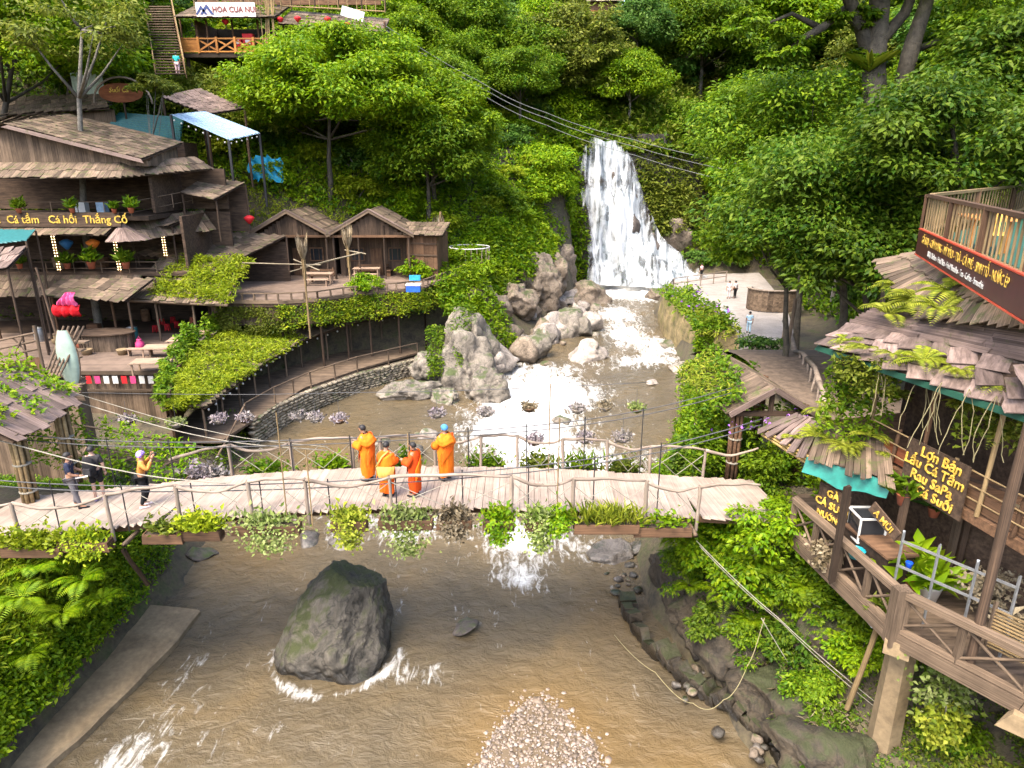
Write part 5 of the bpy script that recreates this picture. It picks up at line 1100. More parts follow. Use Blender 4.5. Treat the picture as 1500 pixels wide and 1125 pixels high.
for i, (px, py, lb) in enumerate(((222, 528, 'nearest large pale table on the open restaurant deck'), (236, 507, 'second pale table on the open restaurant deck behind the nearest'), (272, 496, 'third pale table beside the deck rail'), (292, 486, 'furthest low table at the deck rail under the mossy roof'))):
    q_ = atz(px, py, -.35); table(q_.x, q_.y, -1.0, 1.9, 1.05, .62, M_TABLE, lb, .1)
for i, (px, py, lb) in enumerate(((205, 512, 'bench left of the second pale deck table'), (262, 510, 'bench between the second and third deck tables'))):
    q_ = atz(px, py, -.6); bench(q_.x, q_.y, -1.0, 1.5, M_TABLE, lb)
q_ = atz(150, 515, -1); t = thing('serving_counter', 'curved wooden serving counter at the back of the open deck', 'counter', (q_.x, q_.y, -1))
for k in range(16): a = math.pi*(1.0+k/15); bar('plank', t, M_WOOD, (q_.x+1.5*math.cos(a), q_.y+.5+.7*math.sin(a), -1), (q_.x+1.5*math.cos(a), q_.y+.5+.7*math.sin(a), .0), .3, .04, 'straight', up=(math.cos(a), math.sin(a), 0))
mb = MB(); mb.lathe((0, 0, 0), [(1.75, 0), (1.75, .06), (0.01, .06)], 28); mb.v = [(q_.x+v[0], q_.y+.5+v[1]*.55, .0+v[2]) for v in mb.v]; build('top', mb, M_DARKWOOD, t)
def stool(x, y, z, m, label):
    t = thing('plastic_stool', label, 'stool', (x, y, z), 'red stools under the mossy roof'); mb = MB(); mb.lathe((x, y, z+.38), [(.02, .03), (.15, .03), (.17, 0), (.14, -.03), (.02, -.02)], 12); build('seat', mb, m, t, True)
    for k in range(4): a = k*1.57+.78; mb = MB(); mb.beam((x+.16*math.cos(a), y+.16*math.sin(a), z), (x+.12*math.cos(a), y+.12*math.sin(a), z+.37), .05); build('leg', mb, m, t)
for i, (px, py) in enumerate(((228, 486), (246, 484), (260, 480), (238, 476), (254, 473))):
    q_ = atz(px, py, -1); stool(q_.x, q_.y, -1, M_RED, 'red plastic stool in the shade under the mossy roof, '+['front left', 'front middle', 'front right', 'back left', 'back right'][i]+' of the cluster')
q_ = atz(206, 512, -1); t = thing('cloth_bag', 'bright pink bag on the restaurant deck by the tables', 'bag', (q_.x, q_.y, -1)); mb = MB(); mb.lathe((q_.x, q_.y, -1), [(.16, 0), (.26, .12), (.24, .4), (.12, .56), (.15, .62)], 12); build('body', mb, M_PINK, t, True)
mb = MB(); mb.tube([(q_.x-.12, q_.y, -.42), (q_.x, q_.y, -.2), (q_.x+.12, q_.y, -.42)], .015, 5); build('handle', mb, M_PINK, t)
M_STRAW = plain('straw_weave', (.24, .17, .09), .9, vary=.4, scale=30)
def jar(px, py, z, prof, m, name, label, cat, lid=None):
    q_ = atz(px, py, z); t = thing(name, label, cat, q_); mb = MB(); mb.lathe(q_, prof, 14); build('body', mb, m, t, True)
    if lid: mb = MB(); h_ = prof[-1][1]; mb.lathe((q_.x, q_.y, q_.z+h_), [(.02, .10), (prof[-1][0]*.5, .06), (prof[-1][0]*1.1, 0), (.02, -.01)], 14); build('lid', mb, lid, t, True)
POT = [(.15, 0), (.28, .2), (.3, .4), (.2, .6), (.22, .65)]; BSK = [(.22, 0), (.3, .3), (.32, .34), (.28, .32)]; DRM = [(.28, 0), (.3, .05), (.3, .75), (.28, .8)]
jar(120, 512, -1, POT, M_TERRA, 'water_jar', 'brown clay jar at the left front of the serving counter', 'jar', M_WOOD); jar(128, 520, -1, BSK, M_STRAW, 'wicker_basket', 'wicker basket beside the clay jar', 'basket'); jar(196, 498, -1, DRM, M_TEAL, 'barrel', 'teal barrel right of the serving counter', 'barrel', M_METAL); jar(180, 520, -1, BSK, M_STRAW, 'wicker_basket', 'wicker basket in front of the serving counter', 'basket'); jar(285, 478, -1, POT, M_TERRA, 'water_jar', 'clay jar beside the deck post under the mossy roof', 'jar', M_WOOD); jar(215, 470, -1, DRM, M_BROWN, 'barrel', 'wooden barrel in the shade behind the red stools', 'barrel', M_WOOD); jar(60, 500, -1, DRM, M_METAL, 'barrel', 'grey barrel at the left of the open deck', 'barrel', M_METAL); jar(85, 505, -1, POT, M_STRAW, 'water_jar', 'tan jar between barrel and canoe', 'jar', M_WOOD)
for i, (px, py, z, w, lb) in enumerate(((140, 488, -1, .7, 'dark wooden box behind the serving counter'), (240, 462, -1, .8, 'wooden box against the wall behind the red stools'), (90, 395, 3.1, .6, 'wooden box inside the second floor left'), (150, 392, 3.1, .7, 'wooden box inside the second floor right'), (120, 300, 6.4, .6, 'pale bundle box on the third floor balcony'), (150, 300, 6.4, .5, 'blue bundle box on the third floor balcony'))):
    q_ = atz(px, py, z) if z < 0 else aty(px, py, 43.2); q_.z = z; t = thing('storage_box', lb, 'box', q_); m_ = [M_BROWN, M_WOOD, M_TABLE, M_BROWN, M_WHITE, M_BLUE][i]
    for k in range(4): bar('board', t, m_, (q_.x-w/2, q_.y-.25, q_.z+.08+.15*k), (q_.x+w/2, q_.y-.25, q_.z+.08+.15*k), .03, .14, 'straight')
    mb = MB(); mb.box((q_.x, q_.y, q_.z+.3), (w-.04, .46, .6)); build('body', mb, m_, t)
# awnings at the left frame edge
A, B, C, D = aty(-60, 362, 38), aty(38, 352, 38), aty(52, 337, 40), aty(-60, 335, 40)
t = thing('sheet_awning', 'turquoise sheet metal awning at the left frame edge', 'awning', B)
for k in range(14): u = (k+.5)/14; bar('roof_sheet', t, M_TEAL, A.lerp(B, u), D.lerp(C, u), (B-A).length/14*1.02, .03+.03*(k % 2), 'straight')
for q_ in (B, C): bar('post', t, M_DARKWOOD, (q_.x, q_.y, -1), (q_.x, q_.y, q_.z-.05), .12, None, 'log')
t = thing('plank_awning', 'pale plank awning below the turquoise one at the left frame edge', 'awning', aty(15, 375, 36)); roof(t, aty(-60, 400, 35), aty(12, 392, 35), aty(40, 362, 37.5), aty(-60, 365, 37.5), 3, 8, M_SHINGLE_GREY)
for q_ in (aty(10, 392, 35), aty(38, 362, 37.4)): bar('post', t, M_DARKWOOD, (q_.x, q_.y, -1), (q_.x, q_.y, q_.z-.05), .12, None, 'log')
# lanterns in storey 2
for px, m_, lb in ((97, M_LANB, 'blue'), (136, M_LANO, 'orange')) if False else ():
    pass

def lantern(px, py, y, m, label, s=.3):
    q_ = aty(px, py, y); t = thing('paper_lantern', label, 'lantern', (q_.x, y, q_.z)); mb = MB(); mb.lathe((q_.x, y, q_.z), [(s*.2, -s), (s*.55, -s*.6), (s, 0), (s*.95, s*.25), (s*.3, s*.6)], 12); build('shade', mb, m, t, True)
    mb = MB(); mb.tube([(q_.x, y, q_.z+s*.6), (q_.x, y, q_.z+s*1.6)], .01, 4); mb.tube([(q_.x, y, q_.z-s), (q_.x, y, q_.z-s*2)], .015, 4); build('cord', mb, M_WIRE, t)
lantern(97, 356, 42.4, plain('blue_paper', (.03, .16, .42), .7), 'blue paper lantern inside the second floor', .38); lantern(136, 356, 42.4, plain('orange_paper', (.80, .22, .03), .7), 'orange paper lantern inside the second floor', .38)
lantern(365, 320, 47.5, M_RED, 'red paper lantern left of the gabled huts', .35)
# landing, rails, canoe and umbrella between gate and restaurant
t = thing('landing', 'plank landing with steps left of the open restaurant deck', 'platform', (-19, 26.5, 1)); slab(t, 'floor', [(-26, 25), (-16.6, 25), (-17.6, 27.2), (-26, 27.2)], .93, .1, M_DARKWOOD)
y = 25.1
while y < 27.2: bar('deck_board', t, M_WOOD, (-25.9, y, .96), (-16.6-.45*(y-25), y, .96), .28, .05, 'straight'); y += .3
wallp(t, (-25, 24.95, 0), (-16.6, 24.95, 0), -3.0, .9, .32, M_WOOD); wallp(t, (-16.6, 24.95, 0), (-17.6, 27.2, 0), -3.2, .9, .34, M_WOOD)
for i in range(5): bar('step', t, M_WOOD, (-18.8, 26.6+i*.35, 1.2+i*.25), (-17.7, 26.6+i*.35, 1.2+i*.25), .4, .06, 'straight')
for z in (.35, .68, 1.0): bar('rail', t, M_WOOD, (-22.2, 25.9, 1.3+z), (-18.9, 26.7, 1.9+z), .09, None, 'log')
for k in range(7): bar('lattice_strut', t, M_WOOD, (-22.0+k*.45, 25.93+k*.11, 1.65+k*.08), (-21.6+k*.45, 26.0+k*.11, 2.3+k*.08) if k % 2 else (-22.4+k*.45, 25.9+k*.11, 2.25+k*.08), .06, None, 'log')
for x, y in ((-18.85, 26.7), (-22.2, 25.9)): bar('post', t, M_WOOD, (x, y, .9), (x, y, 3.2), .14, None, 'log')
wallp(t, (-22.2, 25.95, 0), (-18.95, 26.75, 0), .95, lambda u: 1.4+.5*u, .3, M_BROWN)
for k in range(5): bar('leaning_pole', t, M_WOOD, (-18.35+k*.16, 25.6-.06*k, 1.0), (-17.75+k*.2, 26.8, 3.15), .09, None, 'log')
bar('tall_post', t, M_DARKWOOD, (-18.9, 28.2, .9), (-19.6, 28.6, 5.2), .1, None, 'log')
# slate green canoe stood on end
q_ = aty(107, 560, 26.2); t = thing('upturned_canoe', 'grey green canoe stood on end beside the landing', 'boat', (q_.x, 26.2, .95)); mb = MB(); rows = []
for i in range(13):
    k = i/12; w = .42*math.sin(math.pi*(.12+.80*k))**.6; z = .95+2.15*k; rows.append([(q_.x-.1*k+w*math.cos(a)*1.0, 26.2+.15*k-.22*math.sin(a)*(w/.42), z) for a in [math.pi*j/8 for j in range(9)]])
mb.sheet(rows); build('hull', mb, plain('slate_green_paint', (.24, .31, .26), .45, vary=.2, scale=3), t, True)
mb = MB(); mb.tube([r_[0] for r_ in rows], .03, 5); mb.tube([r_[8] for r_ in rows], .03, 5); build('gunwale', mb, M_WOOD, t, True)
# red and pink cloth bundle on the poles
q_ = aty(97, 452, 26.3); t = thing('cloth_bundle', 'red cloth with pink fringed scarf draped over the leaning poles', 'cloth', (q_.x, 26.3, q_.z-.4)); mb = MB()
mb.sheet([[(q_.x-.5+1.0*j/12, 26.3-.10*math.sin(j*1.5)-.12*math.sin(math.pi*i/5), q_.z-.28+.42*i/5+.03*math.sin(j*2.1)) for j in range(13)] for i in range(6)], .03); build('red_cloth', mb, cloth('crimson_cloth', (.60, .012, .02)), t, True)
mb = MB(); mb.sheet([[(q_.x-.32+.8*j/12*(1-.55*i/6)+.42*i/6, 26.28-.08*math.sin(j*1.9+i)-.12*math.sin(math.pi*i/6), q_.z+.12+.52*i/6) for j in range(13)] for i in range(7)], .03); build('pink_scarf', mb, cloth('rose_cloth', (.72, .10, .26)), t, True)

# ================================================================== WALKWAY, STONE WALL, TERRACE
E = [(-14.3, 30.2), (-14.1, 34), (-13.9, 38), (-13.2, 42), (-10.9, 45.8), (-7.2, 48.6)]; I = [(-15.4, 29.2), (-17.0, 33.5), (-17.9, 38), (-17.7, 43.5), (-12.6, 47.6), (-8.6, 50.6)]
EZ = [-1.45, -1.4, -1.35, -1.25, -1.0, -.8]; IZ = [-1.15, -1.0, -.85, -.8, .2, .5]
t = thing('covered_walkway', 'curved covered walkway with grassy shingle roof above the stone wall', 'walkway', (-13.5, 40, -3.2)); walk = t
slab(t, 'floor', [(-13.6, 30), (-12.9, 34), (-12.0, 38), (-9.5, 42), (-6.4, 45.8), (-8.8, 49), (-13.5, 46.5), (-16.6, 42), (-16.6, 30)], -3.1, .12, M_WOOD)
for k in range(5):
    A = (*E[k], EZ[k]); B = (*E[k+1], EZ[k+1]); C = (*I[k+1], IZ[k+1]); D = (*I[k], IZ[k]); L_ = (Vector(B)-Vector(A)).length
    roof(t, A, B, C, D, 4 if k < 3 else 3, max(4, int(L_/.42)), M_SHINGLE); bar('eave_log', t, M_DARKWOOD, Vector(A)-Vector((0, 0, .12)), Vector(B)-Vector((0, 0, .12)), .14, None, 'log')
    bulbs(t, Vector(A)-Vector((-.05, .05, .28)), Vector(B)-Vector((-.05, .05, .28)), 5, .06, lit=False)
    n_ = 2
    for j in range(n_):
        q_ = Vector(A).lerp(Vector(B), j/n_); bar('post', t, M_WOOD, (q_.x-.1, q_.y+.1, -3.1), (q_.x-.1, q_.y+.1, q_.z-.05), .12, None, 'log')
    mb = MB(); mb.beam((I[k][0]-.1, I[k][1]+.3, -1.9), (I[k+1][0]-.1, I[k+1][1]+.3, -1.9), .1, 2.5); build('back_wall', mb, M_BROWN, t)
RL = [(-13.35, 32.6, -3.1), (-12.75, 35.2, -3.1), (-11.6, 38, -3.1), (-9.6, 41.2, -3.1), (-6.3, 44.6, -3.1)]
rail(t, RL, .95, M_WOOD, 1.9, (1.0,), .09)
bar('rail', t, M_WOOD, (-13.35, 32.6, -2.2), (-13.6, 29.4, -3.6), .1, None, 'log')
greens('roof_grass', None, [((*E[k], EZ[k]+.05) if k else (-14.6, 30.0, -1.4), (*E[k+1], EZ[k+1]+.05), (*I[k+1], IZ[k+1]+.1), (*I[k], IZ[k]+.1)) for k in range(3)], L_LIME, 5200, .22, .42, 41, parent=t, asp=.3)
greens('roof_vines', None, [((*I[0], IZ[0]), (*I[1], IZ[1]), (I[1][0]-.6, I[1][1], IZ[1]+.6), (I[0][0]-.5, I[0][1], IZ[0]+.4)), ((*I[1], IZ[1]), (*I[2], IZ[2]), (I[2][0]-.5, I[2][1], IZ[2]+.9), (I[1][0]-.6, I[1][1], IZ[1]+.6)), ((*I[2], IZ[2]), (*I[3], IZ[3]), (I[3][0]-.3, I[3][1]+.5, IZ[3]+1.2), (I[2][0]-.5, I[2][1], IZ[2]+.9))], L_MID, 1500, .22, .7, 42, parent=t)
t = thing('dry_stone_wall', 'low dry stone wall of tan rubble rising from the brown pool', 'wall', (-10, 39, -4.7))
WP = [(-13.2, 32.8), (-12.7, 35.2), (-11.5, 38), (-9.5, 41.2), (-6.2, 44.8)]
mb = MB()
for a, b_ in zip(WP, WP[1:]): mb.beam((a[0]-.15, a[1]+.1, -4.0), (b_[0]-.15, b_[1]+.1, -4.0), .3, 1.6)
build('core', mb, M_EARTH, t)
for a, b_ in zip(WP, WP[1:]):
    a = Vector((*a, 0)); b_ = Vector((*b_, 0)); L_ = (b_-a).length; dx = (b_-a).normalized(); z = -4.75; row = 0
    while z < -3.25:
        hgt_ = random.uniform(.14, .22); s = -random.random()*.2
        while s < L_:
            w = random.uniform(.25, .6); q_ = a+dx*(s+w/2)+Vector((.03*random.uniform(-1, 1), .03*random.uniform(-1, 1), z+hgt_/2)); M = frame(q_-dx, q_+dx) @ Matrix.Diagonal((w*1.05, .34, hgt_*1.12, 1)); M.translation = q_; piece('stone', t, R_STONE, M, 'cobble'); s += w
        z += hgt_*.93; row += 1
# ---- upper terrace with huts
TE = [(-18.6, 41.7), (-14.2, 41.6), (-12.0, 42.3), (-10.7, 43.6), (-9.4, 44.6), (-7.6, 45.3), (-6.0, 46.6), (-4.6, 50.5), (-3.2, 55.5)]
t = thing('timber_terrace', 'broad grey board terrace in front of the gabled huts', 'terrace', (-12, 47, 1.3)); terr = t
slab(t, 'joists', TE+[(-6, 56.5), (-19.5, 55)], 1.24, .35, M_DARKWOOD)
y = 41.75
def tx(y):
    for (a, c_), (b_, d_) in zip(TE[1:], TE[2:]):
        if c_ <= y <= d_: return a+(b_-a)*(y-c_)/(d_-c_)
    return -14.2 if y < 42 else -3.4
while y < 55: bar('deck_board', t, M_TERRACE, (-18.8-.05*(y-41), y, 1.28), (tx(y)-.05, y, 1.28), .29, .05, 'straight'); y += .305
for a, b_ in zip(TE, TE[1:]):
    A = Vector((*a, 1.3)); B = Vector((*b_, 1.3)); bar('edge_beam', t, M_WOOD, A-Vector((0, 0, .1)), B-Vector((0, 0, .1)), .14, .22, 'straight'); rail(t, [A, B], .42, M_WOOD, .75, (1.0, ), .1, kind='straight')
    n_ = max(1, int((B-A).length/2.4))
    for j in range(n_+1):
        q_ = A.lerp(B, j/n_); bar('support_post', t, M_DARKWOOD, (q_.x, q_.y+.2, -3.2), (q_.x, q_.y+.2, 1.0), .15, None, 'log')

for a, b_ in zip(TE[:6], TE[1:7]): wallp(t, (a[0]+.05, a[1]+.25, 0), (b_[0]+.05, b_[1]+.25, 0), -.3, 1.05, .3, M_WOOD)
edge_q = [((a[0]+.3, a[1]-.6, -.25), (b_[0]+.4, b_[1]-.55, -.25), (b_[0]+.05, b_[1]-.15, .85), (a[0]+.05, a[1]-.15, .85)) for a, b_ in zip(TE[1:], TE[2:])]
greens('edge_plants', 'yellow green creeper spilling over the curved terrace edge above the walkway', edge_q, L_LIME, 650, .19, .35, 43)
greens('edge_plants', 'mid green creeper mixed along the curved terrace edge', edge_q, L_MID, 420, .19, .4, 53)
greens('edge_plants', 'olive bushes along the terrace foot above the walkway roof', [((-17.8, 41.2, -.6), (-13.4, 41.2, -.6), (-13.6, 41.6, .6), (-17.8, 41.6, .8)), ((-10.8, 46.4, -.9), (-7.0, 48.8, -.7), (-8.4, 49.8, .5), (-12, 47.2, .4))], L_OLIVE, 2200, .2, .5, 44)
greens('bank_plants', 'green curtain of leaves hanging down the rock below the terrace corner', [((-3.2, 45.4, -2.6), (.2, 50.0, -3.4), (-2.6, 52.5, 2.0), (-5.2, 46.5, 1.2)), ((-2.6, 45.0, -3), (-1.2, 46.5, -4), (-2.2, 48, 0), (-3.8, 46, 0))], L_BRIGHT, 5200, .28, .6, 45)
greens('bank_plants', 'dark ivy on the tall grey rock face', [((-3.4, 41.2, -2.6), (-2.2, 42.5, -3.2), (-2.6, 44.5, .2), (-4.0, 43.5, .4)), ((-5.2, 40.9, -3.2), (-4.4, 41.3, -3.3), (-4.4, 43, -.8), (-5.4, 43, -.8))], L_MID, 900, .2, .25, 46)
# huts
def hut(cx, hw, y0, y1, zf, ze, zp, label, m=M_DARKWOOD):
    t = thing('gabled_hut', label, 'hut', (cx, y0+1.5, zf), 'gabled huts on the terrace'); wy = y0+2.0
    for s in (-1, 1):
        e0 = (cx+s*(hw+.2), y0, ze); e1 = (cx+s*(hw+.2), y1, ze); r0 = (cx, y0, zp); r1 = (cx, y1, zp)
        if s > 0: roof(t, e0, e1, r1, r0, 4, 9, M_SHINGLE)
        else: roof(t, e1, e0, r0, r1, 4, 9, M_SHINGLE)
        bar('barge_board', t, M_WOOD, (cx, y0-.06, zp), (cx+s*(hw+.3), y0-.06, ze-.06), .05, .22, 'straight'); bar('barge_board', t, M_SHINGLE_GREY, (cx, y0-.1, zp+.14), (cx+s*(hw+.3), y0-.1, ze+.08), .05, .08, 'straight')
        bar('post', t, m, (cx+s*(hw-.1), y0+.25, zf), (cx+s*(hw-.1), y0+.25, ze), .16, None, 'log'); bar('post', t, m, (cx+s*hw*.33, y0+.25, zf), (cx+s*hw*.33, y0+.25, ze+.6), .12, None, 'log')
        mb = MB(); mb.box((cx+s*(hw-.1), (wy+y1)/2, (zf+ze)/2), (.1, y1-wy, ze-zf)); build('side_wall', mb, m, t)
    wallp(t, (cx-hw+.1, wy, 0), (cx+hw-.1, wy, 0), zf, lambda u: ze+(zp-ze)*(1-abs(2*u-1))-.1, .3, m)
    wallp(t, (cx-hw+.3, y0+.3, 0), (cx+hw-.3, y0+.3, 0), ze-.1, lambda u: ze+(zp-ze)*(1-abs(2*u-1))*.92-.1, .28, m); bar('tie_beam', t, M_BROWN, (cx-hw, y0+.22, ze-.12), (cx+hw, y0+.22, ze-.12), .12, .16, 'straight')
    for k in (-1, 1):
        f = bar('window', t, M_BROWN, (cx+k*hw*.5-.5, wy-.06, zf+1.55), (cx+k*hw*.5+.5, wy-.06, zf+1.55), .06, 1.0, 'straight')
        mb = MB(); mb.box((cx+k*hw*.5, wy-.105, zf+1.55), (.82, .02, .82)); build('pane', mb, M_GLASS, t)
        for d in (-.2, .2): bar('window_bar', t, M_BROWN, (cx+k*hw*.5+d, wy-.125, zf+1.15), (cx+k*hw*.5+d, wy-.125, zf+1.95), .035, None, 'straight')
    bar('door', t, M_BROWN, (cx, wy-.07, zf+.02), (cx, wy-.07, zf+2.0), .85, .06, 'straight', up=(0, 1, 0))
    return t
M_GLASS = plain('dark_window_glass', (.02, .022, .025), .08, vary=.1)
zp = aty(420, 310, 49.3).z; ze = aty(490, 344, 49.3).z
hut(aty(421, 330, 49.3).x, 2.65, 49.3, 54.5, 1.3, ze, zp, 'left gabled hut behind the board terrace'); hut(aty(541, 330, 49.3).x, 2.75, 49.3, 54.5, 1.3, ze, zp+.05, 'right gabled hut behind the board terrace')
t = thing('wooden_shed', 'small brown shed with flat shingle roof right of the gabled huts', 'shed', (-6.2, 50.5, 1.3)); 
wallp(t, (-7.5, 50.0, 0), (-5.3, 49.4, 0), 1.3, 4.4, .24, M_BROWN); wallp(t, (-5.3, 49.4, 0), (-4.8, 52.4, 0), 1.3, 4.4, .3, M_BROWN); wallp(t, (-7.5, 50.0, 0), (-7.5, 53, 0), 1.3, 4.4, .3, M_BROWN)
for z in (2.0, 3.0, 3.8): bar('batten', t, M_DARKWOOD, (-7.5, 49.93, z), (-5.3, 49.33, z), .05, .1, 'straight')
roof(t, (-7.9, 49.6, 4.45), (-4.8, 48.9, 4.45), (-4.6, 52.6, 5.0), (-7.9, 53, 5.0), 3, 8, M_SHINGLE)
# terrace furniture and planting
def px_at(px, py, z): return atz(px, py, z)
for px, py, lb in ((468, 402, 'wooden picnic table with bench before the left hut'), (538, 394, 'wooden picnic table before the right hut')):
    q_ = atz(px, py+14, 1.3); table(q_.x, q_.y, 1.3, 1.9, .8, .75, M_TABLE, lb); bench(q_.x, q_.y-.75, 1.3, 1.7, M_TABLE, 'bench in front of the '+lb.split(' with')[0].replace('wooden ', ''), 0, False); bench(q_.x, q_.y+.8, 1.3, 1.7, M_BROWN, 'backed bench behind the '+lb.split(' with')[0].replace('wooden ', ''), 0, True)
q_ = atz(572, 404, 1.3); bench(q_.x, q_.y, 1.3, 1.0, M_BROWN, 'single wooden chair right of the picnic tables', 1.4, True)
M_REED = leaf_mat('dry_reed', [(0, (.18, .13, .07)), (.6, (.34, .26, .16)), (1, (.46, .38, .27))], trans=.1)
def reed_post(px, y, ztop, label):
    q_ = aty(px, 400, y); t = thing('reed_post', label, 'post', (q_.x, y, -1 if px < 500 else 1.3)); z0 = t.location.z
    bar('pole', t, M_BAMBOO, (q_.x, y, z0), (q_.x, y, ztop), .13, None, 'log'); g = np.random.default_rng(px); n = 90; a = g.random(n)*6.28; pos = np.stack([q_.x+.08*np.cos(a), y+.08*np.sin(a), ztop-.8+g.random(n)*.5], -1)
    lv = Leaves(); lv.add(leaf_arr(pos, np.stack([.35*np.cos(a), .35*np.sin(a), np.ones(n)], -1), np.stack([np.cos(a), np.sin(a), np.zeros(n)], -1), g.uniform(.7, 1.4, n), .04)); link('reed_bundle', lv.mesh('reed_bundle', t.location), M_REED, t)
    for k in range(6): bar('bamboo_strip', t, M_BAMBOO, (q_.x+.1*math.cos(k), y+.1*math.sin(k), ztop-1.9), (q_.x+.1*math.cos(k+.3), y+.1*math.sin(k+.3), ztop-.5), .03, None, 'log')
reed_post(446, 41.3, aty(446, 362, 41.3).z, 'tall reed topped pole at the front left of the terrace'); reed_post(512, 44.9, aty(512, 348, 44.9).z, 'tall reed topped pole at the terrace bend')
t = thing('branch_arch', 'long bleached branches laid between the reed topped poles', 'beam', aty(480, 385, 43))
for a, b_ in (((355, 385, 42.5), (470, 388, 41.3)), ((440, 392, 41.3), (530, 370, 45)), ((425, 398, 41), (520, 372, 44.9)), ((430, 380, 41.5), (468, 396, 41.2)), ((505, 366, 44.9), (536, 372, 45))): bar('branch', t, M_REEDW, aty(*a), aty(*b_), .075, None, 'log')
for px, py, s, lm, lb, sd_ in ((537, 424, .9, 'bright', 'small clipped green bush at the terrace bend', 1), (622, 405, 1.35, 'bright', 'round feathery green bush at the right of the terrace', 2), (662, 382, .9, 'mid', 'green bush beside the dry palm bundle', 3)):
    q_ = atz(px, py, 1.35); place(PS[lm][0], q_.x, q_.y, 1.3, s*.85, 1, lb, 'shrub')
q_ = atz(644, 390, 1.35); t = thing('dry_palm_bundle', 'tall bundle of dry straw coloured palm fronds by the shed', 'plant', (q_.x, q_.y, 1.3)); lv = Leaves(); g = np.random.default_rng(9); n = 260; a = g.random(n)*6.28; hh = g.random(n)
lv.add(leaf_arr(np.stack([q_.x+.55*np.cos(a)*(1-.4*hh), q_.y+.5*np.sin(a)*(1-.4*hh), 1.3+3.4*hh+.8], -1), np.stack([.25*np.cos(a), .25*np.sin(a), -np.ones(n)], -1), np.stack([np.cos(a), np.sin(a), np.zeros(n)], -1), g.uniform(.9, 1.8, n), .10)); link('fronds', lv.mesh('fronds', t.location), M_REED, t); bar('stem', t, M_BAMBOO, (q_.x, q_.y, 1.3), (q_.x+.2, q_.y, 5.6), .2, None, 'log')
q_ = atz(606, 428, 1.3); t = thing('cool_box', 'blue and white cool box at the terrace edge', 'cool box', (q_.x, q_.y, 1.3)); mb = MB(); mb.box((q_.x, q_.y, 1.55), (.9, .5, .4)); build('body', mb, plain('blue_plastic', (.02, .10, .5), .4), t); mb = MB(); mb.box((q_.x, q_.y, 1.80), (.96, .56, .10)); build('lid', mb, M_WHITE, t); mb = MB(); mb.box((q_.x+.05, q_.y+.5, 2.15), (.7, .3, .3)); build('bag', mb, plain('blue_tarp', (.02, .25, .62), .5), t)
# round look-out behind the terrace
q_ = aty(688, 378, 56); t = thing('lookout_platform', 'round look-out balcony with white railing past the shed', 'platform', (q_.x, 56, q_.z-.2)); mb = MB(); mb.lathe((q_.x, 56, q_.z-.2), [(.2, -.3), (1.5, -.2), (1.65, 0), (.02, .02)], 20); build('floor', mb, M_CONC, t)
for k in range(22):
    a = k/22*6.28; bar('baluster', t, M_PALE, (q_.x+1.55*math.cos(a), 56+1.55*math.sin(a), q_.z-.2), (q_.x+1.6*math.cos(a), 56+1.6*math.sin(a), q_.z+.85), .05, None, 'straight')
mb = MB(); mb.tube([(q_.x+1.6*math.cos(k/24*6.2832), 56+1.6*math.sin(k/24*6.2832), q_.z+.88) for k in range(25)], .05, 6, False); build('rail', mb, M_WHITE, t, True)
bar('support', t, M_CONC, (q_.x, 56, q_.z-6), (q_.x, 56, q_.z-.3), .6, None, 'log')

# ================================================================== BEHIND THE RESTAURANT
t = thing('metal_canopy', 'pale blue metal canopy on black posts behind the restaurant', 'canopy', aty(315, 190, 50)-Vector((0, 0, 4)))
A, B, C, D = aty(250, 168, 48.5), aty(335, 205, 48), aty(380, 194, 51), aty(300, 163, 52)
for k in range(16):
    u = (k+.5)/16; bar('roof_sheet', t, M_BLUE, A.lerp(D, u), B.lerp(C, u), (D-A).length/16*1.02, .03+.03*(k % 2), 'straight')
for q_ in (A, B, C, D): bar('post', t, M_BLACKM, (q_.x, q_.y, q_.z-5), (q_.x, q_.y, q_.z-.05), .14, None, 'straight')
bulbs(t, B-Vector((0, .1, .25)), C-Vector((0, .1, .25)), 6, .06, lit=False); bulbs(t, A-Vector((0, .1, .25)), B-Vector((0, .1, .25)), 8, .06, lit=False)
t = thing('shingle_pavilion', 'small open pavilion with sloping plank roof above the blue canopy', 'pavilion', aty(300, 200, 53)-Vector((0, 0, 2)))
A, B, C, D = aty(238, 142, 52), aty(302, 167, 52), aty(358, 159, 54), aty(292, 130, 54.5); roof(t, A, B, C, D, 6, 9, M_SHINGLE_GREY)
for q_ in (A, B, C, D): bar('post', t, M_DARKWOOD, (q_.x, q_.y, q_.z-5.5), (q_.x, q_.y, q_.z-.05), .2, None, 'log')
t = thing('teal_roof_shed', 'low shed with teal corrugated roof behind the restaurant ridge', 'shed', aty(215, 190, 50)-Vector((0, 0, 3)))
A, B, C, D = aty(150, 196, 49), aty(262, 212, 49), aty(268, 172, 52), aty(175, 165, 52)
for k in range(22): u = (k+.5)/22; bar('roof_sheet', t, M_TEAL, A.lerp(D, u), B.lerp(C, u), (D-A).length/22*1.02, .04+.05*(k % 2), 'straight')
mb = MB(); q_ = A.lerp(B, .5); mb.box((q_.x, 50.2, q_.z-1.8), (5.5, 2.0, 3.2)); build('wall', mb, M_DARKWOOD, t)
t = thing('upper_roof_house', 'weathered plank house behind the main roof with low shingle eave', 'building', aty(60, 175, 52)-Vector((0, 0, 4)))
A, B, C, D = aty(-60, 172, 50), aty(160, 158, 50), aty(150, 138, 53), aty(-60, 146, 53); roof(t, A, B, C, D, 4, 18, M_SHINGLE); wallp(t, (A.x, 50.6, 0), (B.x, 50.6, 0), A.z-3.5, lambda u: A.z+(B.z-A.z)*u-.1, .35, M_WOOD)
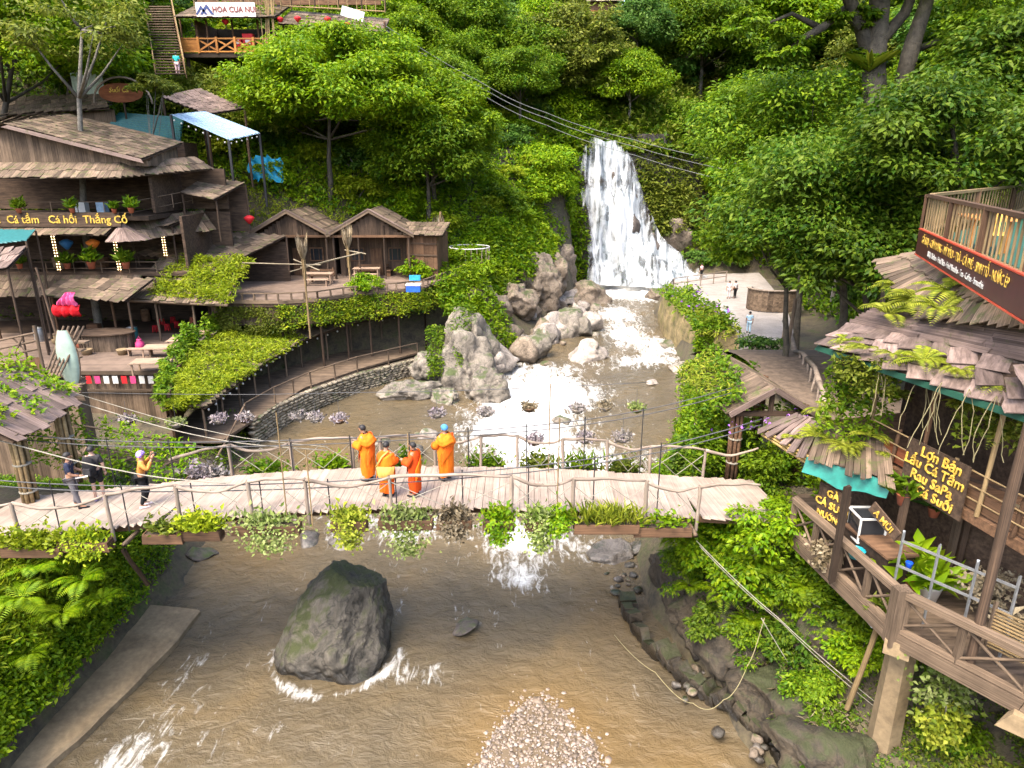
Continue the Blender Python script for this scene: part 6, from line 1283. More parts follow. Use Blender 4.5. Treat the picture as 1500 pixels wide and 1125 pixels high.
t = thing('corrugated_panel', 'pale green corrugated panel standing behind the tree trunk', 'panel', aty(132, 150, 53))
for k in range(16): q_ = aty(112+k*2.8, 150, 53); bar('sheet', t, plain('pale_green_metal', (.42, .52, .45), .5) if k == 0 else bpy.data.materials['pale_green_metal'], (q_.x, 53+.03*(k % 2), q_.z), (q_.x, 53+.03*(k % 2), q_.z+1.9), .16, .03, 'straight', up=(0, 1, 0))
q_ = aty(177, 136, 51); t = thing('oval_sign', 'carved brown oval wooden sign on an arch behind the roof', 'sign', (q_.x, 51, q_.z-.6)); mb = MB(); mb.add([(q_.x+1.55*math.cos(a)*(1 if abs(math.cos(a)) < .9 else .97), 51+d, q_.z+.62*math.sin(a)) for d in (-.05, .05) for a in [k*6.2832/24 for k in range(24)]], [tuple(range(24)), tuple(range(47, 23, -1))]+[(k, k+24, (k+1) % 24+24, (k+1) % 24) for k in range(24)]); build('board', mb, wood('carved_red_wood', (.14, .045, .02), (.28, .10, .045)), t)
lettering(t, 'Suối Cá', (q_.x-.1, 50.92, q_.z+.16), .42, (1, 0, 0), (0, 0, 1), M_GOLD, shear=.3); lettering(t, '&  Thác', (q_.x+.2, 50.92, q_.z-.25), .3, (1, 0, 0), (0, 0, 1), M_GOLD, shear=.3) if False else None
mb = MB(); mb.tube([(q_.x+2.0*math.cos(math.pi*k/14), 51.1, q_.z-.7+1.7*math.sin(math.pi*k/14)) for k in range(15)], .07, 6); build('arch', mb, M_PALE, t, True); bar('post', t, M_DARKWOOD, (q_.x, 51.2, q_.z-3), (q_.x, 51.2, q_.z-.3), .15, None, 'log')
# blue tarp
q_ = aty(390, 244, 56); rows = []
for i in range(9): rows.append([(q_.x-1.3+2.6*j/9+.1*math.sin(i), 56+.3*math.sin(j*1.7+i), q_.z-.9+1.7*i/8+.18*math.sin(j*2.3+i*1.1)-.5*abs(j/9-.4)) for j in range(10)])
mb = MB(); mb.sheet(rows); solo('tarpaulin', mb, plain('cyan_tarp', (.02, .36, .62), .5), 'crumpled bright blue tarpaulin on the grass behind the canopy', 'tarpaulin', smooth=True)
greens('grass_slope', 'pale green leafy slope below the orange balcony', [(aty(235, 150, 56), aty(400, 190, 56), aty(410, 110, 60), aty(270, 105, 60))], L_OLIVE, 5000, .34, .4, 48)

# ================================================================== UPPER CAFE
Y0 = 60.0; t = thing('hillside_cafe', 'hillside cafe with orange crossed balcony high at the upper left', 'building', aty(330, 80, Y0)-Vector((0, 0, 3))); T = t
zf = aty(330, 78, Y0).z; xl = aty(266, 80, Y0).x; xr = aty(400, 80, Y0).x; xrr = aty(560, 60, Y0).x; zc_ = aty(330, 26, Y0).z
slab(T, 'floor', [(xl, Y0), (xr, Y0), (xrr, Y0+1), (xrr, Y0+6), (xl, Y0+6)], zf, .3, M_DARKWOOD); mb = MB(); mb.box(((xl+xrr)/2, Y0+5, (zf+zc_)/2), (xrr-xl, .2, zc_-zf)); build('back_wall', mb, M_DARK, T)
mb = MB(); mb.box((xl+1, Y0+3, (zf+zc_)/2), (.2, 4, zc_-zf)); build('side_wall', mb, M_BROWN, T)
hh = 1.05; n = 5
bar('rail', T, M_ORANGE, (xl, Y0, zf+hh), (xr, Y0, zf+hh), .1, .1, 'straight'); bar('rail', T, M_ORANGE, (xl, Y0, zf+.12), (xr, Y0, zf+.12), .1, .1, 'straight')
for k in range(n+1): x = xl+(xr-xl)*k/n; bar('post', T, M_ORANGE, (x, Y0-.02, zf), (x, Y0-.02, zf+hh+.1), .16, None, 'straight')
for k in range(n):
    a = xl+(xr-xl)*k/n; b_ = xl+(xr-xl)*(k+1)/n
    if k == 0: bar('panel', T, M_ORANGE, (a, Y0, zf+.6), (b_, Y0, zf+.6), .04, .85, 'straight'); continue
    bar('cross_brace', T, M_ORANGE, (a, Y0-.01, zf+.18), (b_, Y0-.01, zf+hh-.08), .06, .12, 'straight'); bar('cross_brace', T, M_ORANGE, (a, Y0+.06, zf+hh-.08), (b_, Y0+.06, zf+.18), .06, .12, 'straight')
for x in (xl+.2, (xl+xr)/2, xr-.2): bar('stilt', T, M_DARKWOOD, (x, Y0+.6, zf-5), (x, Y0+.6, zf-.2), .3, None, 'log')
for k in range(9): x = xl+(xrr-xl)*k/8; bar('post', T, M_BROWN, (x, Y0+.5+.12*k, zf), (x, Y0+.5+.12*k, zc_), .16, None, 'log')
roof(T, (xl, Y0-.4, zc_), (xr+.6, Y0-.4, zc_), (xr+.6, Y0+4, zc_+1.6), (xl, Y0+4, zc_+1.6), 4, 12, M_SHINGLE); roof(T, (xr+.6, Y0, zc_-.4), (xrr, Y0+.9, zc_-.9), (xrr, Y0+4, zc_+.6), (xr+.6, Y0+4, zc_+1.2), 4, 14, M_SHINGLE)
for k in range(14): x = xr+(xrr-xr)*k/13; bar('baluster', T, M_BROWN, (x, Y0+.3+.05*k, zf-.6), (x, Y0+.3+.05*k, zf+.5), .07, None, 'straight')
bar('rail', T, M_BROWN, (xr, Y0+.3, zf+.5), (xrr, Y0+1.0, zf+.3), .1, None, 'straight')
zu = zc_+1.9
for a, b_ in (((xl+1, Y0+1.2), (xr+.6, Y0+1.2)), ((xr+.6, Y0+1.4), (xrr, Y0+2.0))):
    bar('upper_rail', T, M_BAMBOO, (*a, zu), (*b_, zu-.3), .1, None, 'log'); bar('upper_rail', T, M_BAMBOO, (*a, zu-.8), (*b_, zu-1.1), .1, None, 'log')
    for k in range(12): q_ = Vector((*a, zu)).lerp(Vector((*b_, zu-.3)), k/11); bar('upper_baluster', T, M_BAMBOO, q_-Vector((0, 0, .9)), q_, .07, None, 'log')
mb = MB(); mb.box(((xl+xrr)/2, Y0+3.2, zu+.8), (xrr-xl-1, .2, 2.4)); build('upper_wall', mb, M_BROWN, T)
for k in range(9): x = xl+1+(xrr-xl-1)*k/8; bar('upper_post', T, M_DARKWOOD, (x, Y0+1.6+.08*k, zu-1), (x, Y0+1.6+.08*k, zu+2.2), .14, None, 'log')
for k in range(8): a = aty(386+k*2.6, 70, Y0-.3); bar('scaffold_pole', T, M_BAMBOO, (a.x, Y0-.3, zf), (a.x+random.uniform(-.3, .8), Y0-.2, zc_+3.5), .08, None, 'log')
greens('roof_plants', None, [((xl+3, Y0-.3, zc_+.2), (xr, Y0-.3, zc_+.2), (xr, Y0+1.5, zc_+.9), (xl+3, Y0+1.5, zc_+.9))], L_BRIGHT, 250, .3, .6, 51, parent=T)
t = thing('sign_board', 'pink white cafe sign with blue mountain emblem above the orange balcony', 'sign', aty(332, 14, Y0-.6)); a = aty(287, 14, Y0-.6); b_ = aty(374, 14, Y0-.6); mb = MB(); mb.beam(a, b_, .06, 1.0); build('panel', mb, plain('pinkish_white_board', (.62, .50, .46), .6), t)
lettering(t, 'HOA CUA NUI', aty(343, 14, Y0-.66), .56, (1, 0, 0), (0, 0, 1), plain('dark_red_lettering', (.16, .03, .03), .6), sx=.92)
mb = MB()
for k, s in ((0, 1), (1, 1.2)):
    q_ = aty(294+k*8, 17, Y0-.65); mb.add([(q_.x-.42*s, q_.y, q_.z-.2), (q_.x-.24*s, q_.y, q_.z-.2), (q_.x+.05*s, q_.y, q_.z+.18*s), (q_.x+.3*s, q_.y, q_.z-.2), (q_.x+.5*s, q_.y, q_.z-.2), (q_.x+.05*s, q_.y, q_.z+.45*s)], [(0, 1, 2, 5), (2, 3, 4, 5)])
build('emblem', mb, plain('navy_paint', (.02, .04, .14), .6), t)
t = thing('banner', 'tilted white banner at the right wing of the hillside cafe', 'sign', aty(516, 20, Y0-.3)); mb = MB(); mb.beam(aty(500, 15, Y0+.3), aty(533, 25, Y0+.3), .05, .7); build('panel', mb, M_WHITE, t); lettering(t, 'Homestay', aty(517, 20, Y0-.26), .42, aty(535, 26, Y0-.2)-aty(498, 14, Y0-.2), (0, 0, 1), M_BLACKM) if False else None
for px, py, lb in ((410, 28, 'leftmost red round lantern under the cafe right wing'), (436, 27, 'second red round lantern under the cafe right wing'), (480, 28, 'third red round lantern under the cafe right wing'), (508, 36, 'rightmost red round lantern under the cafe right wing'), (330, 31, 'red lantern in the dark cafe doorway')): lantern(px, py, Y0+.2, M_RED, lb, .28)
for px, lb, w in ((365, 'larger red crate behind the orange balcony', .75), (350, 'smaller red crate behind the orange balcony', .45)):
    q_ = aty(px, 63, Y0+.9); t = thing('crate', lb, 'crate', (q_.x, Y0+.9, zf)); mb = MB(); mb.box((q_.x, Y0+.9, zf+.75), (w*1.1, .5, 1.5*w/.75)); build('body', mb, M_RED, t); mb = MB(); mb.box((q_.x, Y0+.63, zf+.9), (w*.5, .03, .3)); build('label_patch', mb, M_WHITE, t)
# outdoor stairs
t = thing('hillside_stairs', 'long plank stairway climbing the slope left of the hillside cafe', 'stairs', aty(245, 105, 56)); a = aty(250, 108, 55); b_ = aty(232, 10, 62)
for k in range(26): q_ = a.lerp(b_, k/25); bar('step', t, M_WOOD, (q_.x-1.05, q_.y, q_.z), (q_.x+1.05, q_.y, q_.z), .34, .07, 'straight')
for s in (-1.1, 1.1):
    d = Vector((s, 0, 0)); bar('stringer', t, M_BROWN, a+d-Vector((0, 0, .1)), b_+d-Vector((0, 0, .1)), .08, .3, 'straight'); bar('handrail', t, M_BAMBOO, a+d+Vector((0, 0, .9)), b_+d+Vector((0, 0, .9)), .08, None, 'log')
    for k in range(6): q_ = a.lerp(b_, k/5)+d; bar('post', t, M_BAMBOO, q_, q_+Vector((0, 0, .95)), .08, None, 'log')
# lodge peeking through the forest top
q_ = aty(885, 16, 92); t = thing('forest_lodge', 'small thatched lodge half hidden in trees above the waterfall', 'building', (q_.x, 92, q_.z-1)); mb = MB(); mb.box((q_.x, 93, q_.z), (3.4, 2, 2.0)); build('wall', mb, M_BROWN, t)
for k in range(12): bar('baluster', t, M_BAMBOO, (q_.x-1.9+k*.34, 91.6, q_.z-1.2), (q_.x-1.9+k*.34, 91.6, q_.z-.1), .1, None, 'log')
bar('rail', t, M_ORANGE, (q_.x-2, 91.55, q_.z-.1), (q_.x+2, 91.55, q_.z-.1), .12, None, 'straight'); roof(t, (q_.x-2.2, 91.5, q_.z+1.0), (q_.x+2.2, 91.5, q_.z+1.0), (q_.x+2, 93.5, q_.z+2.2), (q_.x-2, 93.5, q_.z+2.2), 2, 8, M_REEDW)
q_ = aty(925, 8, 94); t = thing('glass_lodge', 'pale blue glazed lodge wall at the top edge beside the thatched lodge', 'building', (q_.x, 94, q_.z-1.4)); mb = MB(); mb.box((q_.x, 94.2, q_.z), (3.0, .3, 3.4)); build('wall', mb, plain('pale_blue_glazing', (.42, .58, .66), .15), t)
for k in range(4): bar('mullion', t, M_METAL, (q_.x-1.4+k*.93, 94.0, q_.z-1.7), (q_.x-1.4+k*.93, 94.0, q_.z+1.7), .1, None, 'straight')

# ================================================================== RIGHT BANK
# ---- plaza, planter wall
mb = MB(); pl = [(15.0, 43.5), (16.6, 42.5), (19.4, 44), (20.8, 50), (24, 60), (26.5, 72), (30, 90), (23, 92), (21.5, 80), (16.5, 72), (15.0, 66), (15.1, 58)]
mb.add([(x, y, -2.5) for x, y in pl]+[(x, y, -3.2) for x, y in pl], [tuple(range(len(pl)))]+[(i, i+len(pl), (i+1) % len(pl)+len(pl), (i+1) % len(pl)) for i in range(len(pl))])
tag(build('plaza', mb, rock_mat('pale_paving', (.21, .185, .165), (.33, .30, .275), scale=.8, crack=.9, dent=.03), None), kind='structure')
t = thing('planter_wall', 'tall moss streaked planter wall between the river and the plaza', 'wall', (13.6, 51, -4.8)); rows = []
ol = [(12.6, 58.5), (12.2, 54), (12.4, 50), (12.9, 46), (13.4, 44.2), (15.0, 44.2), (15.2, 48), (15.3, 54), (15.2, 58.5), (13.8, 59.4)]
mb = MB()
def outl(s, z): return [(13.9+(x-13.9)*s+.12*math.sin(z*3+x), 51.5+(y-51.5)*s, z) for x, y in ol]
for k, z in enumerate((-5.0, -4.0, -3.0, -2.0, -1.3)): rows.append(outl(1.06-.03*k, z))
n = len(ol)
for k, r_ in enumerate(rows): mb.v += r_
for k in range(len(rows)-1):
    for i in range(n): mb.f.append((k*n+(i+1) % n, k*n+i, (k+1)*n+i, (k+1)*n+(i+1) % n))
mb.f.append(tuple((len(rows)-1)*n+i for i in range(n-1, -1, -1)))
M_MOSSW = rock_mat('moss_streaked_concrete', (.10, .085, .035), (.32, .24, .12), moss=.6, mosscol=(.14, .15, .015), scale=.9); build('concrete', mb, M_MOSSW, t, False)
greens('plants', None, [((12.4, 45, -1.3), (14.9, 44.6, -1.3), (15.1, 51, -1.2), (12.3, 51, -1.2)), ((12.3, 51, -1.2), (15.1, 51, -1.2), (15.1, 58.3, -1.2), (12.5, 58.3, -1.2)), ((12.2, 44.4, -2.8), (13.6, 44.2, -3.4), (14.2, 45, -1.2), (12.4, 46, -1.2))], L_MID, 1300, .3, .8, 61, parent=t)
greens('flowers', None, [((12.4, 47, -1.2), (14.9, 46, -1.2), (15.1, 56, -1.1), (12.5, 56, -1.1))], L_PURPLE, 60, .3, .9, 62, parent=t); greens('grass', None, [((12.6, 44.2, -1.6), (15, 44, -1.6), (15, 49, -1.2), (12.6, 49, -1.2))], L_FERN, 500, .4, .6, 63, parent=t, asp=.2)
for x0, y0, x1, y1, lb in ((13.2, 59.5, 15.4, 66, 'river side railing of the plaza beside the waterfall'), (15.6, 66.5, 22, 71, 'pale railing across the back of the plaza')):
    t = thing('plaza_railing', lb, 'railing', (x0, y0, -2.5), 'plaza railings'); rail(t, [(x0, y0, -2.5), (x1, y1, -2.5)], 1.1, M_BLACKM if x0 < 14 else M_PALE, 1.8, (1.0, .55), .09, kind='straight')
# curved timber stand at the plaza edge
q_ = atz(1135, 432, -1.3); t = thing('timber_stand', 'round timber viewing stand at the right edge of the plaza', 'platform', (q_.x, q_.y, -2.6)); 
for k in range(18):
    a = math.pi*.95+k/17*math.pi*1.1; b_ = math.pi*.95+(k+1)/17*math.pi*1.1; bar('board', t, M_WOOD, (q_.x+2.2*math.cos(a), q_.y+1.6*math.sin(a), -1.6), (q_.x+2.2*math.cos(b_), q_.y+1.6*math.sin(b_), -1.6), .1, 1.7, 'straight')
    bar('cap_board', t, M_PALE, (q_.x+2.2*math.cos(a), q_.y+1.6*math.sin(a), -.68), (q_.x+2.2*math.cos(b_), q_.y+1.6*math.sin(b_), -.68), .35, .06, 'straight')
for dx in (-1.6, 0, 1.6): bar('post', t, M_DARKWOOD, (q_.x+dx, q_.y-1, -2.7), (q_.x+dx, q_.y-1, -1.2), .18, None, 'log')
# path with root like railing, hedge
mb = MB(); mb.sheet([[(11.2+.5*k/10, 21+k*1.7, .02-2.4*max(0, (k-7)/6)**1.5), (15.2+.3*k, 21+k*1.7, .02-2.4*max(0, (k-7)/6)**1.5)] for k in range(15)]); tag(build('path', mb, plain('brown_earth_path', (.13, .095, .07), .95, vary=.5, scale=3), None), kind='structure')
t = thing('branch_railing', 'gnarled bleached branch railing along the brown path', 'railing', atz(1180, 560, 0)); pts = [(1148, 470, -.6), (1165, 515, -.2), (1182, 525, .6), (1200, 560, .8), (1207, 605, .2)]
P_ = [atz(px, py, z) for px, py, z in pts]
for k, (a, b_) in enumerate(zip(P_, P_[1:])):
    mb = MB(); mb.tube([a, a.lerp(b_, .5)+Vector((.1, 0, .08)), b_], [.12, .1, .12], 7); build('rail', mb, M_PALE, t, True)
    for j in range(3): q_ = a.lerp(b_, j/3+.1); mb = MB(); mb.tube([q_, q_+Vector((.1*math.sin(k+j), .05, -.6)), q_+Vector((.25*math.sin(k*2+j), .1, -1.3))], [.06, .05, .06], 6); build('branch_post', mb, M_PALE, t, True)
q_ = atz(1155, 500, -.2); bar('old_post', t, M_WOOD, (q_.x, q_.y, -1.2), (q_.x+.1, q_.y, 2.2), .22, None, 'log')
for i, (px, py, s) in enumerate(((1120, 500, 1.0), (1140, 530, 1.0), (1160, 560, 1.0), (1130, 555, .9), (1178, 585, .9), (1150, 590, .9))):
    q_ = atz(px, py, -.9); place(PS['blue'][0], q_.x, q_.y, -1.9, s*.95, i, 'dark green hedge shrub left of the branch railing, '+['uppermost', 'second from top', 'middle', 'leftmost', 'nearest the railing foot', 'lowest'][i], 'shrub', 'hedge along the branch railing')
# ---- right gate of the bridge
t = thing('gate_shelter', 'gabled plank roofed gate smothered in vines at the right end of the bridge', 'gate', (7.9, 21, 0))
for x, y in ((6.95, 20.0), (6.75, 23.2), (9.0, 20.2), (8.8, 23.2)):
    mb = MB()
    for k in range(8): g = k*.9; rr = .15 if k else 0; mb.tube([(x+rr*math.cos(g), y+rr*math.sin(g), -.5), (x+rr*math.cos(g), y+rr*math.sin(g), 2.2)], .055, 6)
    build('bamboo_post', mb, M_BROWN, t, True); mb = MB()
    for z in (.35, 1.15): mb.lathe((x, y, z), [(.21, 0), (.22, .02), (.21, .05)], 12)
    build('binding', mb, M_ROPE, t)
A = (6.55, 19.6, 2.1); Rg0 = (7.85, 19.6, 2.9); Rg1 = (7.45, 23.8, 2.9); B = (6.15, 23.8, 2.1); A2 = (9.25, 19.6, 2.05); B2 = (8.9, 23.8, 2.05)
roof(t, B, A, Rg0, Rg1, 2, 10, M_SHINGLE); roof(t, A2, B2, Rg1, Rg0, 2, 10, M_SHINGLE)
for e in (A, A2): bar('barge_board', t, M_SHINGLE_GREY, (Rg0[0], 19.5, 2.92), (e[0], 19.5, e[2]+.02), .05, .16, 'straight')
bar('tie_beam', t, M_DARKWOOD, (6.6, 19.75, 2.08), (9.2, 19.75, 2.08), .12, .14, 'straight'); bar('king_post', t, M_DARKWOOD, (7.85, 19.75, 2.1), (7.85, 19.75, 2.85), .12, None, 'straight')
greens('vines', None, [((6.0, 19.9, 1.9), (6.0, 24, 1.9), (7.3, 24, 3.0), (7.0, 19.9, 2.7)), ((5.6, 20.0, .0), (6.6, 20.0, .0), (6.6, 20.6, 2.2), (5.9, 20.8, 2.2)), ((7.3, 19.65, .1), (9.4, 19.6, -.4), (9.2, 19.9, 2.0), (7.4, 19.9, 2.1))], L_MID, 1500, .17, .35, 64, parent=t)
greens('vine_tips', None, [((6.0, 20.2, 2.1), (6.0, 23.8, 2.1), (7.0, 23.8, 2.9), (6.8, 20.2, 2.7))], L_FERN, 800, .18, .4, 65, parent=t, asp=.25); greens('blossoms', None, [((6.1, 19.6, 1.7), (6.9, 19.5, 1.6), (8.9, 19.5, 1.8), (8.6, 19.6, 2.0))], L_PURPLE, 40, .11, .3, 66, parent=t)
# ---- house
deck0, deck1, deck2, deck3 = Vector((7.6, 16.7, -.2)), Vector((8.2, 12.5, -.2)), Vector((9.6, 10.5, -.2)), Vector((11.5, 8.0, -.2))
house = thing('stilt_house', 'two storey stilt house with grey shingle roof at the right bank', 'building', (10.5, 14, -.2)); T = house
slab(T, 'floor', [(deck0.x, deck0.y), (deck1.x, deck1.y), (deck2.x, deck2.y), (deck3.x, deck3.y), (16, 9), (15, 19.5), (8.4, 19.0)], -.26, .2, M_WOOD)
for a, b_ in ((deck0, deck1), (deck1, deck2), (deck2, deck3)):
    bar('edge_beam', T, M_WOOD, a-Vector((0, 0, .15)), b_-Vector((0, 0, .15)), .2, .32, 'straight'); bar('top_rail', T, M_WOOD, a+Vector((0, 0, .95)), b_+Vector((0, 0, .95)), .2, .14, 'board'); bar('bottom_rail', T, M_WOOD, a+Vector((0, 0, .08)), b_+Vector((0, 0, .08)), .14, .1, 'straight')
    n_ = max(2, int((b_-a).length/.95))
    for k in range(n_+1): q_ = a.lerp(b_, k/n_); bar('rail_post', T, M_WOOD, q_-Vector((0, 0, .1)), q_+Vector((0, 0, .95)), .12, None, 'straight')
    for k in range(n_):
        p0 = a.lerp(b_, k/n_); p1 = a.lerp(b_, (k+1)/n_); bar('cross_brace', T, M_WOOD, p0+Vector((0, 0, .12)), p1+Vector((0, 0, .9)), .07, None, 'log'); bar('cross_brace', T, M_WOOD, p0+Vector((0, .03, .9)), p1+Vector((0, .03, .12)), .07, None, 'log')
bar('corner_post', T, M_WOOD, deck1-Vector((0, 0, .3)), deck1+Vector((0, 0, 1.05)), .3, None, 'straight')
# concrete pillar
mb = MB(); hexv = lambda s, z: [(8.75+s*math.cos(k*math.pi/3+.3), 12.95+s*math.sin(k*math.pi/3+.3), z) for k in range(6)]
mb.v = hexv(.36, -4.2)+hexv(.30, -.62); mb.f = [(k, (k+1) % 6, (k+1) % 6+6, k+6) for k in range(6)]+[(6, 7, 8, 9, 10, 11)]; build('pillar', mb, M_CONC, T)
mb = MB(); mb.beam((8.2, 12.3, -.55), (9.6, 14.2, -.55), .5, .34); build('pillar_cap', mb, M_CONC, T)
bar('strut', T, M_BAMBOO, (8.15, 13.6, -3.3), (8.35, 13.3, -.5), .14, None, 'log'); bar('lower_beam', T, M_CONC, (9.4, 10.6, -.62), (12.5, 7.6, -.62), .4, .4, 'straight')
for i in range(34):
    a = random.uniform(0, 6.28); r_ = random.uniform(.3, .95); h_ = -3.55-.75*(r_/.95)+random.uniform(-.15, .1); q_ = Vector((8.65+r_*math.cos(a), 12.9+r_*math.sin(a), h_)); M = Matrix.Translation(q_) @ Matrix.Rotation(random.uniform(0, 6), 4, 'Z') @ Matrix.Diagonal((random.uniform(.25, .5), random.uniform(.2, .35), random.uniform(.15, .25), 1)); piece('footing_stone', T, R_STONE, M, 'cobble')
# lower storey: dark inside, posts, back wall
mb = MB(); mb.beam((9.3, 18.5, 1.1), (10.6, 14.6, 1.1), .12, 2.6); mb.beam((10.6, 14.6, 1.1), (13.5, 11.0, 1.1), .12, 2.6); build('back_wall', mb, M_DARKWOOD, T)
up0, up1 = Vector((9.0, 16.2, 2.35)), Vector((10.0, 11.2, 2.35)); ud = (up1-up0).normalized()
slab(T, 'floor', [(up0.x, up0.y), (up1.x, up1.y), (16, 11.5), (15, 20), (9.2, 18.5)], 2.35, .22, M_BROWN)
for px, m_ in ((1312, M_DARKWOOD), (1395, M_WOOD), (1408, M_DARKWOOD), (1225, M_DARKWOOD)):
    q_ = atz(px, 790, 1.0); bar('post', T, m_, (q_.x+.1, q_.y+.1, -.2), (q_.x+.12, q_.y+.1, 2.3), .13, None, 'straight')
for k in range(7): q_ = up0.lerp(up1, k/6); bar('post', T, M_BAMBOO if k in (0, 3, 4) else M_BROWN, q_, q_+Vector((.1 if k else 0, 0, .95 if k % 2 else 2.75)), .1, None, 'log')
for z in (.3, .58, .9): bar('rail', T, M_BAMBOO, up0+Vector((0, 0, z)), up1+Vector((0, 0, z)), .04, None, 'log')
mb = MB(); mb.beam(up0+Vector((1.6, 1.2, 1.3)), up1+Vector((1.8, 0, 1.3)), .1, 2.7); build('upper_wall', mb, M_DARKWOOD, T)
bar('panel', T, wood('red_brown_board', (.20, .055, .025), (.36, .12, .05)), up0.lerp(up1, .08)+Vector((.1, 0, .3)), up0.lerp(up1, .42)+Vector((.1, 0, .3)), .03, .42, 'straight')
bar('panel', T, M_BROWN, up0.lerp(up1, .5)+Vector((.1, 0, .25)), up1+Vector((.1, 0, .25)), .03, .4, 'straight')
# middle plank canopy over the stall
c0, c1, c2 = atz(1118, 627, 2.3), atz(1185, 668, 2.3), atz(1310, 705, 2.3); d0, d2 = atz(1165, 608, 2.8), atz(1300, 640, 2.8)
roof(T, c0, c1, d0.lerp(d2, .3), d0, 1, 7, M_SHINGLE_GREY); roof(T, c1, c2, d2, d0.lerp(d2, .3), 1, 13, M_SHINGLE)
for dz in (0, -.09, -.18): bar('bamboo_edge', T, wood('yellow_bamboo', (.24, .155, .05), (.42, .30, .12)) if dz == 0 else bpy.data.materials['yellow_bamboo'], c0+Vector((0, 0, dz-.03)), c1+Vector((0, 0, dz-.03)), .08, None, 'log')
rows = []
for j in range(4): rows.append([c1.lerp(c2, k/9)+Vector((-.05-.04*j, -.03*j, -.02-.11*j-.05*math.sin(k*1.4+j*.6)*(j > 0)-.10*math.sin(math.pi*k/9)*j*.5)) for k in range(10)])
mb = MB(); mb.sheet(rows); build('tarp_valance', mb, plain('teal_tarp', (.008, .15, .125), .45, vary=.35, scale=5), T, True)
# main roof
A = Vector((7.75, 16.9, 5.0)); B = Vector((9.75, 10.9, 5.0)); C = aty(1545, 462, 12.2); D = aty(1292, 448, 19.6)
mA = A.lerp(D, .5); mB = B.lerp(C, .5)
roof(T, A, B, mB, mA, 3, 9, M_SHINGLE_GREY, th=.022, lap=1.15, gap=1.0, jit=.12); roof(T, mB+Vector((0, 0, .04)), C, D, mA+Vector((0, 0, .04)), 3, 11, M_SHINGLE_GREY, th=.022, lap=1.2, jit=.06)
bar('fascia', T, M_GREENP, A-Vector((.03, 0, .10)), B-Vector((.03, 0, .10)), .06, .13, 'straight'); bar('fascia', T, M_GREENP, A-Vector((0, 0, .12)), Vector((10.6, 19.6, 5.3)), .06, .13, 'straight')
A2 = aty(1282, 382, 21.5); B2 = aty(1352, 462, 16.2); C2 = aty(1525, 424, 12.6); D2 = aty(1374, 366, 20.4); B3 = aty(1530, 478, 12.0)
roof(T, A2, B2, D2.lerp(C2, .45), D2, 2, 16, M_SHINGLE, th=.022, lap=1.15); roof(T, B2, B3, C2, D2.lerp(C2, .45), 2, 13, M_SHINGLE, th=.022, lap=1.15)
mb = MB(); mb.add([A+Vector((1, 1.5, -.3)), D+Vector((.3, .3, -.2)), A2+Vector((.3, 0, -.3)), A2+Vector((.5, 0, -4)), Vector((9.4, 18.6, 2.4))], [(0, 1, 2, 3, 4)]); build('gable_wall', mb, M_DARKWOOD, T)
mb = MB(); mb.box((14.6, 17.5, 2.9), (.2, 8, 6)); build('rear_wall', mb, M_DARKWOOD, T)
# ferns
def fern(lv, c, nf, L, seed, up=.7, bias=(0, 0, 0)):
    g = np.random.default_rng(seed); c = np.array(c, float)
    for k in range(nf):
        a = g.random()*6.28; d = np.array([math.cos(a), math.sin(a), up*g.uniform(.5, 1.4)])+np.array(bias); d /= np.linalg.norm(d); n = 17; ln = L*g.uniform(.65, 1.15); s = np.linspace(.12, 1, n)[:, None]
        pos = c+d*ln*s+np.array([0, 0, -.55*ln])*s**2.2; tg = d*ln+np.array([0, 0, -1.2*ln])*s**1.2; tg /= np.linalg.norm(tg, axis=1)[:, None]; sd = np.cross(tg, np.array([0, 0, 1.])); sd /= np.linalg.norm(sd, axis=1)[:, None]+1e-6
        ll = (.21*L*(np.sin(np.pi*(s[:, 0]*.85+.12)))+.02); up_ = np.cross(sd, tg)
        for q in (1, -1): lv.add(leaf_arr(pos, sd*q+tg*.45, up_, ll, ll*.17, droop=.15))
        lv.add(leaf_arr(c[None], d[None], up_[:1], ln*.5, .02))
def fern_px(px, py, z, nf, L, label, seed, lm=L_FERN, bias=(0, 0, 0)):
    q_ = atz(px, py, z) if z is not None else None; t = thing('fern', label, 'fern', q_, 'ferns on the roofs and stalls'); lv = Leaves(); fern(lv, q_, nf, L, seed, .8, bias); link('fronds', lv.mesh('fronds', t.location), lm, t); return t
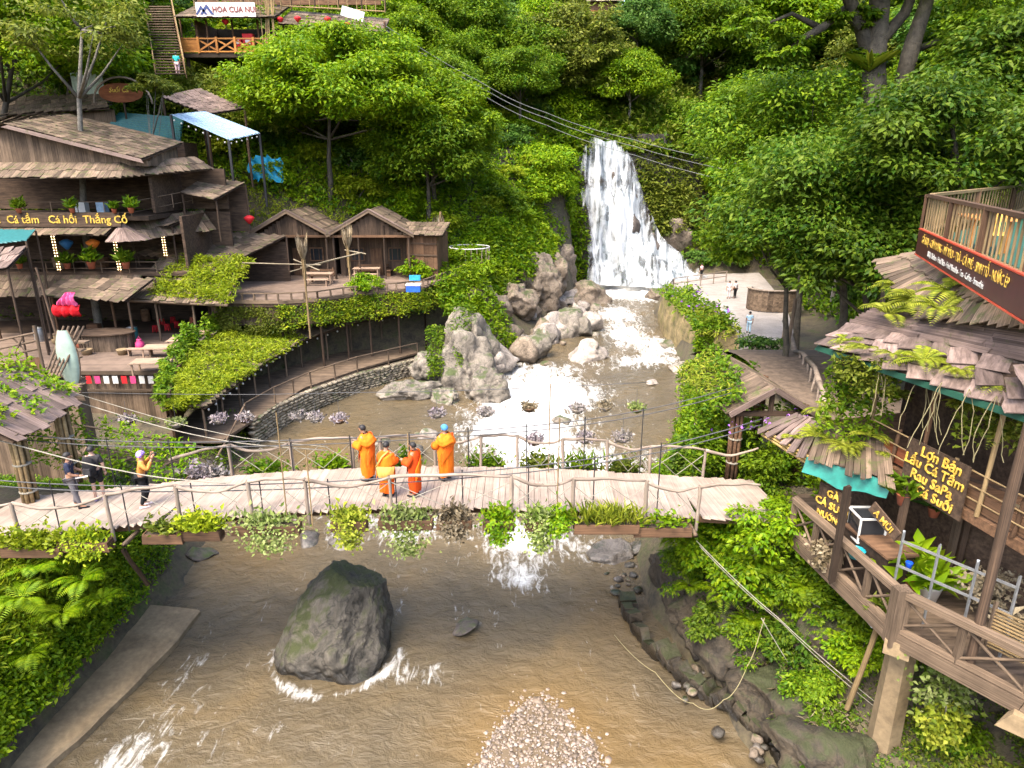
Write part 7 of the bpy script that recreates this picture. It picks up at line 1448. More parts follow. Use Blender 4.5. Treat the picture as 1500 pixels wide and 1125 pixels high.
FL = [(1395, 432, 6.4, 12, 1.3, 'bright yellow green fern highest on the roof step'), (1345, 445, 6.0, 12, 1.4, 'long arching fern in the middle of the roof step'), (1300, 462, 5.7, 10, 1.2, 'fern at the left end of the roof step'), (1375, 455, 6.2, 10, 1.0, 'small fern low in the roof step'), (1415, 420, 6.6, 8, .8, 'short fern nearest the long banner'),
      (1265, 512, 5.2, 10, .7, 'fern clump on the left eave of the grey roof'), (1352, 530, 5.3, 12, .8, 'fern hanging over the middle of the grey eave'), (1475, 560, 5.25, 12, .9, 'fern at the right end of the grey eave'), (1440, 545, 5.3, 8, .6, 'small pale fern on the grey shingles'), (1195, 640, 2.6, 10, .7, 'fern on the left of the stall canopy'), (1240, 655, 2.6, 12, .8, 'fern in the middle of the stall canopy'), (1222, 622, 2.9, 9, .6, 'fern behind the stall canopy planks'), (1275, 640, 2.9, 9, .7, 'fern at the right of the stall canopy'),
      (1205, 600, 2.6, 10, .9, 'yellow fern between gate roof and stall canopy'), (1260, 590, 3.0, 10, .9, 'fern clump left of the upper gallery'), (1310, 585, 3.4, 10, .8, 'fern dangling at the upper gallery corner'), (1480, 640, 4.0, 12, .8, 'hanging fern right of the upper gallery'), (1420, 600, 4.4, 10, .8, 'pale fern hanging under the grey eave'), (1320, 425, 6.0, 10, 1.1, 'fern at the upper left of the roof step'), (1240, 500, 5.1, 9, .6, 'fern at the far left eave corner'), (1310, 520, 5.25, 9, .6, 'fern between the left and middle eave ferns'), (1405, 545, 5.25, 11, .8, 'fern right of the middle eave fern'), (1490, 520, 5.6, 9, .7, 'fern on the shingles at the right edge'), (1455, 600, 4.6, 11, .9, 'spiky fern hanging below the right eave'), (1160, 640, 2.4, 9, .5, 'fern over the yellow bamboo edge'), (1290, 665, 2.5, 9, .6, 'fern above the teal tarp end')]
for i, f_ in enumerate(FL): fern_px(*f_, 900+i*7)
for i, (px, py, z, L_, lb) in enumerate(((985, 790, -1.6, .9, 'at the bridge abutment'), (1030, 820, -1.8, 1.0, 'below the bridge end'), (1075, 800, -1.2, 1.1, 'under the gate vines'), (1120, 830, -1.4, 1.0, 'left of the balustrade'), (1060, 870, -2.4, 1.0, 'above the dark bank rock'), (1140, 880, -2.2, .9, 'under the rope crossing'), (1180, 860, -1.6, .9, 'below the balustrade start'), (1010, 860, -2.8, .8, 'over the first bank rock'), (1215, 920, -2.2, .8, 'below the balustrade middle'), (1255, 955, -2.4, .7, 'beside the bamboo strut'), (1100, 910, -3.0, .8, 'low above the ledge'))):
    fern_px(px, py, z, 13, L_, 'green fern on the right bank, '+lb, 1100+i*5, L_BRIGHT)
for i, (px, py, z, L_, lb) in enumerate(((60, 830, -.6, 1.1, 'left end'), (120, 850, -.9, 1.0, 'under the first planter'), (30, 880, -1.2, 1.2, 'at the frame edge'), (90, 900, -1.8, 1.0, 'in the middle'), (150, 880, -2.0, .8, 'by the timber prop'), (40, 960, -2.6, 1.0, 'low at the left'))):
    fern_px(px, py, z, 13, L_, 'fern on the lower left bank, '+lb, 1200+i*5, L_BRIGHT)
for i, (px, py) in enumerate(((1365, 545), (1380, 560), (1350, 540), (1460, 580), (1420, 570), (1285, 525))):
    q_ = atz(px, py, 5.15); mb = MB(); g = random.Random(i); n_ = 3
    t = thing('trailing_roots', 'thin trailing roots hanging from the grey eave, '+['left of centre', 'centre pair', 'left strand', 'right group', 'right of centre', 'far left pair', 'far left', 'right edge'][i], 'roots', q_, 'roots hanging from the eave')
    for k in range(n_):
        x = 0; ps = [q_+Vector((0, 0, 0))]
        vx = g.uniform(-.07, .07)
        for s in range(9): vx = vx*.8+g.uniform(-.035, .035); ps.append(ps[-1]+Vector((vx, g.uniform(-.05, .03), -.15)))
        mb = MB(); mb.tube(ps, .008, 4); build('strand', mb, M_ROOT, t)
greens('roof_vines', 'tangled vines hanging under the grey eave of the stilt house', [(atz(1225, 560, 4.3), atz(1330, 590, 4.2), atz(1330, 548, 4.95), atz(1225, 522, 4.95)), (atz(1400, 640, 3.9), atz(1500, 660, 3.9), atz(1500, 590, 4.9), atz(1400, 565, 4.9))], L_OLIVE, 700, .15, .35, 77)
greens('roof_vines', 'leafy tangle between the gate and the upper gallery', [(atz(1195, 640, 2.7), atz(1300, 640, 2.9), atz(1310, 560, 4.2), atz(1215, 545, 4.0))], L_MID, 1300, .15, .5, 78)
# upper deck with banner
r0 = aty(1361, 286, 19.5); r1 = aty(1525, 322, 11.4); r2 = aty(1530, 258, 30); zf = r0.z-1.05
t = thing('roof_terrace', 'upper terrace with bamboo baluster rail above the long menu banner', 'terrace', (r0.x, r0.y, zf)); T2 = t
r1 = Vector((r1.x, r1.y, r0.z)); r2 = Vector((r2.x, r2.y, r0.z))
slab(t, 'floor', [(r0.x+.5, r0.y-.2), (r1.x+.5, r1.y), (r1.x+9, r1.y), (r2.x+5, r2.y), (r2.x, r2.y)], zf, .25, M_GREENP)
for a, b_, n_ in ((r0, r1, 30), (r0, r2, 40)):
    bar('top_rail', t, M_BROWN if a is r0 and b_ is r1 else M_BAMBOO, a, b_, .16, .08, 'straight'); bar('bottom_rail', t, M_BAMBOO, a-Vector((0, 0, .92)), b_-Vector((0, 0, .92)), .08, .08, 'straight')
    for k in range(n_): q_ = a.lerp(b_, (k+.5)/n_); bar('baluster', t, M_BAMBOO, q_-Vector((0, 0, 1.0)), q_, .05, None, 'log')
    for k in range(4): q_ = a.lerp(b_, k/3); bar('post', t, M_BROWN, q_-Vector((0, 0, 1.1)), q_+Vector((0, 0, .02)), .14, None, 'straight')
for q_ in (Vector((r0.x+.4, r0.y, 0)), Vector((r1.x+.6, r1.y, 0)), Vector((r0.x+5, r0.y+4, 0))): bar('support_post', t, M_DARKWOOD, (q_.x, q_.y, -.5), (q_.x, q_.y, zf-.1), .2, None, 'log')
bd = (r1-r0).normalized(); bn = Vector((bd.y, -bd.x, 0)); bn = -bn if bn.x > 0 else bn
b0 = r0+bn*.14+bd*.4-Vector((0, 0, 1.2)); b1 = r1+bn*.14+bd*1.2-Vector((0, 0, 1.2))
t = thing('menu_banner', 'long dark maroon menu banner with yellow and white lines on the upper terrace', 'banner', (b0+b1)/2); mb = MB(); mb.beam(b0, b1, .05, .62); build('panel', mb, plain('maroon_vinyl', (.05, .008, .012), .4), t)
for dz in (.34, -.34): bar('frame', t, plain('red_frame', (.45, .06, .03), .5) if dz > 0 else bpy.data.materials['red_frame'], b0+Vector((0, 0, dz)), b1+Vector((0, 0, dz)), .06, .035, 'straight')
mid = (b0+b1)/2+bn*.04; lettering(t, 'GÀ BBQ - CƠM RANG - MỲ XÀO - TRÀ - CÀ PHÊ - SINH TỐ - NƯỚC ÉP', mid+Vector((0, 0, .11))-bd*.4, .27, bd, (0, 0, 1), M_GOLD, .003, sx=.86, bold=.0); lettering(t, 'BBQ Chicken - Fried Rice - Fried Noodles - Tea - Coffee - Smoothie', mid+Vector((0, 0, -.15))-bd*.6, .19, bd, (0, 0, 1), M_WHITE, .003, sx=.95, bold=.0)
q_ = atz(1490, 292, zf+.76); q_ = aty(1482, 283, 15.5); table(q_.x, 16.2, zf, 1.6, .9, .72, M_ORANGE, 'orange table on the upper terrace', 1.2); 
def chair(x, y, z, rz, m, label):
    t = thing('slat_chair', label, 'chair', (x, y, z), None, rz)
    def pc(n, c, s, rot=None): o = bpy.data.objects.new(n, unit_mesh('straight', 1, m)); COL.objects.link(o); o.parent = t; o.matrix_local = Matrix.Translation(c) @ (rot or Matrix.Identity(4)) @ Matrix.Diagonal((*s, 1))
    RY_ = Matrix.Rotation(R(90), 4, 'Y')
    for sx in (-.2, .2):
        pc('leg', (sx, -.2, .22), (.44, .05, .05), RY_); pc('leg', (sx, .2, .48), (.96, .05, .05), RY_)
    pc('seat', (0, 0, .45), (.46, .46, .04)); pc('top_rail', (0, .2, .94), (.46, .05, .06))
    for k in range(5): pc('back_slat', (-.14+k*.07, .2, .7), (.44, .035, .025), RY_)
chair(aty(1466, 290, 15.2).x, 15.2, zf, 2.6, wood('yellow_varnished_wood', (.45, .26, .05), (.7, .45, .12)), 'yellow slatted chair at the orange table on the upper terrace')
# signs on the stall
def board(label, c, w, h, xd, m, name='sign_board', th=.04):
    t = thing(name, label, 'sign', c); xd = Vector(xd).normalized(); mb = MB(); mb.beam(Vector(c)-xd*w/2, Vector(c)+xd*w/2, th, h); build('panel', mb, m, t); n = Vector((xd.y, -xd.x, 0)); 
    if n.dot(-Vector(c)) < 0: n = -n
    return t, n
xd = Vector((.35, -.94, 0)); sc_ = up0.lerp(up1, .45)+Vector((-.12, 0, .38)); t, n_ = board('dark wooden sign with yellow hand painted menu words on the upper gallery', sc_, 1.75, 1.25, (up1-up0), M_DARKWOOD)
ux = (up1-up0).normalized()
for k, s in enumerate(('Lợn Bản', 'Lẩu Cá Tầm', 'Rau SaPa', 'Cá Suối')): lettering(t, s, sc_+n_*.05+Vector((0, 0, .45-.30*k))+ux*(.15 if k in (0, 3) else 0), .33, ux, (0, 0, 1), M_GOLD, shear=.1)
p0 = deck0.lerp(deck1, .28)+Vector((.25, 0, 1.35)); dx = (deck1-deck0).normalized(); t, n_ = board('brown stall sign with yellow block letters at the left of the stall', p0, .95, 1.0, dx+Vector((.25, 0, 0)), M_DARKWOOD); ux = (dx+Vector((.25, 0, 0))).normalized()
for k, (s, z) in enumerate((('GÀ', .32), ('CÁ SUỐI', .02), ('NƯỚNG', -.3))): lettering(t, s, p0+n_*.05+Vector((0, 0, z)), .27 if k < 2 else .22, ux, (0, 0, 1), M_GOLD)
p0 = deck0.lerp(deck1, .62)+Vector((.55, 0, 1.75)); t, n_ = board('small tilted dark sign with yellow letters beside the glass cabinet', p0, .9, .3, dx+Vector((.2, 0, -.5)), M_DARKWOOD); lettering(t, 'A MÙI', p0+n_*.05, .22, dx+Vector((.2, 0, -.5)), (0, 0, 1), M_GOLD)
# glass food cabinet
q_ = deck0.lerp(deck1, .45)+Vector((.65, 0, .95)); t = thing('food_cabinet', 'white framed glass food cabinet on the stall counter', 'cabinet', q_); w = .62
mb = MB(); mb.box((q_.x, q_.y, q_.z+w/2), (w-.03, w-.03, w-.03)); build('glass', mb, M_GLASS, t)
for sx in (-1, 1):
    for sy in (-1, 1): bar('frame_post', t, M_WHITE, (q_.x+sx*w/2, q_.y+sy*w/2, q_.z), (q_.x+sx*w/2, q_.y+sy*w/2, q_.z+w), .04, None, 'straight')
    for z in (0, w): bar('frame_bar', t, M_WHITE, (q_.x-w/2, q_.y+sx*w/2, q_.z+z), (q_.x+w/2, q_.y+sx*w/2, q_.z+z), .04, None, 'straight'); bar('frame_bar', t, M_WHITE, (q_.x+sx*w/2, q_.y-w/2, q_.z+z), (q_.x+sx*w/2, q_.y+w/2, q_.z+z), .04, None, 'straight')
t = thing('stall_counter', 'dark stall counter under the glass food cabinet', 'counter', (q_.x, q_.y, -.2)); mb = MB(); mb.beam((q_.x-.2, q_.y+1.2, .36), (q_.x+.25, q_.y-1.2, .36), .7, 1.12); build('body', mb, M_DARKWOOD, t); mb = MB(); mb.beam((q_.x-.2, q_.y+1.25, .93), (q_.x+.25, q_.y-1.25, .93), .8, .05); build('top', mb, M_BROWN, t)
# metal shelf, louvre panels, plants
t = thing('metal_rack', 'grey metal bar rack across the stall front', 'rack', deck1+Vector((.5, 0, 0))); a = deck1.lerp(deck0, .15)+Vector((.35, .1, 0)); b_ = deck2.lerp(deck1, .25)+Vector((.5, .5, 0))
for z in (1.15, 1.75): bar('bar', t, M_METAL, a+Vector((0, 0, z)), b_+Vector((0, 0, z)), .045, None, 'straight')
for k in range(4): q_ = a.lerp(b_, k/3); bar('upright', t, M_METAL, q_, q_+Vector((0, 0, 2.0)), .04, None, 'straight')
for i in range(2):
    a = deck2.lerp(deck1, .35-.5*i)+Vector((.35, .35, .35)) if i == 0 else deck2.lerp(deck3, .28)+Vector((.4, .3, .25)); b_ = a+(deck2-deck1).normalized()*.95; t = thing('louvre_panel', ['upright louvred panel behind the leafy potted plants', 'louvred panel at the right edge above the white pot'][i], 'panel', a)
    for k in range(12): bar('slat', t, M_BAMBOO, a+Vector((0, 0, .06+.075*k)), b_+Vector((0, 0, .06+.075*k)), .05, .025, 'straight')
    for q_ in (a, b_): bar('stile', t, M_WOOD, q_-Vector((0, 0, .05)), q_+Vector((0, 0, 1.05)), .06, None, 'straight')
for i, (px, py, z, s, lm, lb) in enumerate(((1335, 850, .2, 1.5, L_BRIGHT, 'big leaved potted plant left on the deck corner'), (1362, 862, .2, 1.4, L_BRIGHT, 'big leaved potted plant right on the deck corner'), (1325, 722, 2.1, .9, L_MID, 'dangling plant under the gallery sign'), (1370, 740, 1.6, .8, L_BLUE, 'grey leaved plant behind the metal rack'), (1490, 930, .3, .9, L_DRY, 'withered plant in a white pot at the right edge'))):
    q_ = atz(px, py, z); pot_plant(q_.x, q_.y, z-.3, s, lm, lb, None, 950+i, M_WHITE if i in (1, 4) else None, 60 if i < 2 else 90, asp=.42 if i < 2 else .3, up=.5)
q_ = atz(1490, 800, 1.6); pot_plant(q_.x, q_.y, q_.z, 1.1, L_DRY, 'terracotta pot with dry plant hanging at the right edge', None, 961, None, 70)
q_ = atz(1330, 835, .75); t = thing('cup', 'bright blue plastic cup on the balustrade corner', 'cup', q_); mb = MB(); mb.lathe(q_, [(.05, 0), (.075, .18), (.08, .2), (.06, .19)], 10); build('body', mb, plain('bright_blue_plastic', (.01, .08, .6), .35), t, True)
q_ = atz(1255, 800, .8); t = thing('basin', 'teal plastic basin on the stall floor behind the balustrade', 'basin', q_-Vector((0, 0, .3))); mb = MB(); mb.lathe(q_-Vector((0, 0, .3)), [(.12, 0), (.2, .2), (.22, .21), (.19, .19)], 12); build('body', mb, plain('teal_plastic', (.01, .26, .34), .4), t, True)
q_ = atz(1293, 900, -.35); t = thing('wire_basket', 'hanging wire planter with purple lining at the deck corner', 'basket', q_-Vector((0, 0, .25)))
for k in range(4): mb = MB(); mb.tube([(q_.x+.3*math.cos(a), q_.y+.3*math.sin(a), q_.z-.25+.13*k) for a in [j*math.pi/4+.4 for j in range(9)]], .014, 4, False); build('hoop', mb, M_METAL, t)
mb = MB(); mb.lathe(q_-Vector((0, 0, .22)), [(.1, 0), (.22, .06), (.24, .2), (.18, .18)], 10); build('liner', mb, plain('purple_liner', (.13, .07, .25), .8), t); lv = Leaves(); lv.add(tuft(70, q_, (.14, .14), .3, 5, .35, .6)); link('foliage', lv.mesh('foliage', t.location), L_OLIVE, t)
# hanging grey green bushes under the deck, dry tuft on the rail
for i, (px, py, z, dr_, w, lm, lb) in enumerate(((1400, 960, -.5, 1.5, .5, L_PALE, 'grey green bush hanging below the deck beam'), (1385, 1040, -1.7, .9, .3, L_FERN, 'yellowish lower end of the bush hanging below the deck'), (1215, 800, .3, .6, .22, L_DRY, 'dry brown tuft clinging to the balustrade'), (1455, 840, .9, .9, .3, L_DRY, 'dry vine tangle over the louvred panel'))):
    q_ = atz(px, py, z); t = thing('hanging_bush', lb, 'plant', q_); lv = Leaves(); lv.add(trail(650, q_, w, dr_, .13, 970+i)); link('foliage', lv.mesh('foliage', t.location), lm, t); mb = MB(); mb.tube([q_+Vector((0, 0, .1)), q_+Vector((.05, 0, -dr_*.5)), q_+Vector((0, .05, -dr_*.9))], .015, 5); build('stem', mb, M_BARKL, t)
for i, (px, py, z, s, lm, lb) in enumerate(((1040, 800, -1.4, .75, 'bright', 'bright leafy shrub under the right end of the bridge'), (1110, 790, -.6, .8, 'bright', 'glossy green shrub left of the stall balustrade'), (1150, 760, -.3, .7, 'bright', 'light green shrub by the stall foot'), (1080, 840, -1.9, .8, 'bright', 'drooping shrub on the right bank above the damp earth'), (1000, 830, -2.6, .6, 'mid', 'small shrub at the bridge abutment'), (1150, 850, -1.8, .7, 'mid', 'shrub below the balustrade middle'), (1260, 950, -2.2, .55, 'bright', 'small bright plant left of the concrete pillar'), (1040, 650, .3, .7, 'dark', 'dark shrub at the right gate post'), (1010, 690, -.4, .6, 'dark', 'dark shrub behind the right end of the back rail'), (1120, 700, -.2, .8, 'mid', 'vine covered shrub between gate and stall'), (1095, 930, -3.2, .5, 'mid', 'low shrub above the ledge stones'), (1160, 945, -2.9, .55, 'dark', 'dark shrub under the rope crossing'), (1200, 1000, -3.2, .5, 'mid', 'shrub left of the strut foot'), (1040, 905, -3.2, .45, 'dark', 'dark shrub on the second bank rock'), (1225, 880, -1.6, .6, 'mid', 'shrub hanging below the balustrade corner'), (1400, 1090, -3.4, .6, 'mid', 'shrub at the bottom edge right of the pillar'), (1160, 1060, -4.0, .4, 'dark', 'small dark shrub at the lowest bank rock'))):
    q_ = atz(px, py, z); place(PS[lm][i % len(PS[lm])], q_.x, q_.y, z-.4, s, i*1.1, lb, 'shrub')
gq = lambda a, b_, c_, d_: (aty(*a), aty(*b_), aty(*c_), aty(*d_))
greens('undergrowth', 'olive green growth draped over the rock right of the waterfall', [gq((948, 300, 78.6), (1030, 320, 80), (1060, 205, 83), (925, 205, 80.2)), gq((965, 345, 78), (1010, 330, 79), (1010, 280, 80), (950, 280, 78.8))], L_OLIVE, 3200, .5, .9, 71)
greens('undergrowth', 'bright creepers hanging over the brown cliff of the left bank', [((-3.6, 53, -.6), (-.2, 56.6, -1.2), (-1.4, 60, 2.6), (-5, 55, 2.4)), ((-.4, 57.5, -.4), (2.6, 62, -.2), (1.0, 64.5, 3.4), (-2, 59, 3.0)), ((2.4, 62, .2), (4.2, 67, .8), (2.6, 69, 4.6), (.6, 64, 3.6)), ((4.0, 67.5, 1.2), (5.6, 73, 2), (4, 74, 6.4), (2.4, 69, 5))], L_BRIGHT, 2200, .36, .9, 76)
greens('undergrowth', 'bright hanging growth left of the waterfall edge', [gq((820, 420, 75), (862, 415, 76), (850, 205, 79.6), (800, 215, 78))], L_BRIGHT, 2600, .45, .8, 72)
greens('undergrowth', 'mid green growth over the dark ledge above the waterfall', [gq((835, 208, 79.8), (1000, 222, 80.5), (1010, 165, 84), (830, 150, 84))], L_MID, 2600, .5, .7, 73)
bankq = [((x-.9, y-.7, z+.3), (x+.7, y-.9, z+.3), (x+.9, y+.8, z+sz*.9), (x-.3, y+.8, z+sz*.9)) for x, y, z, sz in ((6.5, 18.4, -3.9, 1.7), (7.1, 16.6, -4.1, 1.5), (7.6, 14.8, -4.2, 1.3), (7.6, 13.0, -4.5, 1.1), (8.8, 15.8, -3.0, 1.4))]
greens('bank_plants', 'dark trailing weeds over the mossy rocks of the right bank', bankq, L_DARK, 1500, .12, .4, 74); greens('bank_plants', 'withered brown stems over the mossy rocks of the right bank', bankq, L_DRY, 420, .22, .3, 75, asp=.12)
# ---- wires
def wire(label, pts, r=.014, m=None, sag=.2):
    mb = MB(); ps = []; Q = [Vector(p) for p in pts]; Q = [Q[0]*2-Q[1]]+Q+[Q[-1]*2-Q[-2]]
    for i in range(1, len(Q)-2):
        p0, p1, p2, p3 = Q[i-1:i+3]
        for k in range(12):
            u = k/12; ps.append(.5*((2*p1)+(p2-p0)*u+(2*p0-5*p1+4*p2-p3)*u*u+(3*p1-p0-3*p2+p3)*u**3)+Vector((0, 0, -sag*4*u*(1-u))))
    ps.append(Vector(pts[-1])); mb.tube(ps, r, 5); solo('cable', mb, m or M_WIRE, label, 'cable', smooth=True)
wire('upper pale rope from the bridge end down to the concrete pillar', [atz(1020, 792, -.5), atz(1140, 905, -1.6), atz(1297, 1040, -3.2)], .012, M_ROPE, .05); wire('lower pale rope beside the one to the concrete pillar', [atz(1025, 800, -.6), atz(1145, 912, -1.8), atz(1295, 1046, -3.3)], .010, M_ROPE, .08)
wire('slack pale hose looping over the right waterline', [atz(900, 930, -5.1), atz(960, 985, -4.8), atz(1015, 1030, -4.6), atz(1060, 1025, -4.2), atz(1095, 975, -3.4), atz(1120, 905, -2.2)], .011, M_ROOT, .12); wire('thin cord hanging on the right bank earth', [atz(1115, 905, -1.9), atz(1180, 1010, -3.8), atz(1215, 1060, -3.9)], .012, M_ROPE, .03)
for i, (y0, dz) in enumerate(((0, 0), (6, 0), (14, 0))): wire(['highest', 'middle', 'lowest'][i]+' power line crossing above the waterfall', [aty(560, 35+y0, 62), aty(700, 118+y0*1.2, 66), aty(800, 165+y0*1.3, 68), aty(930, 205+y0*1.6, 70), aty(1080, 240+y0*2, 72)], .03, M_WIREL, .1)
wire('upper cable over the left gate to the restaurant', [aty(100, 585, 21), aty(300, 640, 19.5), aty(480, 660, 18.9)], .016, M_ROPE, .02); wire('lower cable over the left gate to the restaurant', [aty(90, 570, 21.5), aty(310, 632, 20), aty(480, 655, 19.2)], .012, M_ROPE, .02)
wire('front rope stay at the left end of the bridge', [aty(-20, 640, 17.5), aty(180, 690, 16.8), aty(330, 708, 16)], .018, M_ROPE, .02)
wire('overhead cable carrying the flower baskets', [aty(120, 575, 23.5), aty(500, 575, 23.5), aty(950, 560, 23.5)], .012, M_WIRE, .05)

# ================================================================== PEOPLE
SKIN = plain('skin', (.30, .155, .095), .6, vary=.08); HAIR = plain('black_hair', (.012, .010, .010), .6, vary=.2)
def grow_skin(verts, edges, rad, root=0, sub=1):
    me = bpy.data.meshes.new('figure'); me.from_pydata(verts, edges, []); o = bpy.data.objects.new('figure', me); COL.objects.link(o)
    o.modifiers.new('s', 'SKIN'); sm = o.modifiers.new('d', 'SUBSURF'); sm.levels = sub; sm.render_levels = sub
    lay = me.skin_vertices[0] if me.skin_vertices else None
    if lay is None:
        bm = bmesh.new(); bm.from_mesh(me); bm.verts.layers.skin.verify(); bm.to_mesh(me); bm.free(); lay = me.skin_vertices[0]
    for i, r_ in enumerate(rad):
        lay.data[i].radius = r_ if hasattr(r_, '__len__') else (r_, r_); lay.data[i].use_root = (i == root)
    dg = bpy.context.evaluated_depsgraph_get(); dg.update(); m2 = bpy.data.meshes.new_from_object(o.evaluated_get(dg)); bpy.data.objects.remove(o)
    V = [tuple(v.co) for v in m2.vertices]; F = [tuple(p.vertices) for p in m2.polygons]; bpy.data.meshes.remove(m2); return V, F
def person(label, loc, rz, h=1.65, lean=0.0, larm=None, rarm=None, lleg=(0, 0), rleg=(0, 0), top=None, bottom=None, robe=None, hair=HAIR, shorts=False, cap=None, scarf=None, skin=None, head=(0, 0), stoop=0.0, sleeve='short', shoes=None, wide=1.0, shawl=False):
    """local frame: x right, y forward; arms: (elbow, wrist) offsets from the shoulder; legs: (knee forward, ankle forward)"""
    s = h/1.65; t = thing('person', label, 'person', loc, None, rz)
    P = lambda x, y, z: (x*s, (y+stoop*max(0, z-.85))*s, z*s)
    larm = larm or ((-.06, .0, -.27), (-.05, .08, -.50)); rarm = rarm or ((.06, .0, -.27), (.05, .08, -.50))
    sh = {-1: (-.175, 0, 1.33), 1: (.175, 0, 1.33)}
    v = [P(0, 0, .90), P(0, 0, 1.08), P(0, .01, 1.27), P(0, .015, 1.385), P(0, .02, 1.44), P(head[0]*.02, .03+head[1]*.03, 1.52), P(head[0]*.03, .03+head[1]*.04, 1.605)]
    e = [(0, 1), (1, 2), (2, 3), (3, 4), (4, 5), (5, 6)]; r_ = [(.145*s, .11*s), (.13*s, .10*s), (.15*s, .105*s), (.07*s, .065*s), (.055*s, .055*s), (.082*s, .098*s), (.062*s, .072*s)]
    arms = {}; legs = {}
    for sd, A in ((-1, larm), (1, rarm)):
        S0 = sh[sd]; i = len(v); v += [P(*S0), P(*[a+b for a, b in zip(S0, A[0])]), P(*[a+b for a, b in zip(S0, A[1])])]; e += [(2, i), (i, i+1), (i+1, i+2)]; r_ += [.062*s, .046*s, .032*s]; arms[sd] = i
    for sd, L_ in ((-1, lleg), (1, rleg)):
        i = len(v); v += [P(sd*.09, 0, .86), P(sd*.095, L_[0], .47), P(sd*.10, L_[1], .085), P(sd*.115, L_[1]+.15, .035)]; e += [(0, i), (i, i+1), (i+1, i+2), (i+2, i+3)]; r_ += [(.085*s, .085*s), .058*s, .04*s, (.042*s, .03*s)]; legs[sd] = i
    V, F = grow_skin(v, e, r_); mb = MB(); mb.add(V, F)
    # nose, ears
    hx, hy, hz_ = v[5]; mb.tube([(hx, hy+.085*s, hz_+.02*s), (hx, hy+.115*s, hz_-.015*s)], [.008*s, .016*s], 5)
    for sd in (-1, 1): mb.lathe((hx+sd*.083*s, hy, hz_-.02*s), [(.004, -.02*s), (.016*s, 0), (.004, .025*s)], 6)
    # hands: palm and five bent fingers
    for sd in (-1, 1):
        i = arms[sd]; w = Vector(v[i+2]); d = (w-Vector(v[i+1])).normalized(); sx = d.orthogonal().normalized(); n = d.cross(sx)
        mb.tube([w, w+d*.05*s, w+d*.085*s], [.028*s, .037*s, .03*s], 6)
        for k in range(4): b = w+d*.08*s+sx*(k-1.5)*.019*s; l = (.055, .07, .065, .05)[k]*s; mb.tube([b, b+d*l*.55+n*.008*s, b+d*l+n*.026*s], [.009*s, .0085*s, .007*s], 5)
        b = w+d*.03*s-sx*.03*s; mb.tube([b, b-sx*.02*s+d*.03*s, b-sx*.02*s+d*.06*s+n*.015*s], [.011*s, .0095*s, .008*s], 5)
    build('body', mb, skin or SKIN, t, True, local=True)
    # hair / cap / scarf
    def dome(rx, ry, rz2, z0, m, name, back=.0, cut=-.2):
        mb = MB(); rows = []
        for a in range(9):
            th = a/8*math.pi*.62; rows.append([(hx+rx*s*math.sin(th)*math.cos(b), hy-back*s+ry*s*math.sin(th)*math.sin(b)-(.02*s if math.sin(b) > .3 and th > 1.4 else 0), hz_+.03*s+rz2*s*math.cos(th)+(.05*s if math.sin(b) > .3 and th > 1.5 else 0)) for b in [k*6.2832/14 for k in range(15)]])
        mb.sheet(rows); build(name, mb, m, t, True, local=True)
    if cap: dome(.098, .115, .105, 0, cap, 'cap', .005)
    elif scarf: dome(.115, .125, .125, 0, scarf, 'headscarf', .02)
    else: dome(.093, .108, .10, 0, hair, 'hair', .014)
    mb = MB()
    for sd in (-1, 1): mb.lathe((hx+sd*.032*s, hy+.093*s, hz_+.012*s), [(.002, -.006), (.009*s, 0), (.002, .006)], 6)
    build('eyes', mb, HAIR, t, local=True)
    if robe:
        mb = MB(); rows = []; prof = [(.16, .175, .15), (.24, .185, .16), (.45, .195, .17), (.70, .205, .175), (.90, .215, .175), (1.05, .205, .165), (1.20, .215, .155), (1.30, .215, .135), (1.37, .14, .10), (1.41, .075, .075)]
        for z, a, b in prof:
            row = []
            for k in range(33):
                g = k*6.2832/32; w_ = (1-z/1.5); f = (1+.10*math.sin(g*5+z*4+h*9)*w_+.06*math.sin(g*11-z*7)*w_+.05*math.sin(z*9+g*2)*(z < 1.25))*(1.0 if z < 1.25 else 1.0)*wide; x, y, zz = P(a*math.cos(g)*f, b*math.sin(g)*f, z+.02*math.sin(g*3)*(z < .2)); row.append((x, y, zz))
            rows.append(row)
        mb.sheet(rows)
        build('robe', mb, robe, t, True, local=True)
        mb = MB()
        for sd, A in ((-1, larm), (1, rarm)):
            i = arms[sd]; a, b, c = Vector(v[i]), Vector(v[i+1]), Vector(v[i+2]); ps = [a+Vector((-sd*.03*s, 0, .02*s)), a.lerp(b, .5), b, b.lerp(c, .35 if sd > 0 else .8)]; mb.tube(ps, [.055*s, .085*s, .105*s, .13*s], 12)
        build('sleeve', mb, robe, t, True, local=True)
        # draped sash over the left shoulder
        mb = MB(); rows = []
        for k in range(15):
            q = k/14; g = -2.6+q*4.6; z = .86+.52*math.sin(math.pi*q)**.8; rad_ = .225-.03*math.sin(math.pi*q); x = rad_*1.1*wide*math.cos(g); y = rad_*.92*wide*math.sin(g); rows.append([P(x*(1+.02*j), y*(1+.02*j), z-.085*j) for j in range(5)])
        mb.sheet(rows, .012); build('sash', mb, OR2 if robe is not OR2 else OR1, t, True, local=True)
    if shawl:
        mb = MB(); rows = []
        for k in range(12):
            q = k/11; rows.append([P((.06+.21*math.sin(math.pi*q*.9+.25)*(1+.10*math.sin(k*2.3)))*math.cos(g), (.05+.20*math.sin(math.pi*q*.9+.25)*(1+.12*math.sin(k*1.7+g)))*math.sin(g)-.05, 1.40-.42*q+.04*math.sin(g*3)) for g in [j*6.2832/20 for j in range(21)]])
        mb.sheet(rows); build('folded_shawl', mb, robe, t, True, local=True)
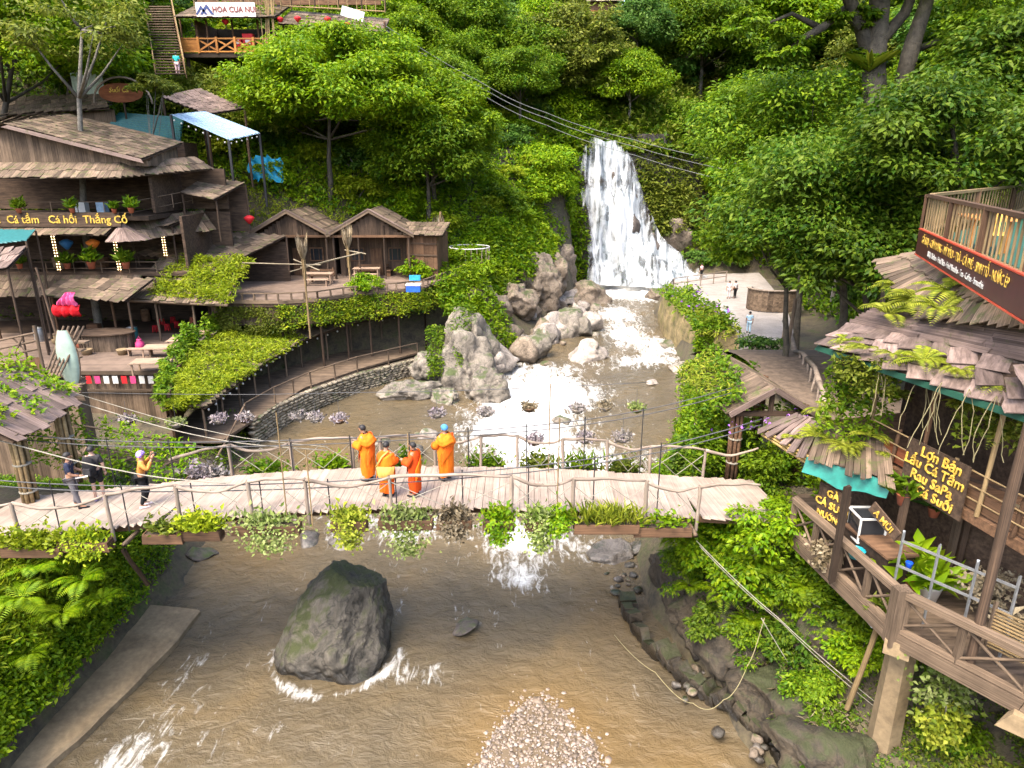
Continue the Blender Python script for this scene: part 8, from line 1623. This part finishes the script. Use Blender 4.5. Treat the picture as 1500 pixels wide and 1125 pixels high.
    if top:
        idx = [0, 1, 2, 3]; vv = [v[k] for k in idx]; ee = [(0, 1), (1, 2), (2, 3)]; rr = [tuple(q*1.14 for q in r_[k]) for k in idx]; rr[3] = tuple(q*.95 for q in r_[3])
        for sd in (-1, 1):
            i = arms[sd]; a, b, c = Vector(v[i]), Vector(v[i+1]), Vector(v[i+2]); k = len(vv); vv += [tuple(a), tuple(b if sleeve == 'long' else a.lerp(b, .8))]; ee += [(2, k), (k, k+1)]; rr += [.075*s, .064*s]
            if sleeve == 'long': vv.append(tuple(b.lerp(c, .8))); ee.append((k+1, k+2)); rr.append(.05*s)
        V, F = grow_skin(vv, ee, rr); mb = MB(); mb.add(V, F); build('shirt', mb, top, t, True, local=True)
    if bottom:
        vv = [v[0]]; ee = []; rr = [tuple(q*1.12 for q in r_[0])]
        for sd in (-1, 1):
            i = legs[sd]; k = len(vv); a, b, c = Vector(v[i]), Vector(v[i+1]), Vector(v[i+2]); vv += [tuple(a), tuple(a.lerp(b, .85) if shorts else b)]; ee += [(0, k), (k, k+1)]; rr += [.104*s, .088*s if shorts else .074*s]
            if not shorts: vv.append(tuple(b.lerp(c, .95))); ee.append((k+1, k+2)); rr.append(.056*s)
        V, F = grow_skin(vv, ee, rr); mb = MB(); mb.add(V, F); build('shorts' if shorts else 'trousers', mb, bottom, t, True, local=True)
    for sd in (-1, 1):
        i = legs[sd]; a = Vector(v[i+2]); b = Vector(v[i+3]); mb = MB(); mb.tube([a+Vector((0, -.06*s, -.05*s)), a+Vector((0, 0, -.04*s)), a.lerp(b, .6)+Vector((0, 0, -.02*s)), b+Vector((0, .06*s, -.005*s))], [.035*s, .05*s, .046*s, .025*s], 8); build('shoe', mb, shoes or M_BLACKM, t, True, local=True)
    return t
def on_deck(px, py):
    p = atz(px, py, .4)
    for _ in range(4): p = atz(px, py, bz(p.x))
    return p
OR1 = cloth('saffron_cloth', (.62, .10, .006)); OR2 = cloth('orange_cloth', (.64, .145, .008)); OR3 = cloth('deep_orange_cloth', (.54, .058, .006))
bent = lambda sd: ((sd*.07, .05, -.25), (sd*-.02, .26, -.20)); hold = lambda sd: ((sd*.06, .06, -.26), (sd*.0, .25, -.33))
p_ = person('monk in bulky orange robe looking down, leftmost of the four', on_deck(541, 703), R(70), 1.68, robe=OR2, larm=bent(-1), rarm=hold(1), stoop=.10, head=(0, 1), wide=1.12, shawl=True)
p_ = person('monk with a yellow shoulder bag holding a phone, seen from behind', on_deck(568, 727), R(-20), 1.58, robe=OR1, larm=bent(-1), rarm=bent(1), head=(0, 1), stoop=.05, wide=1.15)
b_ = on_deck(568, 727); t = thing('shoulder_bag', 'pale yellow cloth bag on the back of the second monk', 'bag', (b_.x+.02, b_.y-.22, b_.z+.62)); mb = MB(); rows = []
for i in range(7):
    a = i/6; rows.append([(b_.x+.02+(-.25+.5*j/8)*(1-.25*a), b_.y-.20-.09*math.sin(math.pi*j/8)*math.sin(math.pi*(.15+.8*a)), b_.z+.98-.36*a-.05*math.sin(math.pi*j/8)*a) for j in range(9)])
mb.sheet(rows); build('body', mb, cloth('pale_yellow_cloth', (.55, .33, .08)), t, True); mb = MB(); mb.tube([(b_.x-.22, b_.y-.2, b_.z+.97), (b_.x-.05, b_.y-.19, b_.z+1.25), (b_.x+.10, b_.y-.08, b_.z+1.36)], .025, 6); build('strap', mb, bpy.data.materials['pale_yellow_cloth'], t, True)
person('slim monk in deep orange robe standing with a pole, third from left', on_deck(609, 726), R(75), 1.58, robe=OR3, larm=bent(-1), rarm=hold(1))
person('monk with a blue cap standing at the right of the group', on_deck(654, 703), R(40), 1.70, robe=OR2, larm=hold(-1), rarm=hold(1), cap=cloth('blue_knit', (.06, .20, .42)), wide=1.1, shawl=True)
b_ = on_deck(600, 723); mb = MB(); mb.tube([(b_.x, b_.y, b_.z), (b_.x+.02, b_.y+.03, b_.z+1.75)], .016, 6); solo('walking_staff', mb, M_BAMBOO, 'thin walking staff held beside the third monk', 'staff')
navy = cloth('navy_cotton', (.02, .025, .05)); charcoal = cloth('charcoal_cotton', (.035, .033, .035)); grey = cloth('grey_denim', (.13, .12, .13)); black = cloth('black_cotton', (.012, .012, .014))
person('visitor in dark shirt and grey trousers holding a leaflet at the left gate', on_deck(113, 744), R(-70), 1.68, top=navy, bottom=grey, rarm=hold(1), larm=hold(-1), hair=HAIR, shoes=black, lleg=(.03, -.05), rleg=(.05, .12))
b_ = on_deck(113, 744); mb = MB(); mb.box((b_.x+.33, b_.y-.02, b_.z+.98), (.30, .22, .012), .4); solo('leaflet', mb, M_WHITE, 'white leaflet held by the visitor at the left gate', 'paper')
person('visitor in dark tee and black shorts with a backpack beside the leaflet reader', on_deck(147, 733), R(15), 1.66, top=charcoal, bottom=black, shorts=True, shoes=cloth('violet_sneaker', (.30, .24, .45)), skin=plain('fair_skin', (.44, .27, .2), .6, vary=.08), rleg=(.05, .05))
b_ = on_deck(147, 733); t = thing('backpack', 'dark backpack worn by the visitor in shorts', 'backpack', (b_.x, b_.y-.22, b_.z+.85)); mb = MB(); mb.lathe((0, 0, 0), [(.06, 0), (.17, .05), (.185, .28), (.15, .48), (.05, .54)], 14); mb.v = [(b_.x+v[0]*1.0, b_.y-.20+v[1]*.62, b_.z+.86+v[2]) for v in mb.v]; build('pack', mb, black, t, True); mb = MB(); mb.box((b_.x, b_.y-.33, b_.z+1.02), (.2, .06, .2)); build('pocket', mb, charcoal, t)
up = lambda sd: ((sd*.10, .14, -.16), (sd*-.04, .26, .10))
m_s, nt, b = new_mat('purple_white_scarf'); ge = N(nt, 'ShaderNodeNewGeometry'); nn_ = noise(nt, ge.outputs['Position'], 22, 2, .5); nt.links.new(ramp(nt, nn_, [(.42, (.16, .02, .42)), (.5, (.62, .55, .75)), (.6, (.05, .02, .2))]), b.inputs['Base Color'])
person('photographer in orange brown top with purple headscarf raising both arms', on_deck(214, 742), R(-60), 1.62, top=cloth('ochre_cotton', (.46, .19, .045)), bottom=black, larm=up(-1), rarm=up(1), scarf=m_s, sleeve='long', stoop=.12, lleg=(.12, -.02), rleg=(.02, -.1), shoes=cloth('pale_sneaker', (.6, .5, .5)))
b_ = on_deck(214, 742); mb = MB(); mb.box((b_.x+.34, b_.y+.2, b_.z+1.46), (.05, .14, .09), -.5); solo('phone', mb, M_BLACKM, 'small black camera held up by the photographer', 'camera')
# distant visitors on the plaza and the stairs
def far_p(px, py, z, label, rz, **kw): q_ = atz(px, py, z); return person(label, q_, rz, **kw)
wht = cloth('white_cotton', (.48, .46, .46)); lblue = cloth('pale_blue_cotton', (.38, .55, .68)); pinkc = cloth('pale_pink_cotton', (.62, .42, .44))
far_p(1067, 437, -2.5, 'distant visitor in white dress on the plaza, left of the dark trousered one', R(160), h=1.6, top=wht, bottom=wht); far_p(1076, 437, -2.5, 'distant visitor in white shirt and dark trousers on the plaza', R(30), h=1.62, top=wht, bottom=black)
far_p(1096, 488, -2.5, 'distant visitor in pale blue crossing the plaza', R(-20), h=1.6, top=lblue, bottom=lblue, lleg=(.1, .12), rleg=(-.02, -.12)); far_p(1100, 442, -2.5, 'distant visitor in white sitting height by the timber stand', R(90), h=1.35, top=wht, bottom=pinkc)
far_p(1063, 478, -2.5, 'distant visitor half hidden behind the planter shrubs', R(0), h=1.55, top=lblue, bottom=black); far_p(1027, 408, -2.5, 'tiny visitor by the railing near the waterfall', R(40), h=1.6, top=pinkc, bottom=black)
q_ = aty(261, 108, 55.2); person('person in turquoise on the hillside stairs', (q_.x, 55.2, q_.z-.15), R(10), 1.6, top=cloth('turquoise_cotton', (.03, .42, .42)), bottom=pinkc)
flush_over()
